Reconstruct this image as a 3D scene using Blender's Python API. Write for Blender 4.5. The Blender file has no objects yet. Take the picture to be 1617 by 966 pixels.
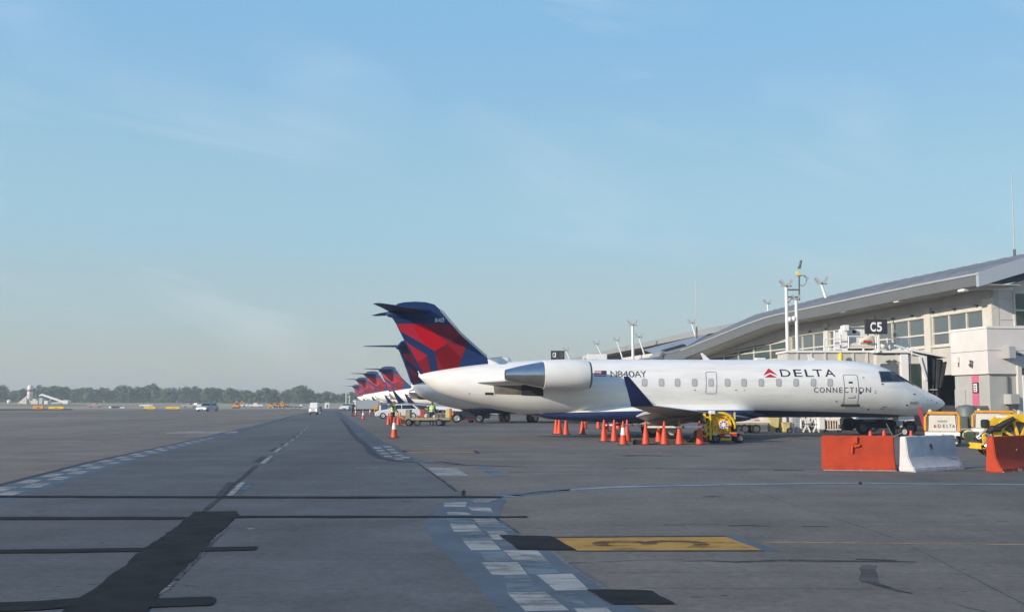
import bpy, bmesh, math, random
import numpy as np
from mathutils import Vector, Matrix
R = math.radians
rnd = random.Random(7)
sc = bpy.context.scene
COL = sc.collection

# ------------------------------------------------------------------ camera
F, HZ, H = 1700.0, 634.0, 1.65          # focal length and horizon row of the 1617 px wide photograph, eye height in metres
PITCH = math.atan((HZ - 483.0) / F)
cam = bpy.data.cameras.new("camera"); cam_o = bpy.data.objects.new("camera", cam); COL.objects.link(cam_o)
cam.sensor_width = 36.0; cam.lens = 36.0 * F / 1617.0
cam.clip_start = 0.1; cam.clip_end = 6000
cam_o.location = (0, 0, H); cam_o.rotation_euler = (R(90) + PITCH, 0, 0)
sc.camera = cam_o

# ------------------------------------------------------------------ light: sky, sun, exposure
HAZE_DENSITY = 0.0006
SUN_EL, SUN_AZ = R(21), R(33)            # sun from the left, a little behind the camera
to_sun = Vector((-math.cos(SUN_EL) * math.cos(SUN_AZ), -math.cos(SUN_EL) * math.sin(SUN_AZ), math.sin(SUN_EL)))
world = bpy.data.worlds.new("World"); sc.world = world; world.use_nodes = True
nt = world.node_tree; N = nt.nodes; L = nt.links
for n in list(N): N.remove(n)
out = N.new("ShaderNodeOutputWorld"); bg = N.new("ShaderNodeBackground"); bg.inputs[1].default_value = 0.15
sky = N.new("ShaderNodeTexSky"); sky.sky_type = 'NISHITA'; sky.sun_disc = False
sky.sun_elevation = SUN_EL
sky.sun_rotation = math.atan2(to_sun.x, to_sun.y)
sky.altitude = 200; sky.air_density = 1.0; sky.dust_density = 0.6; sky.ozone_density = 2.2
# thin cirrus: a little more light along streaks of the sky
tc = N.new("ShaderNodeTexCoord"); sep = N.new("ShaderNodeSeparateXYZ"); L.new(tc.outputs["Generated"], sep.inputs[0])
ab = N.new("ShaderNodeMath"); ab.operation = 'ABSOLUTE'; L.new(sep.outputs[1], ab.inputs[0])
addy = N.new("ShaderNodeMath"); addy.operation = 'ADD'; addy.inputs[1].default_value = 0.25; L.new(ab.outputs[0], addy.inputs[0])
dx = N.new("ShaderNodeMath"); dx.operation = 'DIVIDE'; L.new(sep.outputs[0], dx.inputs[0]); L.new(addy.outputs[0], dx.inputs[1])
dy = N.new("ShaderNodeMath"); dy.operation = 'DIVIDE'; L.new(sep.outputs[2], dy.inputs[0]); L.new(addy.outputs[0], dy.inputs[1])
cmb = N.new("ShaderNodeCombineXYZ"); L.new(dx.outputs[0], cmb.inputs[0]); L.new(dy.outputs[0], cmb.inputs[1])
mp = N.new("ShaderNodeMapping"); mp.vector_type = 'TEXTURE'; mp.inputs["Rotation"].default_value = (0, 0, R(-13)); mp.inputs["Scale"].default_value = (0.55, 0.11, 1)
mp.inputs["Location"].default_value = (0.37, 0.05, 0)
L.new(cmb.outputs[0], mp.inputs[0])
n1 = N.new("ShaderNodeTexNoise"); n1.inputs["Scale"].default_value = 1.5; n1.inputs["Detail"].default_value = 7; n1.inputs["Roughness"].default_value = 0.58; n1.inputs["Distortion"].default_value = 0.7
L.new(mp.outputs[0], n1.inputs["Vector"])
n2 = N.new("ShaderNodeTexNoise"); n2.inputs["Scale"].default_value = 4.5; n2.inputs["Detail"].default_value = 2
L.new(cmb.outputs[0], n2.inputs["Vector"])
mr1 = N.new("ShaderNodeMapRange"); mr1.inputs[1].default_value = 0.48; mr1.inputs[2].default_value = 0.80; L.new(n1.outputs[0], mr1.inputs[0])
mr2 = N.new("ShaderNodeMapRange"); mr2.inputs[1].default_value = 0.42; mr2.inputs[2].default_value = 0.62; L.new(n2.outputs[0], mr2.inputs[0])
mul = N.new("ShaderNodeMath"); mul.operation = 'MULTIPLY'; L.new(mr1.outputs[0], mul.inputs[0]); L.new(mr2.outputs[0], mul.inputs[1])
amt = N.new("ShaderNodeMath"); amt.operation = 'MULTIPLY'; amt.inputs[1].default_value = 0.33; L.new(mul.outputs[0], amt.inputs[0])
mix = N.new("ShaderNodeMix"); mix.data_type = 'RGBA'; mix.inputs["B"].default_value = (4.6, 4.7, 4.9, 1)
L.new(amt.outputs[0], mix.inputs["Factor"]); 
# the even morning haze of the sky: blended with a tone that depends on height above the horizon only
def _lin(c): return [((v / 255 + 0.055) / 1.055) ** 2.4 for v in c]
ramp = N.new("ShaderNodeValToRGB"); ramp.color_ramp.interpolation = 'EASE'
SKY_TONES = [(0.0, (166, 170, 168)), (0.032, (168, 177, 177)), (0.09, (165, 187, 194)), (0.165, (156, 194, 211)), (0.347, (134, 184, 221)), (0.62, (98, 150, 206)), (1.0, (70, 122, 186))]
for i, (pos, c) in enumerate(SKY_TONES):
    e = ramp.color_ramp.elements[i] if i < 2 else ramp.color_ramp.elements.new(pos)
    e.position = pos; e.color = (*[v / 0.2049 / 5 for v in _lin(c)], 1)
L.new(sep.outputs[2], ramp.inputs[0])
rs = N.new("ShaderNodeVectorMath"); rs.operation = 'SCALE'; rs.inputs["Scale"].default_value = 5.0; L.new(ramp.outputs[0], rs.inputs[0])
base = N.new("ShaderNodeMix"); base.data_type = 'RGBA'; base.inputs["Factor"].default_value = 0.88
L.new(sky.outputs[0], base.inputs["A"]); L.new(rs.outputs[0], base.inputs["B"]); L.new(base.outputs["Result"], mix.inputs["A"])
L.new(mix.outputs["Result"], bg.inputs[0]); L.new(bg.outputs[0], out.inputs[0])

sun = bpy.data.lights.new("sun", 'SUN'); sun.energy = 3.75; sun.angle = R(0.5); sun.color = (1.0, 0.885, 0.745)
sun_o = bpy.data.objects.new("sun", sun); COL.objects.link(sun_o)
sun_o.rotation_euler = to_sun.to_track_quat('Z', 'Y').to_euler()
sc.view_settings.view_transform = 'Standard'; sc.view_settings.look = 'None'
sc.view_settings.exposure = 0.52; sc.view_settings.gamma = 1.0

# ------------------------------------------------------------------ helpers
def ray(px, py):
    u, v = (px - 808.5) / F, (483.0 - py) / F
    return Vector((u, math.cos(PITCH) - v * math.sin(PITCH), math.sin(PITCH) + v * math.cos(PITCH)))
def G(px, py, z=0.0):                      # a point of the photograph on the ground
    d = ray(px, py); t = (z - H) / d.z
    return Vector((d.x * t, d.y * t, z))
def at(px, py, Y):                         # a point of the photograph at depth Y
    d = ray(px, py); t = Y / d.y
    return Vector((d.x * t, Y, H + d.z * t))
def depth(py):
    return G(808, py).y
class Frame:                               # an upright plane frame: local x along (c,s), local y along (-s,c)
    def __init__(s, X, Y, ang): s.o = Vector((X, Y, 0)); s.c, s.s, s.ang = math.cos(ang), math.sin(ang), ang
    def on_y(s, px, py, y):                # (x, z) where the sight line meets local y
        d = ray(px, py)
        t = (y - s.s * s.o.x + s.c * s.o.y) / (-s.s * d.x + s.c * d.y)
        return s.c * (t * d.x - s.o.x) + s.s * (t * d.y - s.o.y), H + t * d.z
    def on_x(s, px, py, x):                # (y, z) where the sight line meets local x
        d = ray(px, py)
        t = (x + s.c * s.o.x + s.s * s.o.y) / (s.c * d.x + s.s * d.y)
        return -s.s * (t * d.x - s.o.x) + s.c * (t * d.y - s.o.y), H + t * d.z
    def world(s, x, y, z=0): return Vector((s.o.x + s.c * x - s.s * y, s.o.y + s.s * x + s.c * y, z))

def srgb(r, g, b):
    f = lambda c: (c / 255 / 12.92) if c / 255 <= 0.04045 else ((c / 255 + 0.055) / 1.055) ** 2.4
    return (f(r), f(g), f(b))

def tag(o, label=None, cat=None, group=None, kind=None):
    if label: o["label"] = label
    if cat: o["category"] = cat
    if group: o["group"] = group
    if kind: o["kind"] = kind
    return o
def empty(name, loc=(0, 0, 0), rz=0.0, label=None, cat=None, group=None):
    o = bpy.data.objects.new(name, None); COL.objects.link(o); o.empty_display_size = 0.3
    o.location = loc; o.rotation_euler = (0, 0, rz)
    return tag(o, label, cat, group)
def copy_tree(o, parent=None):
    c = o.copy(); COL.objects.link(c)
    if parent: c.parent = parent
    for ch in list(o.children): copy_tree(ch, c)
    return c

class MB:
    def __init__(s): s.v, s.f, s.m, s.cur = [], [], [], 0
    def add(s, vs, fs):
        o = len(s.v); s.v += [tuple(v) for v in vs]; s.f += [tuple(i + o for i in f) for f in fs]; s.m += [s.cur] * len(fs); return s
    def box(s, c, d, rz=0.0, M=None):
        x, y, z = d[0] / 2, d[1] / 2, d[2] / 2
        vs = [Vector((i * x, j * y, k * z)) for i in (-1, 1) for j in (-1, 1) for k in (-1, 1)]
        T = Matrix.Translation(c) @ (M if M is not None else Matrix.Rotation(rz, 4, 'Z'))
        return s.add([T @ v for v in vs], [(0, 1, 3, 2), (4, 6, 7, 5), (0, 4, 5, 1), (2, 3, 7, 6), (0, 2, 6, 4), (1, 5, 7, 3)])
    def box2(s, a, b):
        return s.box([(a[i] + b[i]) / 2 for i in range(3)], [abs(b[i] - a[i]) for i in range(3)])
    def bar(s, p, q, w, h=None):
        p, q = Vector(p), Vector(q); d = q - p
        M = d.to_track_quat('X', 'Z').to_matrix().to_4x4()
        return s.box((p + q) / 2, (d.length, w, h or w), M=M)
    def tube(s, pts, rs, n=8, caps=True):
        pts = [Vector(p) for p in pts]
        if not isinstance(rs, (list, tuple)): rs = [rs] * len(pts)
        vs, fs = [], []
        for i, p in enumerate(pts):
            d = (pts[min(i + 1, len(pts) - 1)] - pts[max(i - 1, 0)]).normalized()
            up = Vector((0, 0, 1)) if abs(d.z) < 0.95 else Vector((1, 0, 0))
            a = d.cross(up).normalized(); b = a.cross(d)
            for k in range(n):
                t = 2 * math.pi * k / n; vs.append(p + (a * math.cos(t) + b * math.sin(t)) * rs[i])
        for i in range(len(pts) - 1):
            for k in range(n):
                fs.append((i * n + k, i * n + (k + 1) % n, (i + 1) * n + (k + 1) % n, (i + 1) * n + k))
        if caps: fs += [tuple(range(n))[::-1], tuple(range((len(pts) - 1) * n, len(pts) * n))]
        return s.add(vs, fs)
    def lathe(s, prof, n=24, M=None, cap0=True, cap1=True):   # prof: (radius, height) up the local Z axis
        M = M or Matrix.Identity(4); vs, fs = [], []
        for r, z in prof:
            for k in range(n):
                t = 2 * math.pi * k / n; vs.append(M @ Vector((r * math.cos(t), r * math.sin(t), z)))
        for i in range(len(prof) - 1):
            for k in range(n):
                fs.append((i * n + k, i * n + (k + 1) % n, (i + 1) * n + (k + 1) % n, (i + 1) * n + k))
        if cap0: fs.append(tuple(range(n))[::-1])
        if cap1: fs.append(tuple(range((len(prof) - 1) * n, len(prof) * n)))
        return s.add(vs, fs)
    def prism(s, poly, off):
        n = len(poly); off = Vector(off); P = [Vector(p) for p in poly]
        return s.add(P + [p + off for p in P], [tuple(range(n))[::-1], tuple(range(n, 2 * n))] + [(i, (i + 1) % n, n + (i + 1) % n, n + i) for i in range(n)])
    def loft(s, secs, close=True, caps=True):
        n = len(secs[0]); vs = [Vector(p) for q in secs for p in q]; fs = []
        for i in range(len(secs) - 1):
            for k in range(n if close else n - 1):
                fs.append((i * n + k, i * n + (k + 1) % n, (i + 1) * n + (k + 1) % n, (i + 1) * n + k))
        if caps: fs += [tuple(range(n))[::-1], tuple(range((len(secs) - 1) * n, len(secs) * n))]
        return s.add(vs, fs)
    def poly(s, pts): return s.add(pts, [tuple(range(len(pts)))])
    def build(s, name, mats, parent=None, smooth=None, bevel=0.0, loc=None, recalc=True):
        me = bpy.data.meshes.new(name); me.from_pydata(s.v, [], s.f)
        if not isinstance(mats, (list, tuple)): mats = [mats]
        for m in mats: me.materials.append(m)
        me.polygons.foreach_set("material_index", s.m)
        if recalc or bevel:
            bm = bmesh.new(); bm.from_mesh(me)
            bmesh.ops.recalc_face_normals(bm, faces=bm.faces)
            if bevel:
                es = [e for e in bm.edges if len(e.link_faces) == 2 and e.calc_face_angle(0) > R(35)]
                bmesh.ops.bevel(bm, geom=es, offset=bevel, segments=2, affect='EDGES', clamp_overlap=True)
            bm.to_mesh(me); bm.free()
        if smooth is not None or bevel:
            me.polygons.foreach_set("use_smooth", [True] * len(me.polygons)); me.set_sharp_from_angle(angle=R(smooth or 40))
        me.update()
        o = bpy.data.objects.new(name, me); COL.objects.link(o)
        if parent: o.parent = parent
        if loc: o.location = loc
        return o

# ------------------------------------------------------------------ materials
MATS = {}
def mat(name, col, rough=0.5, metal=0.0, var=0.12, scale=2.0, bump=0.0, spec=0.5, emit=None, coat=0.0):
    m = bpy.data.materials.new(name); m.use_nodes = True; t = m.node_tree; b = t.nodes["Principled BSDF"]
    b.inputs["Roughness"].default_value = rough; b.inputs["Metallic"].default_value = metal
    b.inputs["Specular IOR Level"].default_value = spec; b.inputs["Coat Weight"].default_value = coat
    c = t.nodes.new("ShaderNodeTexCoord"); n = t.nodes.new("ShaderNodeTexNoise")
    n.inputs["Scale"].default_value = scale; n.inputs["Detail"].default_value = 6; n.inputs["Roughness"].default_value = 0.62
    t.links.new(c.outputs["Object"], n.inputs["Vector"])
    r = t.nodes.new("ShaderNodeMapRange"); r.inputs[1].default_value = 0.3; r.inputs[2].default_value = 0.7
    r.inputs[3].default_value = 1 - var; r.inputs[4].default_value = 1 + var * 0.5
    t.links.new(n.outputs[0], r.inputs[0])
    mx = t.nodes.new("ShaderNodeMix"); mx.data_type = 'RGBA'; mx.blend_type = 'MULTIPLY'; mx.inputs["Factor"].default_value = 1
    mx.inputs["A"].default_value = (*col, 1); t.links.new(r.outputs[0], mx.inputs["B"])
    t.links.new(mx.outputs["Result"], b.inputs["Base Color"])
    if bump:
        n3 = t.nodes.new("ShaderNodeTexNoise"); n3.inputs["Scale"].default_value = scale * 9; n3.inputs["Detail"].default_value = 4
        t.links.new(c.outputs["Object"], n3.inputs["Vector"])
        bp = t.nodes.new("ShaderNodeBump"); bp.inputs["Strength"].default_value = bump; bp.inputs["Distance"].default_value = 0.02
        t.links.new(n3.outputs[0], bp.inputs["Height"]); t.links.new(bp.outputs[0], b.inputs["Normal"])
    if emit: b.inputs["Emission Color"].default_value = (*emit[:3], 1); b.inputs["Emission Strength"].default_value = emit[3]
    MATS[name] = m; return m

def paint_mat(name, col, wear=0.35, scale=3.0):    # worn road paint: holes where the pavement shows through
    m = mat(name, col, 0.8, var=0.25, scale=1.3, spec=0.2); t = m.node_tree; b = t.nodes["Principled BSDF"]; o = t.nodes["Material Output"]
    c = t.nodes.new("ShaderNodeTexCoord"); n = t.nodes.new("ShaderNodeTexNoise"); n.inputs["Scale"].default_value = scale; n.inputs["Detail"].default_value = 9; n.inputs["Roughness"].default_value = 0.75
    mpn = t.nodes.new("ShaderNodeMapping"); mpn.inputs["Scale"].default_value = (0.6, 2.0, 1)
    t.links.new(c.outputs["Object"], mpn.inputs[0]); t.links.new(mpn.outputs[0], n.inputs["Vector"])
    r = t.nodes.new("ShaderNodeMapRange"); r.inputs[1].default_value = wear - 0.10; r.inputs[2].default_value = wear + 0.10
    t.links.new(n.outputs[0], r.inputs[0])
    tr = t.nodes.new("ShaderNodeBsdfTransparent"); ms = t.nodes.new("ShaderNodeMixShader")
    t.links.new(r.outputs[0], ms.inputs[0]); t.links.new(tr.outputs[0], ms.inputs[1]); t.links.new(b.outputs[0], ms.inputs[2]); t.links.new(ms.outputs[0], o.inputs[0])
    return m

def glass_mat(name, col, rough=0.08):
    m = mat(name, col, rough, var=0.1, scale=0.7, spec=0.8); return m

NAVY = (0.010, 0.021, 0.085); NAVY2 = (0.012, 0.036, 0.120)
M_white = mat("white_paint", (0.74, 0.73, 0.70), 0.38, var=0.06, scale=1.2)
M_cream = mat("cream_metal", (0.60, 0.575, 0.51), 0.5, var=0.12, scale=1.5)
M_beige = mat("beige_wall", (0.53, 0.505, 0.46), 0.75, var=0.17, scale=0.6)
M_pier = mat("pier_wall", (0.64, 0.60, 0.57), 0.75, var=0.13, scale=0.6)
M_grey = mat("grey_wall", (0.40, 0.40, 0.38), 0.7, var=0.12, scale=0.8)
M_dgrey = mat("dark_grey_steel", (0.10, 0.105, 0.11), 0.55, var=0.2)
M_bay = mat("bay_shade_navy", (0.035, 0.045, 0.06), 0.7, var=0.2)  # near-black navy puts the shade inside the bay into its walls
M_silver = mat("fascia_metal", (0.135, 0.142, 0.146), 0.5, metal=0.1, var=0.08, scale=0.8)
M_roof = mat("roof_metal", (0.27, 0.29, 0.33), 0.45, metal=0.25, var=0.25, scale=0.6)
M_galv = mat("galvanised_steel", (0.50, 0.50, 0.48), 0.45, metal=0.4, var=0.12)
M_black = mat("black_rubber", (0.018, 0.018, 0.019), 0.75, var=0.3, scale=6)
M_dark = mat("dark_void", (0.02, 0.022, 0.026), 0.8, var=0.2)
M_orange = mat("cone_orange", (0.68, 0.062, 0.016), 0.55, var=0.15, scale=5)
M_coll = mat("cone_collar_white", (0.78, 0.76, 0.72), 0.5, var=0.15, scale=5)
M_borange = mat("barrier_orange", (0.42, 0.038, 0.006), 0.75, var=0.22, scale=3.0, bump=0.25)
M_bwhite = mat("barrier_white", (0.56, 0.55, 0.55), 0.8, var=0.16, scale=3.0, bump=0.3)
M_conc = mat("bare_concrete", (0.34, 0.30, 0.25), 0.9, var=0.3, scale=6, bump=0.4)
M_yellow = mat("equipment_yellow", (0.82, 0.52, 0.03), 0.45, var=0.22, scale=4)
M_yamber = mat("frame_amber", (0.72, 0.30, 0.02), 0.5, var=0.2, scale=4)
M_pyellow = mat("pale_yellow_plastic", (0.66, 0.55, 0.24), 0.6, var=0.2, scale=3)
M_red = mat("red_paint", (0.50, 0.03, 0.025), 0.5, var=0.2, scale=4)
M_maroon = mat("maroon_paint", (0.11, 0.02, 0.022), 0.5, var=0.2)
M_pink = mat("pink_panel", (0.55, 0.13, 0.22), 0.6, var=0.08)
M_navy = mat("navy_paint", NAVY, 0.32, var=0.1, scale=1.5)
M_wing = mat("wing_grey", (0.30, 0.30, 0.29), 0.42, var=0.12, scale=2.0)
M_chrome = mat("bare_metal", (0.55, 0.56, 0.58), 0.22, metal=0.95, var=0.12, scale=3)
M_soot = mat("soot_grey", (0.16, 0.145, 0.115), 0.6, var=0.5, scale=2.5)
M_glass = glass_mat("cockpit_glass", (0.012, 0.016, 0.024))
M_wind = glass_mat("terminal_glass", (0.098, 0.122, 0.134), 0.10)
M_wgreen = glass_mat("green_glass", (0.030, 0.052, 0.045), 0.12)
M_cabin = mat("cabin_window_blind", (0.47, 0.47, 0.47), 0.35, var=0.1)
M_seam = mat("door_seam", (0.22, 0.22, 0.22), 0.6, var=0.1)
M_text = mat("navy_lettering", (0.022, 0.024, 0.05), 0.4, var=0.05)
M_gtext = mat("grey_lettering", (0.11, 0.11, 0.12), 0.4, var=0.05)
M_wtext = mat("white_lettering", (0.78, 0.78, 0.78), 0.5, var=0.05)
M_logo = mat("logo_red", (0.48, 0.012, 0.03), 0.45, var=0.05)
M_signb = mat("sign_black", (0.030, 0.028, 0.032), 0.5, var=0.15)
M_rust = mat("rust_orange", (0.30, 0.13, 0.02), 0.7, var=0.4, scale=3)
M_blue = mat("blue_panel", (0.03, 0.08, 0.25), 0.5, var=0.15)
M_lblue = mat("light_blue", (0.16, 0.33, 0.62), 0.5, var=0.15)
M_skin = mat("skin", (0.36, 0.19, 0.12), 0.6, var=0.1)
M_cloth = mat("dark_clothing", (0.018, 0.02, 0.03), 0.9, var=0.2, scale=8)
M_vest = mat("hi_vis_vest", (0.42, 0.70, 0.05), 0.7, var=0.15, scale=8)
M_refl = mat("reflective_tape", (0.75, 0.75, 0.70), 0.4, var=0.1)
M_amberl = mat("lit_headlamp", (1, 0.95, 0.85), 0.3, var=0.0, emit=(1.0, 0.86, 0.66, 6.0))
M_lampp = mat("pink_lamp", (0.75, 0.25, 0.22), 0.3, var=0.05)
M_carsil = mat("silver_car_paint", (0.42, 0.46, 0.50), 0.3, metal=0.4, var=0.05)
M_tank = mat("tank_green_grey", (0.12, 0.145, 0.14), 0.5, var=0.25, scale=2)
M_wood = mat("worn_deck", (0.36, 0.31, 0.21), 0.75, var=0.35, scale=5)
M_bark = mat("bark", (0.09, 0.07, 0.05), 0.9, var=0.3)
M_bellow = mat("bellows_fabric", (0.035, 0.037, 0.042), 0.7, var=0.4, scale=4)
M_soffit = mat("soffit_brown", (0.10, 0.075, 0.06), 0.8, var=0.2)
RED = {k: mat("fin_" + k, c, 0.45, var=0.06, spec=0.15) for k, c in {
    "bright": (0.46, 0.003, 0.016), "light": (0.42, 0.016, 0.040), "muted": (0.20, 0.017, 0.034), "dusk": (0.105, 0.014, 0.032), "deep": (0.175, 0.004, 0.010), "medium": (0.25, 0.011, 0.022), "navy": NAVY2}.items()}

# ------------------------------------------------------------------ writing
_gl = {}
def glyph(txt, bold=0.0):
    key = (txt, bold)
    if key not in _gl:
        cu = bpy.data.curves.new("t", 'FONT'); cu.body = txt; cu.resolution_u = 4; cu.offset = bold
        ob = bpy.data.objects.new("t", cu); COL.objects.link(ob)
        dg = bpy.context.evaluated_depsgraph_get(); me = bpy.data.meshes.new_from_object(ob.evaluated_get(dg))
        vs = [(v.co.x, v.co.y) for v in me.vertices]; fs = [tuple(p.vertices) for p in me.polygons]
        bpy.data.objects.remove(ob); bpy.data.curves.remove(cu); bpy.data.meshes.remove(me)
        x0, x1 = min(v[0] for v in vs), max(v[0] for v in vs); y0, y1 = min(v[1] for v in vs), max(v[1] for v in vs)
        _gl[key] = ([((x - x0) / (x1 - x0), (y - y0) / (y1 - y0)) for x, y in vs], fs)
    return _gl[key]
def flat_text(mb, txt, origin, U, V, bold=0.0):    # the word fitted to a parallelogram
    vs, fs = glyph(txt, bold); o, U, V = Vector(origin), Vector(U), Vector(V)
    mb.add([o + U * x + V * y for x, y in vs], fs)
WIDGET = [[(0.5, 1), (1, 0.22), (0.5, 0.52), (0, 0.22)], [(0.5, 0.36), (0.93, 0.0), (0.07, 0.0)]]
# ------------------------------------------------------------------ ground
def ground_mat(name="lane_asphalt", ca=(0.098, 0.103, 0.108), cb=(0.122, 0.122, 0.122)):
    m = bpy.data.materials.new(name); m.use_nodes = True; t = m.node_tree; b = t.nodes["Principled BSDF"]; l = t.links
    tc = t.nodes.new("ShaderNodeTexCoord")
    def noise(sc_, det, rough, scl=(1, 1, 1), rot=0):
        mp = t.nodes.new("ShaderNodeMapping"); mp.inputs["Scale"].default_value = scl; mp.inputs["Rotation"].default_value = (0, 0, rot)
        l.new(tc.outputs["Object"], mp.inputs[0])
        n = t.nodes.new("ShaderNodeTexNoise"); n.inputs["Scale"].default_value = sc_; n.inputs["Detail"].default_value = det; n.inputs["Roughness"].default_value = rough
        l.new(mp.outputs[0], n.inputs["Vector"]); return n.outputs[0]
    def rng(v, a, b_, c, d):
        r = t.nodes.new("ShaderNodeMapRange"); r.inputs[1].default_value = a; r.inputs[2].default_value = b_; r.inputs[3].default_value = c; r.inputs[4].default_value = d
        l.new(v, r.inputs[0]); return r.outputs[0]
    def mult(a, b_):
        x = t.nodes.new("ShaderNodeMath"); x.operation = 'MULTIPLY'; l.new(a, x.inputs[0]); l.new(b_, x.inputs[1]); return x.outputs[0]
    f = rng(noise(0.035, 5, 0.55), 0.3, 0.7, 0.84, 1.12)                            # broad tone
    f = mult(f, rng(noise(0.5, 8, 0.72), 0.3, 0.72, 0.68, 1.22))                    # mottling
    f = mult(f, rng(noise(9.0, 6, 0.75), 0.28, 0.72, 0.70, 1.28))                   # grain
    f = mult(f, rng(noise(60.0, 3, 0.7), 0.25, 0.75, 0.80, 1.20))                   # aggregate
    f = mult(f, rng(noise(0.16, 5, 0.6, (1.0, 0.06, 1), R(-9)), 0.48, 0.70, 1.0, 0.72))   # tyre wear along the lane
    f = mult(f, rng(noise(0.10, 6, 0.7, (0.10, 1.3, 1)), 0.50, 0.72, 1.04, 0.74))     # washed stains across it
    f = mult(f, rng(noise(0.9, 3, 0.6), 0.69, 0.76, 1.0, 0.70))                     # oil drips
    mx = t.nodes.new("ShaderNodeMix"); mx.data_type = 'RGBA'; mx.blend_type = 'MULTIPLY'; mx.inputs["Factor"].default_value = 1
    cr = t.nodes.new("ShaderNodeMix"); cr.data_type = 'RGBA'; cr.inputs["A"].default_value = (*ca, 1); cr.inputs["B"].default_value = (*cb, 1)
    l.new(rng(noise(0.011, 3, 0.5), 0.38, 0.62, 0, 1), cr.inputs["Factor"])
    l.new(cr.outputs["Result"], mx.inputs["A"]); l.new(f, mx.inputs["B"]); l.new(mx.outputs["Result"], b.inputs["Base Color"])
    b.inputs["Roughness"].default_value = 0.82; b.inputs["Specular IOR Level"].default_value = 0.25
    bp = t.nodes.new("ShaderNodeBump"); bp.inputs["Strength"].default_value = 0.25; bp.inputs["Distance"].default_value = 0.01
    l.new(noise(35.0, 5, 0.7), bp.inputs["Height"]); l.new(bp.outputs[0], b.inputs["Normal"])
    return m
GX, GY0, GY1 = 900, -60, 1500
mb = MB(); mb.poly([(-GX, GY0, 0), (GX, GY0, 0), (GX, GY1, 0), (-GX, GY1, 0)])
apron = tag(mb.build("apron_ground", ground_mat()), kind="structure", label="grey worn concrete airport apron with joints and painted lines")

P_white = paint_mat("worn_white_paint", (0.29, 0.30, 0.295), 0.43, 2.2)
P_blue = paint_mat("worn_blue_paint", (0.082, 0.106, 0.136), 0.32, 1.1)
P_lblue = paint_mat("pale_blue_paint", (0.120, 0.155, 0.188), 0.42, 1.6)
P_fblue = paint_mat("faded_blue_paint", (0.10, 0.14, 0.18), 0.50, 1.2)
P_yellow = paint_mat("worn_yellow_paint", (0.37, 0.215, 0.050), 0.38, 1.8)
P_tline = paint_mat("thin_yellow_paint", (0.33, 0.23, 0.10), 0.44, 3.0)
P_pink = paint_mat("faded_pink_paint", (0.22, 0.12, 0.14), 0.50, 1.5)
P_tar = mat("fresh_tar", (0.024, 0.026, 0.029), 0.95, var=0.45, scale=2.2, bump=0.15, spec=0.08)
P_tarw = paint_mat("tar_streak", (0.042, 0.042, 0.044), 0.48, 1.6)
P_stain = paint_mat("faint_stain", (0.085, 0.083, 0.081), 0.45, 1.6)
P_black = paint_mat("black_road_paint", (0.040, 0.042, 0.050), 0.36, 2.0)
P_rim = paint_mat("pale_crumbs", (0.26, 0.25, 0.24), 0.52, 6.0)
LZ = 0.0013
def sheet(name, pts, m, layer):
    mb = MB(); mb.poly([(p[0], p[1], LZ * layer) for p in pts]); return mb.build(name, m, apron)
def px(pts): return [G(*p) for p in pts]
def resample(pts, step, closed):
    out = []; n = len(pts)
    for i in range(n if closed else n - 1):
        a, b = pts[i], pts[(i + 1) % n]; k = max(1, int((b - a).length / step))
        out += [a.lerp(b, j / k) for j in range(k)]
    if not closed: out.append(pts[-1])
    return out
def rough(pts, step, amp):
    r = random.Random(len(pts) * 31 + int(pts[0][0] * 10))
    q, ox, oy = [], 0, 0
    for p in resample(pts, step, True):
        ox = ox * 0.55 + r.uniform(-amp, amp); oy = oy * 0.55 + r.uniform(-amp, amp); q.append(p + Vector((ox, oy, 0)))
    return q
def ribbon(name, center_px, half, m, layer, amp=0.0, step=0.5):
    pts = resample(px(center_px), step, False); r = random.Random(int(center_px[0][0] * 7 + center_px[0][1]))
    lft, rgt, w = [], [], 0
    for i, p in enumerate(pts):
        d = (pts[min(i + 1, len(pts) - 1)] - pts[max(i - 1, 0)]).normalized(); nn = Vector((-d.y, d.x, 0))
        hw = half if not isinstance(half, (list, tuple)) else half[0] + (half[1] - half[0]) * i / max(1, len(pts) - 1)
        w = w * 0.6 + r.uniform(-amp, amp); w2 = r.uniform(-amp, amp)
        lft.append(p + nn * max(0.006, hw + w)); rgt.append(p - nn * max(0.006, hw + w2))
    mb = MB()
    for i in range(len(pts) - 1):
        mb.add([(q.x, q.y, LZ * layer) for q in (lft[i], rgt[i], rgt[i + 1], lft[i + 1])], [(0, 1, 2, 3)])
    return mb.build(name, m, apron)

# the paler, warmer concrete left of the lane, and the stand concrete on the right
M_lconc = ground_mat("left_concrete", (0.172, 0.148, 0.124), (0.232, 0.192, 0.156)); M_rconc = ground_mat("stand_concrete", (0.142, 0.127, 0.113), (0.176, 0.153, 0.133))
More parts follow.
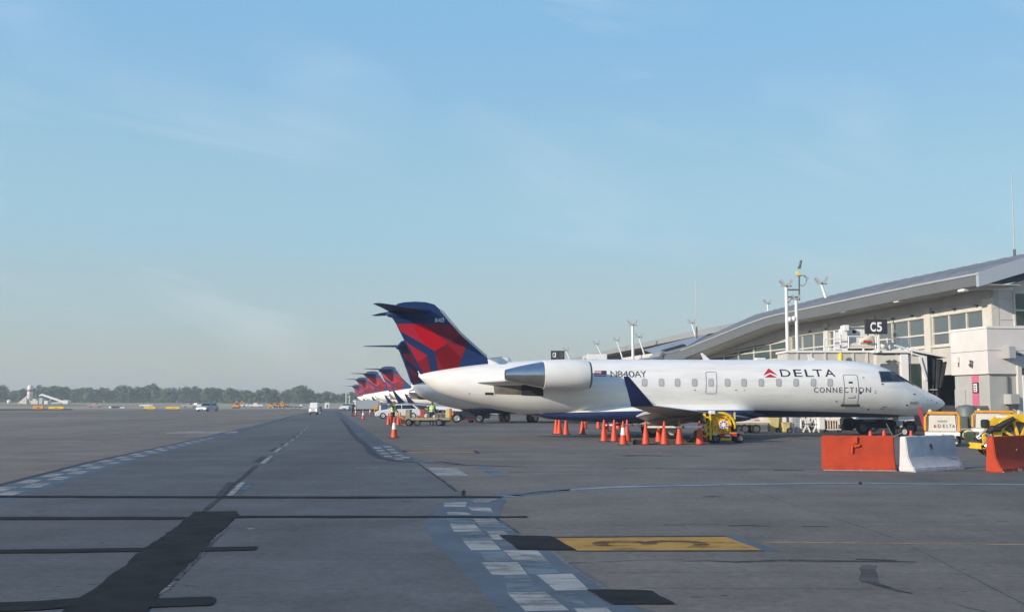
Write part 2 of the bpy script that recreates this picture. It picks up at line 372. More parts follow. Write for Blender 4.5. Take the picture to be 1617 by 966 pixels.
# left edge band: dark blue strip, two rows of white blocks, black rims
def z1(pts, s=2.963, ox=0, oy=640): return [(ox + x / s, oy + y / s) for x, y in pts]
UP = px([(-60, 780), (0, 765), (135, 730.4), (270, 702), (337, 686.5), (410, 669.5), (463, 655.5)])
LO = px([(-60, 817), (0, 794), (67.5, 774), (162, 741.5), (270, 711), (368, 685), (412, 673.5), (464, 657)])
def flatz(pts, z):
    return [(q_[0], q_[1], z) for q_ in pts]
d_ = (UP[-1] - UP[-3]).normalized(); f0 = UP[-1] + d_ * 260
mb = MB(); mb.poly(flatz([(-GX + 1, GY0 + 1), (-16, GY0 + 1)] + [UP[0] + (UP[0] - UP[1]).normalized() * 12] + UP + [f0, (f0.x, GY1 - 1), (-GX + 1, GY1 - 1)], 0.0006)); mb.build("concrete_field", M_lconc, apron)
RB = [G(1460, 1085), G(1002, 956), G(955, 921), G(878, 876), G(827, 846), G(790, 823), G(789, 810), G(800, 790), G(1000, 772), G(1617, 768)]
mb = MB(); mb.poly(flatz([(GX - 1, GY0 + 1), (6, GY0 + 1), (RB[0].x, RB[0].y - 3)] + RB[:8] + [G(735, 781), G(720, 770), G(655, 727), G(622, 716), G(580, 685), G(556, 668), G(541, 655), G(537.5, 648), (G(537, 648).x, GY1 - 1), (GX - 1, GY1 - 1)], 0.0006)); mb.build("concrete_field", M_rconc, apron)
def along(P, n):
    d = [0]
    for a, b in zip(P, P[1:]): d.append(d[-1] + (b - a).length)
    out = []
    for i in range(n):
        s = d[-1] * i / (n - 1); k = max(j for j in range(len(d)) if d[j] <= s + 1e-9); k = min(k, len(P) - 2)
        out.append(P[k].lerp(P[k + 1], (s - d[k]) / (d[k + 1] - d[k])))
    return out
def at_y(P, y):
    for a, b in zip(P, P[1:]):
        if a.y <= y <= b.y: return a.lerp(b, (y - a.y) / (b.y - a.y))
    return P[-1] if y > P[-1].y else P[0]
ys = [15.5 + i * 1.0 for i in range(112)]
sheet("blue_edge_band", [at_y(LO, y) for y in ys if y < 60] + [at_y(UP, y) for y in reversed(ys) if y < 60], P_blue, 1)
sheet("faded_edge_band", [at_y(LO, y) for y in ys if y >= 59] + [at_y(UP, y) for y in reversed(ys) if y >= 59], P_fblue, 1)
def cross(y, f): a, b = at_y(UP, y), at_y(LO, y); return a.lerp(b, f)
ribbon_pts = [y for y in ys if y < 62]
sheet("black_rim", [cross(y, -0.06) for y in ribbon_pts] + [cross(y, 0.10) for y in reversed(ribbon_pts)], P_black, 2)
for i in range(17):
    y0 = 16.2 + i * 1.95
    for row, (f0, f1) in enumerate(((0.16, 0.44), (0.50, 0.80))):
        a, b = y0 + row * 0.95, y0 + row * 0.95 + 1.0
        sheet("white_block", [cross(a, f1), cross(a, f0), cross(b, f0), cross(b, f1)], P_white, 3)
# pale strip beyond it
sheet("pale_paint_streak", px([(262, 682.6), (300, 680.6), (374, 680.8), (376, 683.2), (330, 684), (262, 684.4)]), P_white, 2)
sheet("pale_paint_streak", px([(-40, 683), (120, 681.5), (250, 682), (250, 683.2), (-40, 685)]), paint_mat("faint_white_paint", (0.30, 0.29, 0.28), 0.5, 2), 2)
ribbon("tar_joint", [(200, 685.5), (300, 684), (374, 684), (440, 684), (482, 684)], 0.10, P_tarw, 3, 0.03)

# centre dashes
DASH = [z1([(1055, 420), (1115, 358), (1150, 358), (1090, 422)]), z1([(1212, 270), (1250, 237), (1275, 237), (1240, 270)]),
        z1([(995, 436), (1070, 380), (1098, 380), (1035, 436)], 4.755, 200, 640)]
DASH = [DASH[0], [(409.5, 731.5), (425, 720), (431, 720), (418, 731.5)]]
DASH += [[(430.5, 713.6), (441, 706.6), (446, 706.6), (437.5, 713.6)], [(446, 703.8), (452, 699.5), (456.5, 699.5), (451.5, 703.8)],
         [(457.5, 696.2), (462, 693), (465.5, 693), (461.5, 696.2)], [(466, 690.8), (470, 687.8), (472.8, 687.8), (469.5, 690.8)],
         [(472.5, 685), (475, 682), (477.6, 682), (475.6, 685)], [(479, 679.4), (481, 677.4), (483, 677.4), (481.4, 679.4)],
         [(482.6, 674.9), (485, 672.4), (487, 672.4), (485, 674.9)]]
for i, q in enumerate(DASH): sheet("centre_line_dash", px(q), P_white, 4)
DK = [z1([(1010, 421), (1065, 359), (1112, 359), (1053, 421)]), [(399, 729), (414, 720), (424, 720.5), (409.5, 731)], [(424, 712), (433, 706.6), (440, 706.8), (430.5, 713)],
      [(441, 703), (446, 699.5), (452, 699.5), (446, 703)], [(461, 690.5), (464, 688), (469.5, 688), (466, 690.6)], [(468, 684.6), (472, 682.6), (475, 682.2), (472.4, 684.8)]]
for q in DK: sheet("black_dash_backing", px(q), P_black, 2)
for q in [z1([(1092, 422), (1152, 359), (1192, 362), (1130, 415)]), [(419, 731), (431, 720), (439, 721), (426, 731)], [(438, 713), (446.5, 706.6), (453, 707), (443, 713)]]:
    sheet("blue_dash_backing", px(q), P_fblue, 2)
ribbon("tar_joint", [(320, 808), (336, 795), (356, 781), (380, 756), (405, 734.5)], (0.035, 0.07), P_tarw, 5, 0.015)

# tar patches and filled joints
sheet("tar_patch", rough(px(z1([(905, 497), (1110, 495), (1116, 512), (1058, 562), (965, 660), (938, 692), (862, 758), (792, 838), (745, 884), (690, 968), (600, 1100), (110, 1100), (285, 966),
      (395, 882), (500, 808), (580, 748), (680, 668), (770, 608), (850, 545)])), 0.22, 0.022), P_tar, 6)
sheet("crumbled_edge", rough(px(z1([(1062, 563), (970, 661), (945, 692), (868, 760), (798, 838), (750, 886), (757, 889), (806, 840), (876, 762), (950, 696), (978, 662), (1070, 565)])), 0.12, 0.03), P_rim, 5)
ribbon("tar_joint", [(-30, 783.8), (200, 784.6), (540, 785.4), (640, 785), (770, 784.6), (792, 785)], 0.17, P_tar, 7, 0.025, 0.3)
ribbon("tar_joint", [(-30, 818.4), (290, 818)], 0.17, P_tar, 7, 0.025, 0.3)
ribbon("tar_joint", [(372, 815.8), (540, 815.8), (800, 816), (832, 816)], (0.16, 0.10), P_tar, 7, 0.035, 0.3)
ribbon("tar_joint", [(-30, 871.5), (120, 869.5), (232, 868)], 0.15, P_tar, 7, 0.022, 0.25)
ribbon("tar_joint", [(318, 867.5), (404, 866)], 0.15, P_tar, 7, 0.022, 0.25)
ribbon("tar_joint", [(-30, 960), (60, 956), (150, 950)], 0.22, P_tar, 7, 0.03, 0.25)
sheet("tar_patch", rough(px(z1([(735, 905), (1002, 895), (1008, 905), (988, 937), (680, 946)])), 0.15, 0.02), P_tar, 7)
sheet("paint_fleck", px([(391, 833), (401, 833), (401, 835), (391, 835)]), P_white, 2)

# the right edge band: blue field with white blocks
def z7(pts): return z1(pts, 2.963, 540, 640)
def z8(pts): return z1(pts, 4.473, 640, 750)
sheet("blue_edge_band", px(z7([(375, 535), (440, 650), (500, 707), (560, 762), (650, 862), (712, 930), (740, 966), (800, 1080), (1520, 1080), (1370, 940), (1230, 860), (1150, 812), (1000, 700), (850, 612), (745, 545), (738, 528), (738, 515), (745, 470), (772, 443), (740, 428),
      (560, 431), (492, 445), (452, 470), (436, 500), (428, 520), (400, 530)])), P_blue, 1)
LB = [z8([(290, 305), (470, 305), (515, 345), (320, 345)]), z8([(515, 350), (690, 335), (775, 398), (575, 400), (540, 395)]), z8([(375, 400), (545, 396), (620, 458), (405, 460)]), z8([(625, 462), (690, 455), (770, 500), (680, 505)]),
      z8([(525, 535), (680, 525), (760, 605), (605, 615), (565, 600)]), z8([(800, 610), (1010, 605), (1090, 690), (880, 700)]), z8([(700, 705), (865, 705), (985, 820), (720, 820)]), z8([(1010, 822), (1180, 815), (1300, 935), (1060, 870)])]
for q in LB: sheet("pale_blue_block", px(q), P_lblue, 2)
WB = [z8([(272, 195), (290, 188), (435, 190), (425, 224), (272, 222)]), z8([(465, 178), (520, 165), (665, 165), (590, 190), (490, 190)]), z8([(440, 228), (600, 230), (620, 262), (475, 252)]), z8([(295, 260), (425, 262), (470, 278), (300, 282)]),
      z8([(475, 307), (630, 305), (680, 345), (520, 346)]), z8([(315, 345), (490, 345), (540, 396), (345, 400)]), z8([(575, 398), (690, 395), (735, 418), (665, 424), (690, 455), (620, 455)]),
      z8([(405, 462), (615, 460), (680, 528), (465, 530)]), z8([(690, 530), (930, 530), (1008, 605), (770, 605)]), z8([(540, 617), (795, 614), (865, 702), (615, 706)]), z8([(925, 703), (1180, 696), (1300, 812), (1060, 815)]), z8([(715, 828), (990, 824), (1160, 955), (850, 962)]),
      z8([(1190, 940), (1420, 935), (1560, 1050), (1310, 1060)])]
for q in WB: sheet("white_block", px(q), P_white, 3)
sheet("pale_paint_rim", px(z8([(520, 150), (670, 130), (900, 112), (1163, 96), (1163, 112), (960, 135), (720, 160), (600, 158)])), P_lblue, 2)
ribbon("edge_line", z7([(770, 428), (850, 418), (940, 408), (1080, 393), (1250, 385), (1600, 375.5)]) + [(1200, 764.6), (1330, 763.2), (1450, 764.2), (1660, 766)], 0.17, P_blue, 1, 0.02)
ribbon("edge_line", z7([(800, 421), (940, 404), (1100, 391), (1250, 382), (1600, 373)]) + [(1200, 763.8), (1320, 762.4), (1450, 763.4), (1660, 765.2)], 0.11, paint_mat("edge_line_paint", (0.23, 0.30, 0.36), 0.41, 1.2), 2, 0.03)
ribbon("crumbled_edge", z7([(745, 543), (850, 609), (905, 612), (985, 612), (1080, 610), (1300, 608)]), 0.022, P_rim, 4, 0.015)
ribbon("crumbled_edge", z7([(985, 682), (1010, 705), (1110, 780), (1230, 858), (1300, 858), (1440, 862), (1500, 895)]), 0.02, P_rim, 4, 0.015)
sheet("tar_patch", rough(px(z7([(738, 607), (975, 612), (1098, 677), (828, 676)])), 0.2, 0.015), P_tar, 8)
sheet("tar_patch", rough(px(z7([(1143, 863), (1445, 868), (1555, 932), (1262, 932)])), 0.2, 0.015), P_tar, 8)
ribbon("tar_joint", z8([(640, 305), (680, 330), (800, 410)]), 0.02, P_tarw, 9, 0.008)
# yellow stand number
yb = lambda pts: z1(pts, 4.255, 860, 830)
sheet("yellow_stand_box", px(yb([(75, 82), (1215, 74), (1465, 163), (215, 166)])), P_yellow, 3)
sheet("blue_stand_border", px(yb([(1215, 70), (1290, 66), (1440, 118), (1590, 170), (1465, 166)])), P_blue, 2)
ribbon("black_stand_border", yb([(60, 78), (640, 72), (1215, 70)]), 0.035, P_black, 4, 0.006)
ribbon("black_stand_border", yb([(205, 169), (850, 170), (1470, 167)]), 0.030, P_black, 4, 0.006)
mb = MB(); A, B, C_ = G(*yb([(330, 140)])[0]), G(*yb([(1130, 140)])[0]), G(*yb([(1040, 97)])[0])
flat_text(mb, "3", (A.x + (B - A).x, A.y, LZ * 5), (0, C_.y - A.y, 0), (-(B - A).x, 0, 0))
mb.build("stand_number", paint_mat("worn_number_paint", (0.085, 0.060, 0.040), 0.50, 2.2), apron)
ribbon("yellow_lead_in_line", [(1196, 855.6), (1400, 857.2), (1700, 860.5)], 0.045, P_tline, 2, 0.006)
ribbon("orange_stand_line", [(641, 713.8), (695, 714), (750, 713.4)], 0.28, P_yellow, 2, 0.03)
sheet("black_paint_end", px([(746, 711), (752, 711.3), (759, 715), (752, 716)]), P_black, 3)
sheet("black_paint_end", px([(633, 711), (640, 711), (645, 714), (638, 714)]), P_black, 3)
# white blocks of the far road
sheet("white_road_block", px(z7([(402, 290), (530, 292), (595, 328), (440, 328)])), P_white, 2)
sheet("pale_road_block", px(z7([(612, 283), (690, 287), (788, 331), (708, 331)])), P_lblue, 2)
ribbon("pink_road_line", z7([(770, 312), (900, 311), (1140, 310)]), 0.12, P_pink, 2, 0.05)
ribbon("white_road_line", z7([(60, 291), (110, 290), (172, 291)]), 0.10, P_white, 2, 0.04)
ribbon("white_road_line", z7([(265, 188), (340, 189), (428, 190)]), 0.12, P_white, 2, 0.05)
ribbon("tar_joint", [(660, 731), (675, 742), (700, 760), (722, 776)], 0.03, P_tarw, 2, 0.012)
sheet("tar_spot", rough(px([(728, 783), (730, 774), (733.5, 774), (732, 783)]), 0.1, 0.02), P_tar, 9)
# far band that bends towards the stands
q = lambda pts: z1(pts, 6.102, 535, 640)
sheet("blue_edge_band", px(q([(-40, 60), (0, 95), (20, 130), (75, 190), (130, 270), (190, 330), (270, 385), (310, 455), (390, 500), (520, 530), (700, 548), (860, 556), (1000, 560), (880, 545), (700, 495), (640, 455), (560, 390), (440, 355), (330, 280), (210, 195), (120, 140), (50, 90), (10, 50)])), P_fblue, 1)
ribbon("black_rim", q([(20, 130), (75, 190), (130, 270), (190, 330), (270, 385), (310, 455), (390, 500), (520, 530), (690, 546)]), 0.13, P_black, 2, 0.04)
for (x, y) in ((340, 407), (372, 433), (405, 460), (440, 488), (545, 514), (438, 397), (470, 424), (505, 450), (545, 478), (610, 500)):
    sheet("white_block", px(q([(x - 12, y - 6), (x + 62, y - 6), (x + 82, y + 8), (x + 5, y + 8)])), P_white, 3)
sheet("white_block", px(q([(715, 520), (770, 522), (880, 548), (790, 550)])), P_lblue, 3)
ribbon("edge_line", q([(700, 540), (880, 556), (1100, 572), (1400, 582), (1640, 588)]) + [(900, 737.5), (1077, 740), (1300, 741), (1440, 742), (1660, 744)], 0.12, P_fblue, 2, 0.03)
ribbon("tar_joint", [(690, 728.5), (735, 734), (830, 736.8)], 0.12, P_tarw, 3, 0.04)
for yy_, x0_, x1_ in ((758, 830, 1640), (796, 850, 1660), (829, 900, 1680), (903, 960, 1700), (928, 1010, 1720)):
    ribbon("slab_joint", [(x0_, yy_), ((x0_ + x1_) / 2, yy_ + 1), (x1_, yy_ + 2)], 0.008, P_stain, 1, 0.004, 0.6)
for x0_, x1_ in ((1180, 1610),):
    ribbon("slab_joint", [(x0_, 772), ((x0_ * .45 + x1_ * .55), 850), (x1_ + 40, 970)], 0.008, P_stain, 1, 0.004, 0.6)
# cracks and stains on the right
zr = lambda pts: z1(pts, 2.963, 1077, 640)
ribbon("tar_joint", z7([(1060, 736), (1250, 729), (1420, 722), (1600, 720)]) , (0.015, 0.03), P_tarw, 2, 0.012)
ribbon("tar_joint", zr([(0, 727), (120, 724), (250, 731), (400, 727), (520, 724)]), (0.02, 0.07), P_tarw, 2, 0.02)
ribbon("tar_joint", zr([(500, 723), (640, 727), (820, 728), (960, 727), (1095, 732)]), (0.08, 0.04), P_tarw, 3, 0.02, 0.25)
ribbon("tar_joint", zr([(810, 718), (900, 720), (1000, 724)]), (0.05, 0.02), P_tarw, 4, 0.02, 0.25)
ribbon("tar_joint", zr([(870, 745), (868, 780), (866, 815), (890, 830)]), (0.07, 0.09), P_stain, 2, 0.02, 0.2)
ribbon("tar_joint", zr([(880, 828), (940, 845), (1000, 866), (1078, 879)]), (0.05, 0.02), P_tarw, 3, 0.012, 0.2)
ribbon("tar_joint", zr([(1262, 922), (1340, 948), (1420, 962)]), 0.015, P_tarw, 2, 0.008, 0.2)
ribbon("tar_joint", zr([(0, 556), (180, 554)]), 0.02, P_tarw, 2, 0.012)
ribbon("tar_joint", zr([(215, 562), (300, 560), (415, 566)]), 0.06, P_tarw, 2, 0.03)
ribbon("tar_joint", zr([(565, 566), (685, 566)]), 0.05, P_tarw, 2, 0.02)
ribbon("tar_joint", zr([(428, 303), (575, 304)]), 0.13, P_tarw, 2, 0.05)
ribbon("tar_joint", zr([(118, 428), (150, 424), (185, 427)]), 0.12, P_tarw, 2, 0.03)
ribbon("tar_joint", z7([(1505, 557), (1600, 559)]), 0.03, P_tarw, 2, 0.015)
ribbon("tar_joint", [(985, 720), (1010, 718.6), (1045, 719)], 0.16, P_tarw, 2, 0.05)
ribbon("tar_joint", [(970, 717.5), (1077, 721), (1110, 720)], 0.10, P_tarw, 2, 0.04)
for (x, y, w) in ((1434, 703, .5), (1442, 703.4, .7)): ribbon("white_paint_fleck", [(x - 200, y + 4), (x - 186, y + 4.4)], 0.09, P_white, 2, 0.03)
ribbon("white_paint_fleck", [(1239, 728.4), (1257, 729)], 0.10, P_white, 2, 0.03)
sheet("paint_scrap", rough(px(zr([(1110, 653), (1190, 660), (1260, 668), (1180, 677), (1130, 664)])), 0.15, 0.02), P_rim, 2)
sheet("tar_spot", rough(px(zr([(825, 368), (828, 354), (838, 354), (836, 370)])), 0.1, 0.02), P_tar, 3)
r9 = random.Random(3)
for i in range(26):                                    # small scattered drips and scuffs
    x, y = r9.uniform(40, 1580), r9.uniform(700, 960); w = r9.uniform(4, 22)
    if 640 < x < 1000 and y > 770: continue
    ribbon("tar_streak", [(x, y), (x + w, y + r9.uniform(-1, 1))], r9.uniform(0.012, 0.045) * (60 / (y - HZ) * 2.2), P_tarw, 1, 0.01, 0.2)

# ------------------------------------------------------------------ land beyond the apron
def terrain():
    nx, ny = 110, 26; X0, X1, Y0, Y1 = -620, 420, 246, 900
    mb = MB(); r = random.Random(5)
    from mathutils import noise as mn
    vs = []
    for j in range(ny):
        y = Y0 + (Y1 - Y0) * (j / (ny - 1)) ** 1.7
        for i in range(nx):
            x = X0 + (X1 - X0) * i / (nx - 1)
            e = min(1, (y - Y0) / 90.0)
            z = -0.05 + e * (0.75 + 0.85 * mn.noise(Vector((x * 0.02, y * 0.012, 1.7))) + 0.4 * mn.noise(Vector((x * 0.07, y * 0.05, 4))))
            yy = y + (3.5 * mn.noise(Vector((x * 0.03, 3.1, 0))) if j == 0 else 0)
            vs.append((x, yy, max(z, 0.02) if j else -0.3))
    mb.add(vs, [(j * nx + i, j * nx + i + 1, (j + 1) * nx + i + 1, (j + 1) * nx + i) for j in range(ny - 1) for i in range(nx - 1)])
    m = mat("bare_earth", (0.34, 0.285, 0.205), 0.95, var=0.35, scale=0.03); t = m.node_tree; b = t.nodes["Principled BSDF"]
    c = t.nodes.new("ShaderNodeTexCoord"); n = t.nodes.new("ShaderNodeTexNoise"); n.inputs["Scale"].default_value = 0.012; n.inputs["Detail"].default_value = 5
    t.links.new(c.outputs["Object"], n.inputs["Vector"]); r_ = t.nodes.new("ShaderNodeMapRange"); r_.inputs[1].default_value = 0.56; r_.inputs[2].default_value = 0.66
    t.links.new(n.outputs[0], r_.inputs[0]); mx = t.nodes.new("ShaderNodeMix"); mx.data_type = 'RGBA'; mx.inputs["B"].default_value = (0.17, 0.17, 0.09, 1)
    old = b.inputs["Base Color"].links[0].from_socket; t.links.new(r_.outputs[0], mx.inputs["Factor"]); t.links.new(old, mx.inputs["A"]); t.links.new(mx.outputs["Result"], b.inputs["Base Color"])
    return tag(mb.build("terrain", m, smooth=60), kind="structure", label="bare tan earth and dry grass beyond the apron edge")
terrain()

# ------------------------------------------------------------------ the far wood
def leaf_mat(name, a, b_):
    m = mat(name, a, 0.7, var=0.5, scale=0.35, spec=0.2); t = m.node_tree; b = t.nodes["Principled BSDF"]
    oi = t.nodes.new("ShaderNodeObjectInfo"); mx = t.nodes.new("ShaderNodeMix"); mx.data_type = 'RGBA'; mx.inputs["B"].default_value = (*b_, 1)
    old = b.inputs["Base Color"].links[0].from_socket
    t.links.new(oi.outputs["Random"], mx.inputs["Factor"]); t.links.new(old, mx.inputs["A"]); t.links.new(mx.outputs["Result"], b.inputs["Base Color"])
    return m
M_leaf = leaf_mat("tree_leaves", (0.040, 0.082, 0.016), (0.085, 0.125, 0.030))
def crown_mesh(seed, w, h, base, n=760, leaf=0.75):
    r = random.Random(seed); mb = MB()
    blobs = [(Vector((r.uniform(-.32, .32) * w, r.uniform(-.32, .32) * w, base + (h - base) * r.uniform(0.16, 0.84))), r.uniform(0.18, 0.32) * w) for _ in range(11)]
    blobs.append((Vector((0, 0, base + (h - base) * 0.55)), 0.36 * w))
    for k in range(n):
        c, rad = blobs[r.randrange(len(blobs))]
        d = Vector((r.gauss(0, 1), r.gauss(0, 1), r.gauss(0, 0.9))).normalized()
        p = c + d * rad * r.uniform(0.62, 1.06); p.z = max(base * 0.7, min(h, p.z))
        nrm = (d + Vector((r.uniform(-.6, .6), r.uniform(-.6, .6), r.uniform(-.3, .7)))).normalized()
        a = nrm.orthogonal().normalized(); b = nrm.cross(a); th = r.uniform(0, 6.28); s = leaf * r.uniform(0.55, 1.25)
        u, v = (a * math.cos(th) + b * math.sin(th)) * s, (b * math.cos(th) - a * math.sin(th)) * s * 0.7
        mb.add([p - u, p - v * 0.8, p + u, p + v], [(0, 1, 2, 3)])
    return mb
TREE_PROTO = []
def tree_parts(mb, h, name):
    root = empty(name)
    tr = MB(); tr.tube([(0, 0, -0.3), (0.1, 0, h * 0.3), (-0.1, 0.1, h * 0.6), (0.1, 0, h * 0.85)], [0.34, 0.26, 0.16, 0.04], 7)
    for a in range(4): t = a * 1.6; tr.tube([(0, 0, h * (0.3 + 0.08 * a)), (math.cos(t) * 1.2, math.sin(t) * 1.2, h * (0.45 + .08 * a)), (math.cos(t) * 2.3, math.sin(t) * 2.3, h * (0.58 + .06 * a))], [0.14, 0.09, 0.03], 5)
    tr.build("trunk", M_bark, root); mb.build("crown", M_leaf, root, recalc=False)
    return root
for s, (w, h, b) in enumerate([(9, 11, 1.0), (8, 12, 1.2), (10, 10.5, 0.8), (11, 12, 1.0), (7, 9.5, 0.8), (9, 9, 0.8)]):
    TREE_PROTO.append((tree_parts(crown_mesh(40 + s, w, h, b), h, "broadleaf_tree"), h))
rt = random.Random(21); used = set(); NT = 0
def tree_at(pxx, Y, h, lab, which=None):
    global NT
    k = which if which is not None else rt.randrange(len(TREE_PROTO)); pr, ph = TREE_PROTO[k]
    if k in used: o = copy_tree(pr)
    else: o = pr; used.add(k)
    p = at(pxx, HZ, Y); s = h / ph
    o.location = (p.x, Y, 0.4); o.scale = (s * rt.uniform(1.0, 1.25), s * rt.uniform(1, 1.2), s); o.rotation_euler = (0, 0, rt.uniform(0, 6.28))
    tag(o, lab, "tree", "trees along the far side of the airfield"); NT += 1
skyline = [(-40, 608), (0, 607), (14, 610), (30, 613), (60, 608), (100, 607), (130, 608), (150, 609), (180, 612), (190, 607), (215, 609), (240, 609), (262, 612), (280, 609), (310, 610), (345, 609), (360, 611), (388, 613), (405, 616), (420, 611), (435, 614), (450, 613), (465, 608),
           (480, 609), (492, 616), (502, 619), (512, 616), (525, 615), (535, 619), (545, 617), (570, 620), (640, 616), (720, 615), (900, 612)]
def sky_y(x):
    for (a, b), (c, d) in zip(skyline, skyline[1:]):
        if a <= x <= c: return b + (d - b) * (x - a) / (c - a)
    return 614
plain = "hazy green broadleaf tree among the others of the far wood"
tree_at(245, 640, (HZ - 601.5) / F * 640 + 1.25, "tall tree standing clear above the far wood's skyline", 1)
tree_at(472, 610, (HZ - 607) / F * 610 + 1.25, "broad round tree behind the oncoming white cab tractor", 3)
tree_at(425, 615, (HZ - 611) / F * 615 + 1.25, "round dark tree above the orange diggers", 2)
x = -45.0
while x < 905:
    for row in range(2):
        Y = 620 + row * 26 + rt.uniform(-8, 8)
        xx = x + rt.uniform(-5, 5) + row * 7
        tree_at(xx, Y, ((HZ - sky_y(xx)) / F * Y + 1.25) * rt.uniform(0.86, 1.02) - row * 0.4, plain)
    x += 15.5
def undergrowth():
    r = random.Random(77); mb = MB()
    for k in range(7000):
        Y = r.uniform(606, 630); X = r.uniform(-330, 40); z = 0.3 + abs(r.gauss(0, 1.6))
        d = Vector((r.gauss(0, 1), r.gauss(0, 1), r.gauss(0.5, 1))).normalized(); a = d.orthogonal().normalized(); b = d.cross(a); s = r.uniform(0.4, 0.9)
        p = Vector((X, Y, min(z, 4.5))); mb.add([p - a * s, p - b * s * .7, p + a * s, p + b * s * .7], [(0, 1, 2, 3)])
    return tag(mb.build("undergrowth", M_leaf, recalc=False), "low tangled bushes at the foot of the far wood", "undergrowth", kind="stuff")
undergrowth()
# ------------------------------------------------------------------ passenger jets
PSI = R(8)
JF = Frame(7.9, 50.4, PSI)
PROF = [(1492, 636.4, 637.6, .02), (1489, 632.5, 641, .11), (1481, 627, 646.5, .27), (1468, 620.5, 652, .46), (1452, 612.5, 656, .67), (1437, 604.2, 657.8, .84), (1420, 594.3, 658.4, .99), (1403, 584.6, 658.6, 1.10),
        (1390, 579, 658.6, 1.18), (1370, 573.5, 658.6, 1.26), (1345, 570, 658.6, 1.315), (1320, 568.5, 658.6, 1.338), (1280, 568, 658.6, 1.345), (1090, 567.6, 658.6, 1.345), (900, 567.3, 658.4, 1.345), (860, 568, 657.2, 1.335),
        (830, 569.5, 654.5, 1.29), (800, 571.5, 649.5, 1.2), (770, 574, 643.2, 1.06), (740, 577.3, 636, .88), (715, 580.7, 628.6, .70), (695, 583.8, 621, .52), (680, 586.2, 612, .36), (668, 588.3, 601.5, .20), (661, 589.8, 594.5, .06)]
ST = sorted((JF.on_y(p, t, 0)[0], JF.on_y(p, t, 0)[1], JF.on_y(p, b, 0)[1], w) for p, t, b, w in PROF)
SX = [s[0] for s in ST]
def hermite(k):
    ys = [s[k] for s in ST]; n = len(ys); d = [(ys[i + 1] - ys[i]) / (SX[i + 1] - SX[i]) for i in range(n - 1)]
    m = [d[0]] + [0 if d[i - 1] * d[i] <= 0 else 2 * d[i - 1] * d[i] / (d[i - 1] + d[i]) for i in range(1, n - 1)] + [d[-1]]
    def f(x):
        x = min(max(x, SX[0]), SX[-1]); i = 0
        while i < n - 2 and x > SX[i + 1]: i += 1
        h = SX[i + 1] - SX[i]; t = (x - SX[i]) / h
        return ys[i] * (2 * t**3 - 3 * t * t + 1) + h * m[i] * (t**3 - 2 * t * t + t) + ys[i + 1] * (3 * t * t - 2 * t**3) + h * m[i + 1] * (t**3 - t * t)
    return f
ZT, ZB, HW = hermite(1), hermite(2), hermite(3)
def sy(x, z):
    zc, hh = (ZT(x) + ZB(x)) / 2, (ZT(x) - ZB(x)) / 2
    return HW(x) * math.sqrt(max(0.0, 1 - min(1, ((z - zc) / hh) ** 2)))
def flank(px_, py_):
    lat = -1.2
    for _ in range(6):
        x, z = JF.on_y(px_, py_, lat); lat = -sy(x, z)
    return x, z
def onskin(x, z, off):
    zc, hh = (ZT(x) + ZB(x)) / 2, (ZT(x) - ZB(x)) / 2; y = sy(x, z)
    n = Vector((0, -y / HW(x) ** 2, (z - zc) / hh ** 2)).normalized()
    return Vector((x, -y, z)) + n * off
def skin_patch(mb, polys2d, off, mi=0):
    bm = bmesh.new()
    for vs, fs in polys2d:
        v = [bm.verts.new((a, 0, b)) for a, b in vs]
        for f in fs:
            try: bm.faces.new([v[i] for i in f])
            except ValueError: pass
    zs = [v.co.z for v in bm.verts]; xs = [v.co.x for v in bm.verts]
    for lo, hi, no in ((min(zs), max(zs), (0, 0, 1)), (min(xs), max(xs), (1, 0, 0))):
        st = 0.07 if no[2] else 0.2; k = int((hi - lo) / st)
        for i in range(1, k + 1):
            c = lo + i * st
            bmesh.ops.bisect_plane(bm, geom=bm.verts[:] + bm.edges[:] + bm.faces[:], plane_co=(c, 0, c), plane_no=no)
    bmesh.ops.triangulate(bm, faces=[f for f in bm.faces if len(f.verts) > 4]); bm.verts.index_update()
    mb.cur = mi; mb.add([onskin(v.co.x, v.co.z, off) for v in bm.verts], [[v.index for v in f.verts] for f in bm.faces]); bm.free()
def P2(pts): return [flank(*p) for p in pts]
def rring(cx0, cy0, cx1, cy1, rad, n=5):           # rounded rectangle in pixels
    out = []
    for (x, y, a) in ((cx1 - rad, cy1 - rad, 0), (cx0 + rad, cy1 - rad, 90), (cx0 + rad, cy0 + rad, 180), (cx1 - rad, cy0 + rad, 270)):
        for i in range(n): t = R(a + 90 * i / (n - 1)); out.append((x + rad * math.cos(t), y + rad * math.sin(t)))
    return out
def ring_patch(mb, outer, inner, off, mi=0):
    n = len(outer); skin_patch(mb, [(outer + inner, [(i, (i + 1) % n, n + (i + 1) % n, n + i) for i in range(n)])], off, mi)

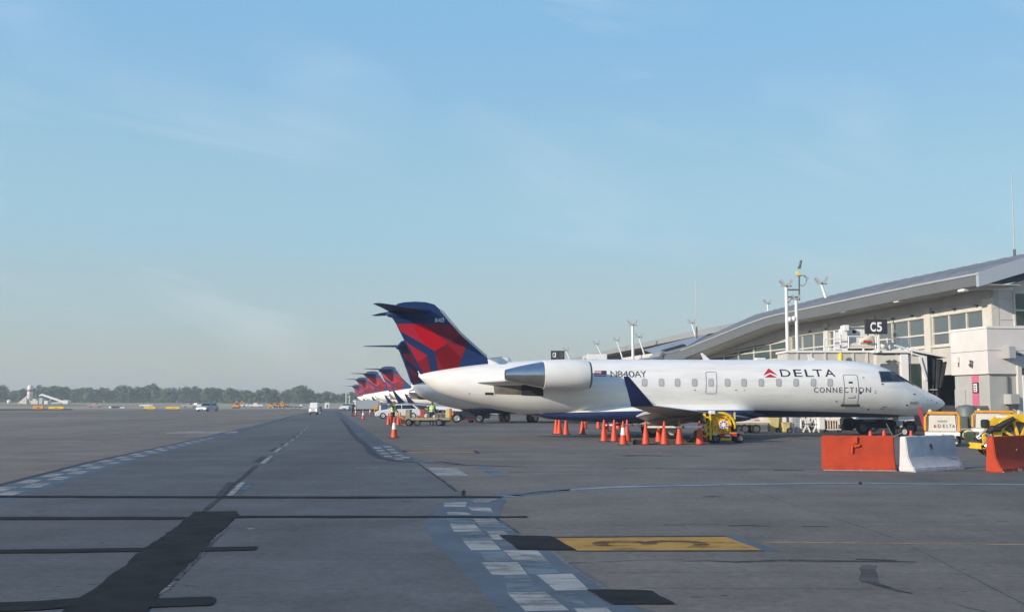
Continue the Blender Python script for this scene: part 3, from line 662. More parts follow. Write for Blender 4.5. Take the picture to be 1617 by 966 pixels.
def livery_mat():                                   # white upper body, navy belly, soft dirt; the boundary is painted along the hull
    m = mat("fuselage_livery", (0.83, 0.81, 0.765), 0.30, var=0.045, scale=0.9, coat=0.25); t = m.node_tree; b = t.nodes["Principled BSDF"]; l = t.links
    c = t.nodes.new("ShaderNodeTexCoord"); s = t.nodes.new("ShaderNodeSeparateXYZ"); l.new(c.outputs["Object"], s.inputs[0])
    def mth(op, a, b_):
        n = t.nodes.new("ShaderNodeMath"); n.operation = op
        for i, v in enumerate((a, b_)):
            if isinstance(v, (int, float)): n.inputs[i].default_value = v
            else: l.new(v, n.inputs[i])
        return n.outputs[0]
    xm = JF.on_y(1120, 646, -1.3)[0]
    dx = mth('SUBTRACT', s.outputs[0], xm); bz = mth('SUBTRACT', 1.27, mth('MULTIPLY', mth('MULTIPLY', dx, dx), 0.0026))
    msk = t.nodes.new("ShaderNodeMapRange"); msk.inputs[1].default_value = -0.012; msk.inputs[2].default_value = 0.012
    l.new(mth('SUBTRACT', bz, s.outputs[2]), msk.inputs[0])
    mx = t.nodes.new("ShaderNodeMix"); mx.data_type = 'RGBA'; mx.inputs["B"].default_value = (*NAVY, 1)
    # grime streaks trailing along the hull
    n = t.nodes.new("ShaderNodeTexNoise"); n.inputs["Scale"].default_value = 2.2; n.inputs["Detail"].default_value = 7
    mp = t.nodes.new("ShaderNodeMapping"); mp.inputs["Scale"].default_value = (0.22, 1, 1.6); l.new(c.outputs["Object"], mp.inputs[0]); l.new(mp.outputs[0], n.inputs["Vector"])
    r = t.nodes.new("ShaderNodeMapRange"); r.inputs[1].default_value = 0.42; r.inputs[2].default_value = 0.75; r.inputs[3].default_value = 1; r.inputs[4].default_value = 0.86; l.new(n.outputs[0], r.inputs[0])
    old = b.inputs["Base Color"].links[0].from_socket
    mm = t.nodes.new("ShaderNodeMix"); mm.data_type = 'RGBA'; mm.blend_type = 'MULTIPLY'; mm.inputs["Factor"].default_value = 1
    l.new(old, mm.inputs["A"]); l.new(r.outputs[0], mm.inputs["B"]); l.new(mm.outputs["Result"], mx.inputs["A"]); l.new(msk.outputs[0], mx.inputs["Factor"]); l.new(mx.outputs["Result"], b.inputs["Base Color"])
    return m
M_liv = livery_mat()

jet = empty("passenger_jet", JF.o, PSI)
# fuselage
mb = MB(); secs = []
NS = 110
for i in range(NS):
    u = i / (NS - 1); x = SX[0] + (SX[-1] - SX[0]) * (u + 0.06 * math.sin(2 * math.pi * u) * -1 * 0.9)
    zc, hh, w = (ZT(x) + ZB(x)) / 2, (ZT(x) - ZB(x)) / 2, HW(x)
    secs.append([(x, w * math.sin(2 * math.pi * k / 48), zc + hh * math.cos(2 * math.pi * k / 48)) for k in range(48)])
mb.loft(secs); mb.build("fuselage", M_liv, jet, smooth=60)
# wing-body fairing
xa, xb = JF.on_y(855, 660, -1)[0], JF.on_y(1215, 656, -1.2)[0]
mb = MB(); secs = []
for i in range(26):
    u = i / 25; x = xa + (xb - xa) * u; k = max(0.0, math.sin(math.pi * min(1, u))) ** 0.5
    sm = lambda a, b: (lambda t: t * t * (3 - 2 * t))(min(1, max(0, (u - a) / (b - a))))
    kw = sm(0.0, 0.42) * (1 - sm(0.86, 1.0))
    zb = 0.97 - 0.29 * k; zt = 1.18 + 0.38 * kw; w = 0.62 + 1.06 * kw
    prof_ = []
    for j in range(24):
        t = 2 * math.pi * j / 24; ce, se = math.cos(t), math.sin(t)
        prof_.append((x, w * math.copysign(abs(ce) ** 0.62, ce), (zb + zt) / 2 + (zt - zb) / 2 * math.copysign(abs(se) ** 0.7, se)))
    secs.append(prof_)
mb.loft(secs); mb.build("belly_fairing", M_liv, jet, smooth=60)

# wings
def foil(le, te, th, camber=0.015):
    le, te = Vector(le), Vector(te); c = te - le; out = []
    for f, k in ((0, 0), (0.03, .45), (0.12, .82), (0.32, 1.0), (0.6, .78), (0.85, .33), (1, .04)): out.append(le + c * f + Vector((0, 0, th * 0.5 * k + camber)))
    for f, k in ((1, -.04), (0.85, -.25), (0.6, -.6), (0.32, -.85), (0.12, -.75), (0.03, -.42)): out.append(le + c * f + Vector((0, 0, th * 0.5 * k + camber)))
    return out
wl = JF.on_y(1032, 640.5, -10.3); wt = JF.on_y(996, 640.5, -10.3); rl = JF.on_y(1190, 652, -1.3); rte = JF.on_y(1062, 662, -1.4)
def lerp(a, b, t): return a + (b - a) * t
for sd in (-1, 1):
    def sec(t, th, te_extra=0.0):
        y = lerp(1.1, 10.3, t); xle = lerp(rl[0], wl[0], t); xte = lerp(rte[0], wt[0], t) - te_extra; z = lerp(0.90, wl[1], t)
        return foil((xle, sd * y, z), (xte, sd * y, z - 0.13 * (1 - t)), th, -0.01)
    w = MB(); w.loft([sec(0, .34, .35), sec(.12, .27, .1), sec(.3, .21, -.12), sec(.6, .16, -.06), sec(1, .11)])
    wing = w.build("wing", M_wing, jet, smooth=40)
    f = MB()
    for (t0, t1) in ((0.04, 0.30), (0.32, 0.66)):
        q = []
        for t in (t0, t1):
            y = lerp(1.1, 10.3, t); xte = lerp(rte[0], wt[0], t) + (.02 if t < .28 else .10); z = lerp(0.90, wl[1], t) - 0.13 * (1 - t)
            c = 0.75 * (1 - 0.45 * t)
            q.append([(xte + 0.28, sd * y, z + 0.03), (xte - c * 0.4, sd * y, z + 0.0), (xte - c, sd * y, z - 0.16), (xte - c * 0.95, sd * y, z - 0.20), (xte - c * 0.3, sd * y, z - 0.10), (xte + 0.28, sd * y, z - 0.04)])
        f.loft(q)
    f.build("flap", M_white, wing, smooth=30)
    for t in (0.2, 0.42):
        y = lerp(1.1, 10.3, t); xte = lerp(rte[0], wt[0], t); z = lerp(.90, wl[1], t) - 0.22
        p = MB(); p.tube([(xte + 1.5, sd * y, z + .05), (xte + 0.9, sd * y, z), (xte, sd * y, z - .10), (xte - .6, sd * y, z - .24), (xte - .85, sd * y, z - .30)], [.03, .11, .13, .08, .02], 10)
        p.build("flap_track_fairing", M_wing, wing, smooth=50)
    tl, tt = JF.on_y(993, 594, -10.75), JF.on_y(984.5, 593.5, -10.75)
    w = MB(); b0, b1 = (wl[0], wl[1] - .02), (wt[0], wt[1] - .02)
    def wsec(t, y, th):
        xl, xt, z = lerp(b0[0], tl[0], t), lerp(b1[0], tt[0], t), lerp(b0[1], tl[1], t); out = []
        for ff, k in ((0, 0), (.1, .7), (.35, 1), (.7, .6), (1, .05), (.7, -.6), (.35, -1), (.1, -.7)): out.append((lerp(xl, xt, ff), sd * (y + th * k), z))
        return out
    w.loft([wsec(0, 10.30, .05), wsec(.08, 10.42, .045), wsec(.5, 10.58, .035), wsec(1, 10.75, .02)]); w.build("winglet", M_navy, jet, smooth=40)

# engines
ex = lambda p: JF.on_y(p, 592, -2.05)[0]
zc = JF.on_y(890, 591.8, -2.05)[1]
for sd in (-1, 1):
    M = Matrix.Translation((0, sd * 2.05, zc)) @ Matrix.Rotation(R(90), 4, 'Y')
    n = MB(); n.lathe([(.630, ex(857.5)), (.648, ex(862)), (.675, ex(876)), (.690, ex(893)), (.682, ex(910)), (.650, ex(922)), (.612, ex(928.5))], 40, M, cap1=False)
    n.build("nacelle", M_white, jet, smooth=40)
    n = MB(); n.lathe([(.613, ex(928.3)), (.598, ex(930.6)), (.570, ex(931.6)), (.540, ex(931.0)), (.515, ex(928)), (.50, ex(918))], 40, M, cap0=False, cap1=False)
    n.build("intake_lip", M_dgrey, jet, smooth=60)
    n = MB(); n.lathe([(.505, ex(917)), (.502, ex(918))], 32, M)
    fan = n.build("fan", M_dark, jet)
    n = MB(); n.lathe([(.16, ex(918)), (.12, ex(921)), (.0, ex(925))], 16, M); n.build("spinner", M_dgrey, fan, smooth=60)
    n = MB()
    for k in range(18): t = k * math.pi / 9; n.add([M @ Vector((r_ * math.cos(t + a), r_ * math.sin(t + a), ex(918.6 + q_))) for r_, a, q_ in ((.15, 0, 0), (.49, -.05, .3), (.49, .13, 1.2), (.15, .1, .9))], [(0, 1, 2, 3)])
    n.build("fan_blade", M_dgrey, fan, recalc=False)
    n = MB(); n.lathe([(.585, ex(857.4)), (.565, ex(853)), (.50, ex(840)), (.40, ex(823)), (.285, ex(806)), (.225, ex(797.5)), (.20, ex(797.6)), (.19, ex(806))], 40, M, cap0=False)
    n.build("exhaust_cone", M_chrome, jet, smooth=40)
    n = MB(); zp = JF.on_y(800, 603, -1.5)[1]
    n.prism([(ex(757), sd * .9, zp - .02), (ex(757), sd * 1.05, zp - .02), (ex(797), sd * 1.75, zp + .02), (ex(905), sd * 1.75, zp + .10), (ex(915), sd * 1.1, zp + .10)], (0, 0, .13))
    n.build("pylon", M_white, jet, bevel=.03)
# soot-stained panel, painted pylon shade and vents behind the engine
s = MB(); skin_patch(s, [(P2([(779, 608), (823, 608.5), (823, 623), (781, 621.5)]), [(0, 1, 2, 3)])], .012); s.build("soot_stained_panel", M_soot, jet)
s = MB(); skin_patch(s, [(P2([(823, 607.5), (857, 607), (858, 625), (823, 623.5)]), [(0, 1, 2, 3)])], .018); s.build("shade_soot_patch", M_dark, jet)  # dark patch on the skin: painted pylon shadow with exhaust soot
s = MB(); skin_patch(s, [(P2([(766, 619.2), (779.5, 619.5), (779.5, 623.4), (766, 623)]), [(0, 1, 2, 3)])], .012); s.build("tail_vent", M_dark, jet)
s = MB(); skin_patch(s, [(P2([(764.6, 618), (781, 618.4), (781, 624.6), (764.6, 624.2)]), [(0, 1, 2, 3)])], .008); s.build("tail_vent_rim", M_white, jet)
# dorsal fairing ahead of the fin
d0, d1 = JF.on_y(764, 577, 0), JF.on_y(808, 574, 0)
n = MB(); secs = []
for u, hgt, w in ((0, 0, .08), (.12, .22, .14), (.3, .26, .17), (.8, .26, .17), (.93, .18, .15), (1, 0, .08)):
    x = lerp(d0[0], d1[0], u); zb_ = ZT(x) - .15; secs.append([(x, -w, zb_), (x, -w * .8, ZT(x) + hgt * .8), (x, 0, ZT(x) + hgt), (x, w * .8, ZT(x) + hgt * .8), (x, w, zb_)])
n.loft(secs); n.build("dorsal_fairing", M_white, jet, smooth=50)
# fin
fp = lambda pts: [(580 + a / 6.9, 465 + b / 6.9) for a, b in pts]
FO = fp([(600, 868), (450, 592), (385, 462), (310, 312), (235, 195), (330, 100), (400, 85), (520, 78), (640, 85), (730, 110), (790, 165), (1010, 425), (1300, 680), (1365, 772)])
f2 = [JF.on_y(a, b, 0) for a, b in FO]
f2[0] = (f2[0][0], f2[0][1] - .25); f2[-1] = (f2[-1][0], f2[-1][1] - .25)
n = MB(); n.prism([(x, -.13, z) for x, z in f2], (0, .26, 0)); fin = n.build("fin", RED["navy"], jet, bevel=.045)
PAN = [("light", [(318, 318), (490, 318), (620, 545), (372, 405)]), ("bright", [(490, 318), (600, 318), (880, 525), (735, 615), (620, 545)]), ("muted", [(600, 318), (915, 320), (1012, 434), (905, 522), (880, 525)]),
       ("dusk", [(1012, 434), (1094, 512), (1078, 562), (960, 545), (905, 522)]), ("deep", [(735, 615), (872, 545), (1030, 690), (990, 800), (832, 826), (745, 650)]), ("medium", [(880, 525), (905, 522), (960, 545), (1078, 562), (1030, 690), (872, 545)]),
       ("light", [(415, 510), (655, 665), (550, 735)]), ("medium", [(550, 735), (655, 665), (690, 846), (612, 858), (440, 548), (415, 510)]), ("medium", [(745, 650), (832, 826), (772, 836)])]
for sd in (-1, 1):
    n = MB(); ms = []
    for i, (k, pts) in enumerate(PAN):
        if RED[k] not in ms: ms.append(RED[k])
        n.cur = ms.index(RED[k]); n.poly([(x, sd * (.136 + .0005 * i), z) for x, z in (JF.on_y(a, b, -.13) for a, b in fp(pts))])
    n.build("fin_livery", ms, fin)
n = MB(); le = [JF.on_y(a, b, 0) for a, b in fp([(778, 166), (988, 432), (1276, 688), (1316, 676), (1024, 414), (795, 146)])]
n.prism([(x, -.139, z) for x, z in le], (0, .278, 0)); n.build("leading_edge", mat("polished_edge", (.48, .52, .58), .35, metal=.3), fin, bevel=.05)
# horizontal stabiliser
rL, rT = JF.on_y(682, 491.5, 0), JF.on_y(614, 494, 0); tT = JF.on_y(588.5, 477, -3.15); tL = JF.on_y(603, 479.5, -3.15)
for sd in (-1, 1):
    n = MB(); n.loft([foil((rL[0], sd * .05, rL[1]), (rT[0], sd * .05, rL[1] - .03), .24, 0), foil((lerp(rL[0], tL[0], .5), sd * 1.6, lerp(rL[1], tL[1], .5)), (lerp(rT[0], tT[0], .5), sd * 1.6, lerp(rL[1], tL[1], .5)), .16, 0), foil((tL[0], sd * 3.15, tL[1]), (tT[0], sd * 3.15, tL[1]), .07, 0)])
    n.build("tailplane", RED["navy"], jet, smooth=40)
n = MB(); b0, b1 = JF.on_y(608, 495.5, 0), JF.on_y(688, 497, 0)
n.lathe([(.02, 0), (.13, .15), (.22, .6), (.27, 1.2), (.25, 1.7), (.14, 2.15), (.02, 2.35)], 20, Matrix.Translation((b0[0], 0, b0[1])) @ Matrix.Rotation(R(92), 4, 'Y')); n.build("tail_bullet", RED["navy"], jet, smooth=60)
# tail cone tip
n = MB(); e0 = JF.on_y(660, 586, 0); e1 = JF.on_y(671, 592, 0); n.tube([(e0[0], 0, e0[1]), (lerp(e0[0], e1[0], .5), 0, lerp(e0[1], e1[1], .6)), (e1[0], 0, e1[1] - .05)], [.03, .09, .14], 10); n.build("tail_light_fairing", M_white, jet, smooth=60)
# cabin windows, doors, cockpit
for cx in (990.5, 1017.5, 1044.2, 1069.5, 1096.5, 1122.5, 1148.5, 1174.5, 1201.8, 1229.4, 1256.8, 1284.2, 1310.5):
    n = MB(); o_ = P2(rring(cx - 4.2, 597.6, cx + 4.2, 610.0, 2.8)); i_ = P2(rring(cx - 3.0, 598.9, cx + 3.0, 608.8, 2.2))
    k = len(i_); skin_patch(n, [(i_, [tuple(range(k))])], .010, 0); w_ = n.build("cabin_window", M_cabin, jet)
    n = MB(); ring_patch(n, o_, i_, .012); n.build("window_frame", mat("window_rim", (0.40, 0.40, 0.40), .5, var=.05) if "window_rim" not in MATS else MATS["window_rim"], w_)
def seam(name, x0, y0, x1, y1, w, rad, m=M_seam):
    n = MB(); ring_patch(n, P2(rring(x0, y0, x1, y1, rad)), P2(rring(x0 + w, y0 + w, x1 - w, y1 - w, max(.4, rad - w))), .009); return n.build(name, m, jet)
seam("emergency_exit", 1113.8, 586.8, 1131.2, 621.5, .75, 2.5)
door = seam("cabin_door", 1330.6, 591.2, 1353.8, 640.2, .85, 3)
n = MB(); skin_patch(n, [(P2([(1327.6, 637.4), (1357.6, 637.4), (1357.6, 641.4), (1327.6, 641.4)]), [(0, 1, 2, 3)])], .03); n.build("door_sill", M_dgrey, door)
n = MB(); skin_patch(n, [(P2([(1340, 602.3), (1346, 602.3), (1346, 605), (1340, 605)]), [(0, 1, 2, 3)])], .014); n.build("door_window", M_dark, door)
n = MB(); skin_patch(n, [(P2([(1339, 627), (1348, 627), (1350, 624.5), (1351, 625), (1349, 628), (1339, 628)]), [tuple(range(6))])], .014); n.build("door_handle", M_seam, door)
n = MB()
for (a, b, w_, h_) in ((1097.2, 615.6, .8, .8), (1162, 615.6, .8, .8), (1175.5, 615.5, .6, .6), (1165, 640, 1, 1), (1320.6, 633, .9, .9), (1371, 645.8, 1.2, 1.2), (1358.6, 619.5, 1.5, 2), (1393.6, 606.3, 1.8, .8), (1444, 622.2, 1.8, .7), (1432, 639.3, 1.3, 1.3), (1397, 642, 3.5, .45), (1393.5, 644.8, 3, .45), (1382, 617, 1, .5), (1382, 620, 1, .5), (1363.4, 596, 1.6, .5), (1465, 632, .7, .7), (1471, 632, .7, .7), (1479, 635.5, .7, .7), (741, 621, .7, .7), (1290, 655, .7, .7)):
    skin_patch(n, [(P2([(a - w_, b - h_), (a + w_, b - h_), (a + w_, b + h_), (a - w_, b + h_)]), [(0, 1, 2, 3)])], .012)
n.build("drain_port", M_dark, jet)
# cockpit glazing
cw = MB(); skin_patch(cw, [(P2([(1388.5, 587.2), (1413.5, 588), (1422, 594), (1433.5, 601.6), (1392, 602)]), [tuple(range(5))])], .012); cwo = cw.build("cockpit_side_window", M_glass, jet)
cw = MB(); ring_patch(cw, P2([(1386.8, 586), (1414.3, 586.9), (1423, 593.2), (1436.5, 602.4), (1391, 603.2)]), P2([(1388.7, 587.3), (1413.4, 588.1), (1421.8, 594.1), (1433.2, 601.5), (1392.2, 601.9)]), .014); cw.build("window_frame", M_dgrey, cwo)
cw = MB(); skin_patch(cw, [(P2([(1404.6, 588.3), (1405.6, 588.3), (1412.5, 601.5), (1411.3, 601.5)]), [(0, 1, 2, 3)])], .016); cw.build("window_post", M_dgrey, cwo)
ws = MB()
def wsp(x, f): zc_, hh = (ZT(x) + ZB(x)) / 2, (ZT(x) - ZB(x)) / 2; t = R(f); return Vector((x + .012, -HW(x) * math.sin(t) * 1.006, zc_ + hh * math.cos(t) + .012))
xw0, xw1 = JF.on_y(1433.5, 602, 0)[0], JF.on_y(1405, 586, 0)[0]
for (a0, a1) in ((3, 42), (-42, -3)):
    g = [[wsp(lerp(xw0, xw1, i / 5), lerp(a0, a1, j / 6)) for j in range(7)] for i in range(6)]
    ws.add([p for row in g for p in row], [(i * 7 + j, i * 7 + j + 1, (i + 1) * 7 + j + 1, (i + 1) * 7 + j) for i in range(5) for j in range(6)])
ws.build("windshield", M_glass, jet, smooth=60)
# aerials and beacon
for (a, b, c, d) in ((1106, 557.6, 1118.5, 569), (1275, 559.6, 1284, 569)):
    p, q2 = JF.on_y(a, b, 0), JF.on_y(c, d, 0); n = MB()
    n.prism([(p[0], -.02, p[1]), (p[0] + .09, -.02, p[1] + .02), (q2[0] + .12, -.02, q2[1]), (q2[0] - .22, -.02, q2[1])], (0, .04, 0)); n.build("blade_aerial", M_white, jet)
n = MB(); p = JF.on_y(1200, 567.5, 0); n.box((p[0], 0, p[1] + .02), (.5, .3, .12)); n.build("satcom_plate", M_white, jet, bevel=.03)
# landing gear
def wheel(mb_t, mb_r, x, y, r, w):
    M = Matrix.Translation((x, y, r)) @ Matrix.Rotation(R(90), 4, 'X')
    mb_t.lathe([(r * .58, -w / 2), (r * .9, -w / 2), (r, -w * .3), (r, w * .3), (r * .9, w / 2), (r * .58, w / 2)], 28, M, cap0=False, cap1=False)
    mb_r.lathe([(r * .15, -w * .42), (r * .5, -w * .36), (r * .6, -w * .46), (r * .6, w * .46), (r * .5, w * .36), (r * .15, w * .42)], 24, M)
gx = JF.on_y(1057, 690, -1.6)[0]
for sd in (-1, 1):
    g = MB(); g.tube([(gx, sd * 1.6, 1.1), (gx, sd * 1.6, .38)], [.11, .08], 12); g.bar((gx, sd * 1.6, .5), (gx, sd * .7, 1.0), .08); g.bar((gx, sd * 1.35, .38), (gx, sd * 1.85, .38), .09); g.bar((gx + .05, sd * 1.6, .6), (gx + .5, sd * 1.55, .95), .05)
    leg = g.build("main_gear_leg", M_galv, jet)
    for oy in (-.24, .24):
        a, b = MB(), MB(); wheel(a, b, gx, sd * 1.6 + oy, .39, .24); wo = a.build("main_wheel", M_black, leg, smooth=40); b.build("wheel_hub", M_cream, wo, smooth=40)
nx = JF.on_y(1424, 690, 0)[0]
g = MB(); g.tube([(nx, 0, 1.1), (nx, 0, .25)], [.08, .06], 12); g.bar((nx, -.24, .23), (nx, .24, .23), .06); g.bar((nx - .05, 0, .45), (nx - .5, 0, 1.0), .05)
leg = g.build("nose_gear_leg", M_galv, jet)
for oy in (-.18, .18):
    a, b = MB(), MB(); wheel(a, b, nx, oy, .23, .16); wo = a.build("nose_wheel", M_black, leg, smooth=40); b.build("wheel_hub", M_cream, wo, smooth=40)
d = MB()
for sd in (-1, 1): d.box((nx + .1, sd * .30, .86), (.8, .03, .22))
d.build("nose_gear_door", M_white, jet)

# the five other jets, parked further along the concourse
tail = JF.on_y(661, 592, 0)
def park(px_, py_, Y, yaw, lab):
    o = copy_tree(jet); T = at(px_, py_, Y); c, s_ = math.cos(yaw), math.sin(yaw)
    o.location = (T.x - c * tail[0], T.y - s_ * tail[0], 0); o.rotation_euler = (0, 0, yaw)
    return tag(o, lab, "airplane", "jets parked nose in along the concourse")
park(650, 607, 79.5, R(45), "jet close behind the nearest jet, only fin edge, thin dark tailplane and tail cone showing")
park(614.5, 616, 138, R(-18), "third jet back, red fin and white body beyond the white car")
park(588.5, 620, 160, R(-18), "fourth jet back, red fin overlapped by the third jet's fin")
park(573, 624, 200, R(-18), "fifth jet back, small red fin with a navy tailplane")
park(564, 627.5, 286, R(-18), "farthest and smallest jet, red fin above the white box truck")
tag(jet, "nearest white regional jet with navy and red fin, full side view behind the cones", "airplane", "jets parked nose in along the concourse")

# writing on the nearest jet
def skin_text(mb, txt, x0, y0, x1, y1, off=.012, mi=0):
    a, b = flank(x0, y1), flank(x1, y0); vs, fs = glyph(txt)
    skin_patch(mb, [([(lerp(a[0], b[0], u), lerp(a[1], b[1], v)) for u, v in vs], fs)], off, mi)
n = MB()
for ch, a, b in (("D", 1233.3, 1246), ("E", 1254.6, 1264.3), ("L", 1272.4, 1281.8), ("T", 1285.3, 1296.8), ("A", 1303.2, 1316.2)): skin_text(n, ch, a, 583.3, b, 594.6)
n.build("airline_name", M_text, jet)
n = MB()
for tri in WIDGET: 
    a, b = flank(1205.6, 595.6), flank(1224.6, 581.6); skin_patch(n, [([(lerp(a[0], b[0], u), lerp(a[1], b[1], v)) for u, v in tri], [tuple(range(len(tri)))])], .012)
n.build("airline_emblem", M_logo, jet)
n = MB()
for i, ch in enumerate("CONNECTION"):
    x0, x1 = ((1284, 1290.6), (1293, 1300.8), (1303.6, 1310.6), (1313.6, 1320.6), (1323.8, 1329.2), (1331.6, 1338.4), (1340.4, 1347), (1350.2, 1351.3), (1354.6, 1362.6), (1366, 1373.6))[i]
    skin_text(n, ch, x0 + 1, 611.2, x1 + 1, 619.6)
n.build("airline_subtitle", M_gtext, jet)
n = MB()
for ch, a, b in (("N", 964.6, 973.4), ("8", 975.6, 982), ("4", 983.8, 991), ("0", 993, 1001), ("A", 1002.4, 1011.2), ("Y", 1011.8, 1019.6)): skin_text(n, ch, a, 585.6, b, 595.4)
n.build("registration", M_gtext, jet)
n = MB(); skin_text(n, "840", 1436.8, 633.4, 1450.2, 638.8); n.build("fleet_number", M_gtext, jet)
n = MB()
a, b = JF.on_y(686.6, 508.8, -.14), JF.on_y(701.2, 502.2, -.14)
flat_text(n, "840", (a[0], -.142, a[1]), (b[0] - a[0], 0, 0), (0, 0, b[1] - a[1])); n.build("fleet_number", M_wtext, jet)
n = MB(); Mfl = [mat("flag_red", (0.36, 0.06, 0.08), .5), mat("flag_white", (0.66, 0.62, 0.60), .5), mat("flag_navy", (0.03, 0.035, 0.09), .5)]
for i in range(7): skin_patch(n, [(P2([(938.6, 585.2 + i * 1.26), (957.4, 585.2 + i * 1.26), (957.4, 586.46 + i * 1.26), (938.6, 586.46 + i * 1.26)]), [(0, 1, 2, 3)])], .010, i % 2)
skin_patch(n, [(P2([(949.5, 585.2), (957.4, 585.2), (957.4, 590.2), (949.5, 590.2)]), [(0, 1, 2, 3)])], .014, 2)
n.build("flag_marking", Mfl, jet)
# ------------------------------------------------------------------ concourse
TF = Frame((1572 - 808.5) / F * 60, 60.0, R(9.4))     # near corner of the concourse; local x into the building, y along it away from us
term = tag(empty("terminal_building", TF.o, TF.ang), "near concourse building with grey curved metal roof and a row of tinted windows", "building")
OV = 2.1
ETOP = sorted(TF.on_x(a, b, -OV) for a, b in [(1545, 431.5), (1460, 447.5), (1380, 464), (1300, 481), (1215, 499), (1180, 511), (1130, 531), (1075, 553)])
EBOT = sorted(TF.on_x(a, b, -OV) for a, b in [(1545, 450), (1460, 466), (1380, 482), (1300, 498), (1215, 513), (1180, 526), (1130, 545.5), (1079, 566)])
RIDG = sorted(TF.on_x(a, b, 5.5) for a, b in [(1617, 402), (1500, 426.5), (1400, 447), (1300, 470), (1200, 495), (1135, 516), (1090, 529)])
def pw(tab, y):
    if y <= tab[0][0]: (a, b), (c, d) = tab[0], tab[1]
    elif y >= tab[-1][0]: (a, b), (c, d) = tab[-2], tab[-1]
    else: (a, b), (c, d) = next((p, q) for p, q in zip(tab, tab[1:]) if p[0] <= y <= q[0])
    return b + (d - b) * (y - a) / (c - a)
YN, YF = ETOP[0][0], ETOP[-1][0]
zf0 = ETOP[0][1]; SL = 0.33
def eave(y): return pw(ETOP, y)
def ebot(y): return pw(EBOT, y)
def ridge(y):
    return pw(RIDG, y) if y >= RIDG[0][0] else RIDG[0][1]
BAYS = [0.55, 6.7, 13.7, 20.7, 27.5]
# walls
w = MB(); w.box2((0, 13.2, 0), (.35, YF, 5.05)); w.box2((0, 0, 0), (.35, 1.2, 5.05)); w.box2((0, 1.2, 3.25), (.35, 13.2, 5.05))
w.build("lower_wall", M_beige, term)
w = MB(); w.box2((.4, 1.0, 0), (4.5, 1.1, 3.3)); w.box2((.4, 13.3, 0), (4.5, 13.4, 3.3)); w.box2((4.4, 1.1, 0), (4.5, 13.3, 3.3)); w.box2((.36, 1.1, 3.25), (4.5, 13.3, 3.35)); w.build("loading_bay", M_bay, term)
w = MB(); ys_ = [0 + (27.5 - 0) * i / 14 for i in range(15)]
w.prism([(.02, y, 6.86) for y in ys_] + [(.02, y, ebot(y) + .1) for y in reversed(ys_)], (.33, 0, 0)); w.build("upper_wall", M_beige, term)
w = MB(); w.box2((-.05, .02, 6.84), (.0, 27.4, 7.22)); w.build("window_head_band", M_cream, term)
w = MB(); w.box2((-.12, .02, 4.93), (.0, 27.4, 5.06)); w.build("sill_band", M_cream, term)
for y in BAYS:
    w = MB(); w.box2((-.14, y - .36 if y > 1 else 0.01, 3.3 if y == 6.7 else 0), (.34, y + .36, 7.45)); w.build("column", M_cream, term, bevel=.02)
w = MB(); w.box2((.05, 28, 0), (.4, YF - 1, 5.2)); w.build("curtain_base", M_grey, term)
# windows: a frame with its panes
def window(y0, y1, z0, z1, nx_, rows, x=0.12, m=M_wind, top=None):
    f = MB(); zt = (lambda y: z1) if top is None else top; t = .05
    cols = [y0 + (y1 - y0) * i / nx_ for i in range(nx_ + 1)]
    for c in cols: f.box2((x - .10, c - t, z0), (x + .02, c + t, zt(c)))
    lv = [z0] + rows
    for z in lv: f.box2((x - .085, y0, z - t), (x + .018, y1, z + t))
    f.prism([(x - .07, y0, zt(y0) - .05), (x - .07, y1, zt(y1) - .05), (x - .07, y1, zt(y1) + .05), (x - .07, y0, zt(y0) + .05)], (.086, 0, 0))
    fr = f.build("window", M_cream, term)
    for a, b in zip(cols, cols[1:]):
        for i, z in enumerate(lv):
            top_a = zt(a) if i == len(lv) - 1 else lv[i + 1]; top_b = zt(b) if i == len(lv) - 1 else lv[i + 1]
            if min(top_a, top_b) - z < .1 and max(top_a, top_b) - z < .25: continue
            p = MB(); p.prism([(x, a + t, z + .02), (x, b - t, z + .02), (x, b - t, max(z + .05, top_b)), (x, a + t, max(z + .05, top_a))], (.02, 0, 0)); p.build("pane", m, fr)
for a, b in zip(BAYS, BAYS[1:]): window(a + .36, b - .36, 5.08, 6.84, 3, [5.80])
GT = sorted(TF.on_x(a, b, .2) for a, b in [(1232, 540), (1190, 547.5), (1150, 557)])
def gtop(y): return pw(GT, y)
window(28.0, 50.0, 5.2, 0, 6, [TF.on_x(1210, 554.5, .2)[1]], x=.2, m=M_wgreen, top=gtop)
w = MB(); ys_ = [27.9 + (YF - 28.9) * i / 12 for i in range(13)]
w.prism([(.1, y, max(5.3, gtop(y) + .05)) for y in ys_] + [(.1, y, ebot(y) + .1) for y in reversed(ys_)], (.3, 0, 0)); w.build("sloping_upper_wall", M_beige, term)
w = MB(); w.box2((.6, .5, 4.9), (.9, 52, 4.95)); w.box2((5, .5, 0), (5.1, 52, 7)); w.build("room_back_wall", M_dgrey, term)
# end wall facing us
xe = 13.0
w = MB(); w.prism([(.36, .02, 0), (xe, .02, 0), (xe, .02, ebot(0) + xe * SL), (.36, .02, ebot(0) + .05)], (0, .3, 0)); w.build("end_wall", M_pier, term)
(ax, az), (bx, bz) = TF.on_y(1600.5, 462, 0), TF.on_y(1660, 516, 0)
f = MB()
for x in (ax, (ax + bx) / 2, bx): f.box2((x - .05, -.06, bz), (x + .05, .03, az))
for z in (az, az + (bz - az) * .52, bz): f.box2((ax, -.055, z - .05), (bx, .025, z + .05))
fr = f.build("window", M_cream, term)
zm = az + (bz - az) * .52
for x0, x1 in ((ax, (ax + bx) / 2), ((ax + bx) / 2, bx)):
    for z0, z1 in ((bz, zm), (zm, az)): p = MB(); p.box2((x0 + .05, -.02, z0 + .05), (x1 - .05, .015, z1 - .05)); p.build("pane", M_wgreen, fr)
w = MB()
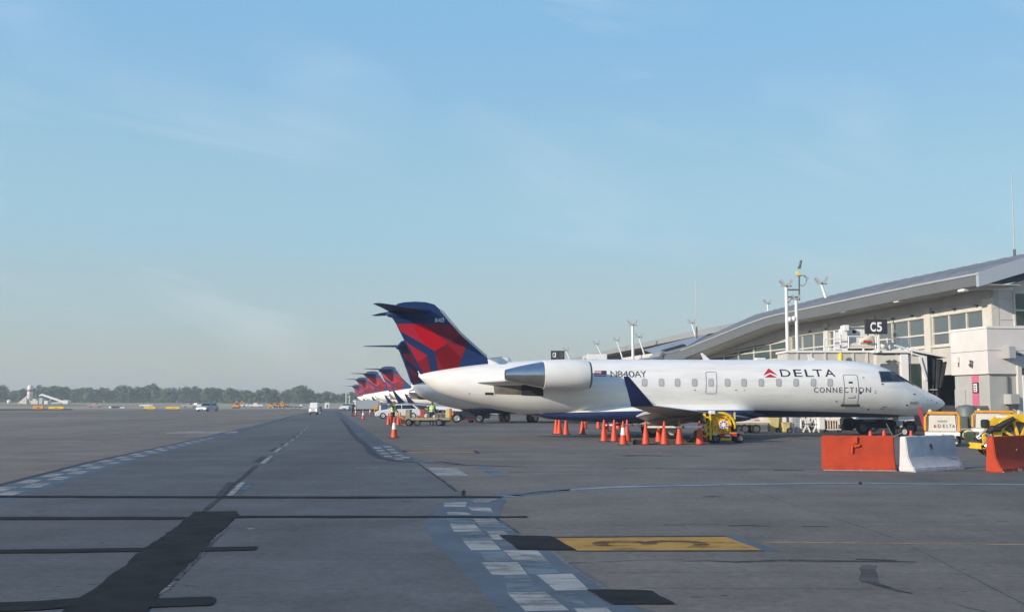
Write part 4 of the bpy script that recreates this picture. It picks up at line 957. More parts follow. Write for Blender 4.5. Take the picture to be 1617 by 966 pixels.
for z in (5.0, 6.2, 7.4): w.box2((.37, .0, z), (2.4, .02, z + .02))
w.build("wall_joint", M_grey, term)
# roof: fascia, soffit, deck with standing seams
NYR = 26; yy = [YN + (YF - YN) * i / NYR for i in range(NYR + 1)]
f = MB(); f.loft([[(-OV, y, ebot(y)), (-OV, y, eave(y)), (-OV + .25, y, eave(y)), (-OV + .25, y, ebot(y))] for y in yy]); f.build("fascia", M_silver, term)
f = MB(); f.loft([[(-OV - .05, y, eave(y) - .07), (-OV - .05, y, eave(y) + .04), (-OV + .1, y, eave(y) + .06), (-OV + .1, y, eave(y) - .07)] for y in yy]); f.build("gutter", M_galv, term)
f = MB(); f.loft([[(-OV + .26, y, ebot(y) + .06), (-OV + .26, y, ebot(y) + .02), (.38, y, ebot(y) + .02), (.38, y, ebot(y) + .06)] for y in yy]); f.build("soffit", M_grey, term)
def rz(x, y):
    t = max(0.0, (x + OV - .15) / (5.5 + OV - .15)); return lerp(eave(y) + .03, ridge(y), t ** 0.9)
f = MB(); xs_ = [-OV + .15, 0, 1.8, 3.6, 5.5]
vs = [(x, y, rz(x, y)) for y in yy for x in xs_] ; n5 = len(xs_)
f.add(vs, [(j * n5 + i, j * n5 + i + 1, (j + 1) * n5 + i + 1, (j + 1) * n5 + i) for j in range(NYR) for i in range(n5 - 1)])
f.loft([[(5.5, y, ridge(y)), (5.5, y, ridge(y) - .3), (13, y, ridge(y) - .3), (13, y, ridge(y))] for y in yy]); f.build("roof_deck", M_roof, term)
y = YN + 1.2
while y < YF - .4:
    s = MB(); s.loft([[(x, y - .03, rz(x, y) - .02), (x, y - .03, rz(x, y) + .07), (x, y + .03, rz(x, y) + .07), (x, y + .03, rz(x, y) - .02)] for x in xs_]); s.build("roof_seam", M_roof, term); y += 1.5
f = MB(); f.loft([[(x, YN - .03, rz(x, YN) - .75), (x, YN - .03, rz(x, YN) + .03), (x, YN + .2, rz(x, YN) + .03), (x, YN + .2, rz(x, YN) - .75)] for x in [-OV - .02] + xs_[1:]] + [[(13, YN - .03, rz(5.5, YN) - .75), (13, YN - .03, rz(5.5, YN) + .03), (13, YN + .2, rz(5.5, YN) + .03), (13, YN + .2, rz(5.5, YN) - .75)]]); f.build("gable_fascia", mat("gable_sky_tint", (0.34, 0.38, 0.43), 0.45, var=.06), term)  # gable metal coloured paler and bluer to paint in the reflected sky
f = MB(); f.loft([[(x, YN + .2, rz(x, YN) - .72), (x, .2, rz(x, YN) - .72), (x, .2, rz(x, YN) - .68), (x, YN + .2, rz(x, YN) - .68)] for x in (-OV + .3, 2, 5.5)]); f.build("gable_soffit", M_grey, term)
# eave lamps on arms, small wall lamps
for a, b in ((1418, 475.5), (1521, 458.5), (1333, 491.5), (1262, 503.5)):
    y, z = TF.on_x(a, b, -1.9); m_ = MB(); m_.box((-1.9, y, z), (.34, .62, .14)); o = m_.build("eave_lamp", M_white, term, bevel=.03)
    m_ = MB(); m_.bar((-1.7, y - .2, z + .02), (.0, y - 1.6, z - .02), .07); m_.build("lamp_arm", M_galv, o)
for a, b in ((1411, 503), (1441, 498.5), (1474, 493), (1508, 488), (1543, 482.5), (1306, 519), (1280, 523)):
    y, z = TF.on_x(a, b, -.06); m_ = MB(); m_.box((-.12, y, z), (.18, .2, .1)); m_.build("wall_lamp", M_dgrey, term)

# the next stretch of concourse, its flat roof and brown soffit
TB = Frame(TF.world(5.7, 0).x, TF.world(5.7, 0).y, TF.ang)
farb = tag(empty("concourse_wing", TB.o, TB.ang), "far concourse stretch with long grey eave and brown soffit beyond the near roof", "building")
FT = sorted(TB.on_x(a, b, -1.7) for a, b in [(1118, 518.5), (1100, 522), (1020, 540), (945, 556), (898, 567)])
yy2 = [48 + (FT[-1][0] - 48 + 30) * i / 20 for i in range(21)]
f = MB(); f.loft([[(-1.7, y, pw(FT, y) - .6), (-1.7, y, pw(FT, y)), (-1.4, y, pw(FT, y)), (-1.4, y, pw(FT, y) - .6)] for y in yy2]); f.build("fascia", mat("far_fascia", (0.27, 0.28, 0.28), .5, var=.08), farb)
f = MB(); f.loft([[(-1.39, y, pw(FT, y) - .3), (-1.39, y, pw(FT, y) - .7), (.6, y, pw(FT, y) - .75), (.6, y, pw(FT, y) - .3)] for y in yy2]); f.build("soffit", M_soffit, farb)
f = MB(); f.loft([[(-1.6, y, pw(FT, y) + .01), (-1.6, y, pw(FT, y) + .05), (13, y, pw(FT, y) + .3), (13, y, pw(FT, y) - .2)] for y in yy2]); f.build("roof_deck", M_roof, farb)
f = MB(); f.box2((.4, 48, 7.12), (.8, yy2[-1], 7.75)); f.build("clerestory_wall", M_soffit, farb)
f = MB(); f.box2((.3, 54, 0), (.9, yy2[-1], 7.1)); f.build("wall", M_cream, farb)
i = 0; y = 58.0
while y < 110:
    f = MB(); f.box2((.10, y, 4.6), (.32, y + 4.6, 6.1)); fw = f.build("window", M_cream, farb)
    for k in range(3): p = MB(); p.box2((.06, y + .1 + k * 1.5, 4.7), (.11, y + 1.5 + k * 1.5, 6.0)); p.build("pane", M_wind, fw)
    y += 6.9
# low link roofs between the two stretches (grey ramps of metal roofing)
link = tag(empty("link_roof", TF.o, TF.ang), "low grey metal link roof stepping down behind the jet's back, left of the near roof", "roof")
for pts, mt, th in (([(1122, 524.5, 4.6), (1074, 553, -2.0), (1043, 561, -2.0), (1016, 552, 3.4)], M_roof, .18), ([(1075, 553.6, -2.08), (1083, 566, -2.08), (1050, 567.5, -2.08), (1044, 561.6, -2.08)], M_silver, .3),
                    ([(1046, 554, -2.4), (1041, 563, -2.5), (1008, 568, -2.5), (1010, 564, -2.2)], M_roof, .2)):
    P_ = [Vector((xx, *TF.on_x(a_, b_, xx))) for a_, b_, xx in pts]
    m_ = MB(); m_.prism(P_, (.25, 0, -th)); m_.build("roof_panel", mt, link)
P_ = [Vector((-1.4, *TF.on_x(a_, b_, -1.4))) for a_, b_ in ((1078, 542.6), (1080, 544.6), (1047, 553.4), (1043, 553))]
m_ = MB(); m_.prism(P_, (.3, 0, -.1)); m_.build("roof_slot", M_dark, link)
y0, z0 = TF.on_x(1005, 562, -2.4); m_ = MB(); m_.box((-1.6, y0, z0 - .35), (1.5, 12, .8)); m_.build("canopy", M_cream, link)
m_ = MB(); m_.box((-1.2, y0, (z0 - .8) / 2), (.5, 8, z0 - .8)); m_.build("canopy_wall", M_beige, link)

# block at the corner (stair tower beside the gate)
c0 = TF.on_y(1558, 518, -7.25)
cx, zt = c0
pier = tag(empty("gate_block", TF.world(cx, -7.25), TF.ang), "pale two-tone gate block with a pink stripe, right of the jet's nose", "building")
zl = TF.on_y(1558, 590, -7.25)[1]; zm = TF.on_y(1558, 553, -7.25)[1]
m_ = MB(); m_.box2((0, 0, zl), (9, 3.15, zm - .012)); m_.box2((0, 0, zm + .012), (9, 3.15, zt)); m_.build("upper_wall", M_pier, pier)
m_ = MB(); m_.box2((.02, .02, zm - .02), (8.9, 3.1, zm + .02)); m_.build("joint_line", M_dgrey, pier)
m_ = MB(); m_.box2((.12, .12, 0), (8.8, 3.05, zl - .02)); m_.build("lower_wall", M_grey, pier)
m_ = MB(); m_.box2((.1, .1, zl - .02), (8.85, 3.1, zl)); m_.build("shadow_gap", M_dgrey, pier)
m_ = MB(); m_.box2((-.04, -.04, zt), (9, 3.2, zt + .10)); m_.build("parapet_cap", M_white, pier)
PFx = Frame(TF.world(cx, -7.25).x, TF.world(cx, -7.25).y, TF.ang)
def onleft(a, b, x=0.1): return PFx.on_x(a, b, x)
def onfront(a, b, y=0.1): return PFx.on_y(a, b, y)
(a0, b0), (a1, b1) = onleft(1534.5, 591), onleft(1546.5, 642)
m_ = MB(); m_.box2((.085, a0, b1), (.13, a1, zl - .03)); m_.build("pink_stripe", M_pink, pier)
(a0, b0), (a1, b1) = onleft(1537.5, 604), onleft(1546, 620)
m_ = MB(); m_.box2((.04, a0, b0), (.085, a1, b1)); sg = m_.build("notice_board", M_signb, pier)
m_ = MB(); m_.box2((.034, a0 + (a1 - a0) * .2, lerp(b0, b1, .1)), (.039, a0 + (a1 - a0) * .85, lerp(b0, b1, .9))); m_.build("notice_panel", M_wtext, sg)
m_ = MB()
for u in (.3, .52, .74): m_.box2((.030, a0 + (a1 - a0) * .34, lerp(b0, b1, u - .06)), (.033, a0 + (a1 - a0) * .7, lerp(b0, b1, u + .06)))
m_.build("notice_text", M_signb, sg)
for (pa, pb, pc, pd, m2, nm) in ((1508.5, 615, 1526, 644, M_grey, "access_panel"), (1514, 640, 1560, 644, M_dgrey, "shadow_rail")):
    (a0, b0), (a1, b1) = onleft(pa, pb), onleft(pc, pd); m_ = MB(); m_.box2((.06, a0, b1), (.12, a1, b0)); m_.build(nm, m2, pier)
a0, b0 = onleft(1513, 568, 0); m_ = MB(); m_.box((-.10, a0, b0), (.18, .28, .34)); m_.box((-.14, a0 - .1, b0 - .22), (.1, .1, .2)); m_.build("wall_light", M_white, pier, bevel=.03)
a0, b0 = onleft(1536, 575, 0); m_ = MB(); m_.tube([(-.02, a0, b0 + .1), (-.10, a0, b0 + .12), (-.14, a0, b0), (-.10, a0, b0 - .14)], [.08, .11, .10, .05], 10); m_.build("camera_dome", M_dgrey, pier, smooth=50)
m_ = MB(); x0, z0 = onfront(1590, 590, .1); m_.tube([(x0, .06, .3), (x0, .06, zl - .1)], .05, 8); m_.build("downpipe", M_dgrey, pier)
(x0, z0), (x1, z1_) = onfront(1588, 547, -.35), onfront(1600, 566, -.35)
m_ = MB(); m_.box2((x0, -.6, z1_), (x1, 0, z0)); hv = m_.build("wall_heater", M_galv, pier, bevel=.02)
m_ = MB(); m_.bar((x1 - .1, -.3, z1_ + .3), (x1 + 1.8, -.5, z1_ - .15), .10); m_.build("arm", M_dgrey, hv)
(x0, z0), (x1, z1_) = onfront(1592, 622, -.3), onfront(1607, 638, -.3)
m_ = MB(); m_.box2((x0, -.5, z1_), (x1, .1, z0)); m_.build("meter_box", M_grey, pier, bevel=.02)
x0, z0 = onfront(1606, 574, -.05); m_ = MB(); m_.box2((x0, -.08, 0), (x0 + .22, .1, z0)); m_.box2((x0 + 1.1, -.08, 0), (x0 + 1.32, .1, z0)); m_.box2((x0 + .23, -.075, z0 - .2), (x0 + 1.09, .1, z0)); dr = m_.build("door_frame", M_cream, pier)
m_ = MB(); m_.box2((x0 + .23, .0, 0.02), (x0 + 1.09, .11, z0 - .21)); m_.build("door", M_dgrey, dr)
m_ = MB()
for zz in (1.45, 2.15, 2.75): m_.bar((x0 - .5, -1.2, zz), (x0 + 2.5, -1.2, zz + .25), .06)
for xx in (x0 - .5, x0 + .6, x0 + 1.6): m_.bar((xx, -1.2, .0), (xx, -1.2, 2.9), .06)
tag(m_.build("stair_railing", M_white), "white steel stair railing at the right edge, before the gate block", "railing")
bpy.data.objects["stair_railing"].location = PFx.o; bpy.data.objects["stair_railing"].rotation_euler = (0, 0, PFx.ang)

# ------------------------------------------------------------------ jet bridge at gate C5
def boxpx(mb, x0, y0, x1, y1, Y, dep):             # an upright box whose front face at depth Y spans these pixels
    a, b = at(x0, y1, Y), at(x1, y0, Y); return mb.box2((a.x, Y, a.z), (b.x, Y + dep, b.z))
YB = 58.0
jb = tag(empty("jet_bridge", (at(1420, 600, YB).x, YB + 1.5, 0)), "cream jet bridge with dark folding canopy, rising behind the nearest jet's nose", "jet bridge")
def jpart(mb, name, m, par=jb, **k):
    o = mb.build(name, m, **k); o.parent = par
    o.matrix_parent_inverse = Matrix.Identity(4)
    base = par
    off = Vector((0, 0, 0))
    while base: off += base.location; base = base.parent
    o.location = -off if par.type == 'EMPTY' else Vector((0, 0, 0)); return o
m_ = MB(); boxpx(m_, 1385, 560, 1461, 634, YB, 2.6); cab = jpart(m_, "cab", M_cream, bevel=.04)
m_ = MB(); boxpx(m_, 1245, 556.5, 1384.6, 626, YB + .3, 2.2); tun = jpart(m_, "tunnel", M_beige)
m_ = MB()
for p in (1260, 1282, 1304, 1326, 1348, 1370): boxpx(m_, p - .7, 557, p + .7, 626, YB + .25, .06)
jpart(m_, "panel_rib", M_cream, tun)
m_ = MB(); boxpx(m_, 1242, 553.2, 1384, 556.4, YB + .2, 2.4); jpart(m_, "tunnel_roof", M_white)
m_ = MB(); a, b = at(1378, 557, YB), at(1436, 557, YB); m_.box2((a.x, YB - .15, a.z), (b.x, YB + 2.8, a.z + .12)); m_.prism([(b.x + .01, YB - .2, a.z + .25), (at(1493, 564, YB).x, YB - .2, at(1493, 563, YB).z), (at(1493, 564, YB).x, YB - .2, at(1493, 565, YB).z), (b.x + .01, YB - .2, a.z + .10)], (0, 3.0, 0)); jpart(m_, "cab_roof", M_white)
for (x0, y0, x1, y1, m2) in ((1392.5, 575, 1416.5, 612, M_wind), (1438.5, 575, 1456, 618, M_wgreen)):
    m_ = MB(); boxpx(m_, x0, y0, x1, y1, YB - .05, .06); wn = jpart(m_, "cab_window", m2, bevel=.015)
    m_ = MB()
    for q in ((x0 - 1, y0 - 1, x1 + 1, y0), (x0 - 1, y1, x1 + 1, y1 + 1), (x0 - 1, y0, x0, y1), (x1, y0, x1 + 1, y1)): boxpx(m_, *q, YB - .07, .08)
    jpart(m_, "window_frame", M_dgrey, wn)
m_ = MB(); boxpx(m_, 1425, 559, 1434, 634, YB - .12, .2); boxpx(m_, 1458, 562, 1463.6, 618, YB - .2, .25); p, q_ = at(1449, 563, YB), at(1460, 600, YB); m_.bar((p.x, YB - .25, p.z), (q_.x, YB - .25, q_.z), .1); jpart(m_, "cab_post", M_white)
# canopy bellows: folded ribs
for i in range(7):
    x0 = 1464 + i * 4.6; x1 = x0 + 4.9; top = 564.5 + i * .7 + (3 if i == 6 else 0); bot = 620 + (i * 3.0 if i < 4 else 12 - (i - 4) * 10)
    m_ = MB(); a, b = at(x0, bot, YB), at(x1, top, YB); zz = (i % 2) * .16
    P_ = [(a.x, YB + .1 + zz, b.z), (a.x + (b.x - a.x) * .5, YB - .06 + zz, b.z + .03), (b.x, YB + .1 + zz, b.z), (b.x - .05 * i, YB + .1 + zz, a.z), (a.x + (b.x - a.x) * .5 - .06 * i, YB - .06 + zz, a.z), (a.x - .05 * i, YB + .1 + zz, a.z)]
    m_.prism(P_, (0, 2.5 - .2 * zz, 0)); jpart(m_, "canopy_fold", M_bellow)
m_ = MB(); boxpx(m_, 1462, 614, 1480, 616, YB - .1, .1); jpart(m_, "bumper", M_galv)
# machinery, posts and rails on the roof
m_ = MB(); boxpx(m_, 1338, 517, 1370, 543, YB + 1, 1.6); hv = jpart(m_, "air_handler", M_white, bevel=.05)
m_ = MB(); boxpx(m_, 1346.5, 521.5, 1351.5, 526, YB + .97, .05); jpart(m_, "air_handler_port", M_dark, hv)
m_ = MB(); boxpx(m_, 1341, 515.3, 1366, 517.4, YB + .9, 1.8); jpart(m_, "air_handler_lid", M_galv, hv)
m_ = MB(); boxpx(m_, 1339, 549, 1382, 558.5, YB + .8, 1.2); jpart(m_, "hoist_housing", M_rust)
m_ = MB(); boxpx(m_, 1353, 551.5, 1382.5, 557.2, YB + .74, .1); jpart(m_, "hoist_opening", M_dark)
m_ = MB(); boxpx(m_, 1330.5, 514, 1337.5, 566, YB + .6, .25); boxpx(m_, 1320, 524, 1325.5, 566, YB + .7, .2); boxpx(m_, 1362.5, 549, 1364.8, 561, YB + .5, .1); jpart(m_, "lift_column", M_white)
m_ = MB(); boxpx(m_, 1333, 513, 1341, 522, YB + .5, .5); jpart(m_, "junction_box", M_white, bevel=.02)
m_ = MB(); a, b = at(1343, 545.5, YB + .7), at(1388, 545.5, YB + .7); m_.tube([a, b], .16, 12); jpart(m_, "air_duct", M_cream, smooth=50)
m_ = MB(); p = at(1367, 536, YB + .6); m_.tube([p + Vector((-.35, 0, -.15)), p, p + Vector((.28, 0, .05)), p + Vector((.45, 0, -.25))], [.12, .22, .22, .10], 12); du = jpart(m_, "duct_elbow", M_cream, smooth=50)
m_ = MB(); m_.tube([p + Vector((-.2, -.24, -.1)), p + Vector((.25, -.26, -.15))], .06, 8); jpart(m_, "clamp", M_red, du)
for (x, y, r_) in ((1394.5, 546, .17), (1408, 546.5, .2)):
    m_ = MB(); p = at(x, y, YB + .6); m_.lathe([(.02, -r_), (r_ * .7, -r_ * .7), (r_, 0), (r_ * .7, r_ * .7), (.02, r_)], 14, Matrix.Translation(p)); jpart(m_, "valve_housing", M_cream, smooth=60)
m_ = MB(); boxpx(m_, 1382, 551, 1420, 556.6, YB + .3, 1.2); jpart(m_, "roof_plinth", M_cream, bevel=.03)
def rail(name, pts, posts, Y, r_=.035):
    m_ = MB()
    for (a, b) in pts: m_.tube([at(*a, Y), at(*b, Y)], r_, 6)
    for (x, y0, y1) in posts: m_.tube([at(x, y0, Y), at(x, y1, Y)], r_, 6)
    return jpart(m_, name, M_white)
rail("roof_railing", [((1401, 534), (1436, 534)), ((1401, 544), (1436, 545))], [(1401, 534, 556), (1415, 534, 556), (1424, 534, 556), (1436, 534, 558)], YB + 1)
rail("roof_railing", [((1420, 552), (1458, 563)), ((1412, 545), (1440, 553))], [(1440, 553, 560)], YB - .1, .05)
rail("roof_railing", [((1301, 535), (1333, 535)), ((1301, 547.5), (1333, 543)), ((1301, 551), (1333, 551))], [(1301.5, 535, 556), (1317.5, 522, 556), (1309, 549, 556)], YB + .4, .045)
rail("roof_railing", [((1338, 531), (1383, 531)), ((1338, 549), (1382, 549))], [(1340, 531, 549), (1383, 531, 556)], YB + .5)
m_ = MB(); p = at(1326.5, 564, YB); m_.tube([p + Vector((0, -.1, -.35)), p + Vector((0, -.1, .05)), p + Vector((.02, -.1, .2)), p + Vector((.06, -.1, .3))], [.13, .13, .09, .03], 10); jpart(m_, "gas_bottle", M_yellow, smooth=50)
m_ = MB(); pts = [at(1399, 571, YB - .1), at(1405, 569, YB - .1), at(1408, 571.5, YB - .1), at(1412, 568.5, YB - .1), at(1416, 571, YB - .1)]; m_.tube(pts, .05, 6); jpart(m_, "flood_lamp", M_dgrey)
# legs and wheels
m_ = MB()
for p in (1394, 1428): a = at(p, 634, YB); m_.box2((a.x - .18, YB + 1.1, .5), (a.x + .18, YB + 1.5, 2.0))
a, b = at(1390, 634, YB), at(1434, 634, YB); m_.box2((a.x, YB + 1.0, .45), (b.x, YB + 1.6, .75)); lg = jpart(m_, "drive_column", M_galv)
for p in (1388, 1436): a = at(p, 634, YB); tA, tB = MB(), MB(); wheel(tA, tB, a.x, YB + 1.3, .45, .35); wo = jpart(tA, "drive_wheel", M_black, lg, smooth=40); jpart(tB, "wheel_hub", M_cream, wo)
m_ = MB(); a = at(1262, 626, YB); m_.tube([(a.x, YB + 1.4, 0), (a.x, YB + 1.4, 2.1)], .3, 14); jpart(m_, "support_pillar", M_galv, smooth=50)

# gate sign
def sign(px0, py0, px1, py1, Y, txts, lab, post=None):
    c = at((px0 + px1) / 2, py1, Y); r_ = tag(empty("gate_sign", (c.x, Y, 0)), lab, "sign")
    m_ = MB(); boxpx(m_, px0, py0, px1, py1, Y, .25); p = jpart(m_, "sign_panel", M_signb, r_, bevel=.02)
    for t, x0, y0, x1, y1, m2 in txts:
        m_ = MB(); a, b = at(x0, y1, Y - .01), at(x1, y0, Y - .01); flat_text(m_, t, a, (b.x - a.x, 0, 0), (0, 0, b.z - a.z), .03); jpart(m_, "sign_lettering", m2, p)
    if post:
        m_ = MB(); a, b = at(post[0], post[2], Y + .1), at(post[1], post[3], Y + .1); m_.box2((a.x, Y + .05, b.z), (b.x, Y + .2, a.z)); jpart(m_, "sign_post", M_white, r_)
    return r_
sign(1367.5, 504, 1401, 527, YB - .3, [("C", 1374.5, 508.5, 1383, 523.5, M_wtext), ("5", 1384.8, 508.5, 1392.5, 523.5, M_wtext)], "black gate sign reading C5 on a white post above the jet bridge", (1385.5, 1389, 527.3, 556))
sign(870, 553.5, 891.5, 569, 128, [("C", 872.6, 556.5, 875.6, 564, M_wtext), ("1", 876.2, 556.5, 877.8, 564, M_wtext), ("C", 884, 557, 887, 563.5, M_gtext), ("1", 887.6, 557, 889, 563.5, M_gtext)], "small black gate sign reading C1 above the nearest jet's engine", (879, 881.5, 569.2, 600))
bpy.data.objects["gate_sign.001"]["group"] = "gate signs"; bpy.data.objects["gate_sign"]["group"] = "gate signs"

# far jet bridge roof showing over the nearest jet
fb = tag(empty("jet_bridge", (at(942, 600, 110).x, 110, 0)), "far white jet bridge roof poking up just right of the engine", "jet bridge")
m_ = MB(); boxpx(m_, 927, 559, 959, 600, 110, 4); o = jpart(m_, "cab", M_white, fb, bevel=.06)
m_ = MB(); boxpx(m_, 934, 567, 945, 569.5, 109.95, .1); jpart(m_, "vent", M_dgrey, o)
m_ = MB(); boxpx(m_, 923, 560.5, 927.2, 566, 110.2, 3); jpart(m_, "canopy", M_cream, fb)
m_ = MB(); a = at(943, 600, 111); m_.box2((a.x - .3, 111, 0), (a.x + .3, 111.6, 3.2)); jpart(m_, "leg", M_galv, fb)

# ------------------------------------------------------------------ light masts, floodlights, whips
def lamp_heads(m_, p, s):
    for dx_, t in ((-.26, 40), (.26, -30)):
        m_.box(p + Vector((dx_ * s, 0, .28 * s)), (.16 * s, .4 * s, .55 * s), M=Matrix.Rotation(R(-t), 4, 'Y'))
def flood(bx, by, hx, hy, Y, lab, s=1.0):
    a, b = at(bx, by, Y), at(hx, hy, Y); r_ = tag(empty("roof_floodlight", a), lab, "floodlight", "floodlights leaning out over the concourse roof")
    m_ = MB(); m_.tube([a - (b - a).normalized() * .6, b], [.11 * s, .08 * s], 10); jpart(m_, "leaning_post", M_white, r_, smooth=50)
    m_ = MB(); lamp_heads(m_, b, s); m_.bar(b + Vector((-.4 * s, 0, .08)), b + Vector((.4 * s, 0, .05)), .08 * s); jpart(m_, "lamp_head", M_galv, r_)
flood(1303, 467, 1297, 449, 88, "floodlight on a short leaning post on the roof, right of the twin masts", 1.15)
flood(1213, 491, 1212, 480, 110, "small floodlight peeping over the roof left of the twin masts", .9)
flood(1098.5, 531, 1092.5, 511, 122, "floodlight leaning beside the thin whip aerial", 1.0)
flood(1018, 561, 1009, 533, 135, "leaning floodlight immediately right of the lone upright lamp mast", 1.1)
flood(982, 562.5, 974, 538, 150, "leaning floodlight immediately left of the lone upright lamp mast", 1.1)
flood(950, 561, 942, 544, 165, "leaning floodlight above the far white jet bridge roof", 1.2)
flood(899, 566, 894, 554, 180, "faint leaning floodlight beside the C1 sign, farthest of all", 1.2)
def mast(x, y0, y1, Y, r_, lab, heads=True, s=1.0):
    t = at(x, y1, Y); o = tag(empty("light_mast", (t.x, Y, 0)), lab, "light mast")
    m_ = MB(); m_.tube([(t.x, Y, 0), (t.x, Y, t.z * .5), t], [r_ * 1.15, r_, r_ * .85], 12); jpart(m_, "mast_pole", M_white, o, smooth=50)
    if heads: m_ = MB(); lamp_heads(m_, t, s); m_.bar(t + Vector((-.4 * s, 0, .05)), t + Vector((.4 * s, 0, .05)), .08); jpart(m_, "lamp_head", M_galv, o)
    return o, t
YM = 66
mast(999, 567, 514, 120, .17, "lone upright white lamp mast behind the jet's back, between leaning floodlights", True, 1.2)
m1, t1 = mast(1241.5, 566, 453, YM, .115, "taller left pole of the twin white masts, two lamp heads on top", True, .85)
m2, t2 = mast(1257.2, 552, 474, YM, .115, "right pole of the twin white masts, carrying an aerial, disc and cable loop", True, .6)
m_ = MB()
for y in (457.5, 469): m_.bar(at(1241, y, YM), at(1262, y, YM), .09)
jpart(m_, "cross_bracket", M_dgrey, m1)
m_ = MB(); m_.tube([at(1245, 478, YM), at(1249, 472, YM), at(1256, 469.5, YM)], .03, 6); jpart(m_, "cable", M_dgrey, m1)
m_ = MB(); m_.tube([at(1262, 474, YM), at(1262, 430, YM)], .05, 8); m_.tube([at(1262.5, 424, YM), at(1265, 411, YM)], .075, 8); m_.bar(at(1261, 424, YM), at(1263.5, 419, YM), .12); jpart(m_, "aerial_pole", M_dgrey, m2)
m_ = MB(); p = at(1260.5, 432, YM); m_.lathe([(.02, -.1), (.14, -.09), (.17, 0), (.14, .09), (.02, .1)], 16, Matrix.Translation(p) @ Matrix.Rotation(R(90), 4, 'X')); jpart(m_, "antenna_disc", M_pyellow, m2, smooth=50)
m_ = MB(); c = at(1266.5, 443, YM); m_.tube([c + Vector((.27 * math.cos(R(a)), 0, .32 * math.sin(R(a)))) for a in range(-140, 160, 20)], .022, 6); m_.tube([at(1263, 436, YM), at(1270, 434.5, YM), at(1277, 440, YM), at(1274, 443, YM)], .018, 6); jpart(m_, "cable_loop", M_dgrey, m2)
for (x, y) in ((1247, 504.5), (1253.5, 503.5)):
    m_ = MB(); p = at(x, y, YM); m_.lathe([(.02, .18), (.12, .14), (.16, 0), (.12, -.12), (.02, -.16)], 14, Matrix.Translation(p)); m_.bar(p + Vector((0, 0, .12)), Vector((t1.x if x < 1250 else t2.x, YM, p.z + .16)), .06); jpart(m_, "camera_dome", M_white, m1 if x < 1250 else m2, smooth=60)
def whip(x0, y0, x1, y1, Y, lab):
    a, b = at(x0, y0, Y), at(x1, y1, Y); o = tag(empty("whip_aerial", (a.x, Y, a.z)), lab, "aerial")
    m_ = MB(); m_.tube([a, a.lerp(b, .5), b], [.05, .04, .03], 8); jpart(m_, "whip", M_galv, o); m_ = MB(); m_.tube([a + Vector((0, 0, -.8)), a.lerp(b, .08)], .09, 8); jpart(m_, "base_mount", M_dgrey, o)
whip(1100, 522, 1098.6, 444, 112, "thin whip aerial rising from the concourse roof above the jet")
whip(1602, 404, 1597.5, 274, 68, "tall thin whip aerial at the right edge, on the near roof")
# ------------------------------------------------------------------ small things on the apron
class Spot:                                         # a thing standing on the ground at a pixel, measured in its own metres
    def __init__(s, name, px_, Y, lab, cat, group=None, rz=0.0):
        s.Y = Y; s.X = at(px_, HZ, Y).x; s.root = tag(empty(name, (s.X, Y, 0), rz), lab, cat, group)
    def x(s, px_): return at(px_, HZ, s.Y).x - s.X
    def z(s, py_): return at(808, py_, s.Y).z
def cyl_y(mb, x, z, r, y0, y1, n=20, r2=None):
    mb.lathe([(r, y0), (r2 or r, y1)], n, Matrix.Translation((x, 0, z)) @ Matrix.Rotation(R(-90), 4, 'X'))
def wheels(par, lst, r, w, hub=M_cream, name="wheel"):
    for (x, y) in lst:
        a, b = MB(), MB(); wheel(a, b, x, y, r, w); o = a.build(name, M_black, par, smooth=40); b.build("wheel_hub", hub, o, smooth=40)

# cones
def cone_proto(collar):
    r_ = empty("traffic_cone"); m = MB()
    m.lathe([(.155, .03), (.15, .05), (.036, .88), (.032, .905), (.02, .91)], 20, cap0=False); b = m.build("body", M_orange, r_, smooth=50)
    m = MB(); m.box((0, 0, .016), (.40, .40, .032)); m.build("base", M_black, r_, bevel=.01)
    if collar:
        m = MB(); rad = lambda z: .15 + (.036 - .15) * (z - .05) / .83 + .003
        m.lathe([(rad(.38), .38), (rad(.66), .66)], 20, cap0=False, cap1=False); m.build("reflective_collar", M_coll, r_, smooth=50)
    return r_
CP = [None, None]
def cone(x, y, lab, collar=False, s=1.0, Y=None):
    k = int(collar)
    if CP[k] is None: CP[k] = cone_proto(collar); o = CP[k]
    else: o = copy_tree(CP[k])
    o.location = G(x, y) if Y is None else (at(x, HZ, Y).x, Y, 0)
    o.scale = (s, s, s); o.rotation_euler = (0, 0, rnd.uniform(-.4, .4)); tag(o, lab, "traffic cone", "orange cones around the parked jets")
cone(622.5, 691, "white-collared cone standing alone at the blue band, in front of the worker", True, 1.04)
cone(878.5, 685, "leftmost plain cone of the cluster behind the engine, half behind its neighbour")
cone(883.5, 685.3, "cone with a small white ring, second of the cluster behind the engine")
cone(894, 686.2, "third plain cone of the cluster below the engine")
cone(919.8, 685.5, "plain cone between the two clusters, front one of a pair")
cone(923.5, 676.5, "plain cone between the two clusters, rear one of a pair")
cone(945, 676.5, "small far cone under the navy belly, just left of the barred row")
cone(954, 697, "cone at the left end of the white barrier bar")
cone(958, 681, "far cone peeping behind the cone at the bar's left end")
cone(970, 697, "second cone along the white barrier bar from its left end")
cone(976, 677, "far cone half hidden right of the second barred cone")
cone(984.3, 702, "nearest cone of the row, with a broad white collar", True)
cone(990.5, 697, "plain cone directly behind the white-collared cone of the row")
cone(1020, 701.8, "plain cone right of the black wheel chock")
cone(1040.5, 698, "cone standing in front of the main wheel, set back from the row")
cone(1049.3, 701.8, "front cone partly covering the jet's main wheel")
cone(1073, 701.8, "lone plain cone between the main wheel and the yellow cart")
cone(1105, 701.8, "cone directly in front of the yellow hose cart")
cone(1113.5, 696.5, "low orange cone hidden beside the yellow hose cart's left wheel", False, .75)
cone(613.5, 671, "left cone of the pair behind the worker in the vest", False, .95)
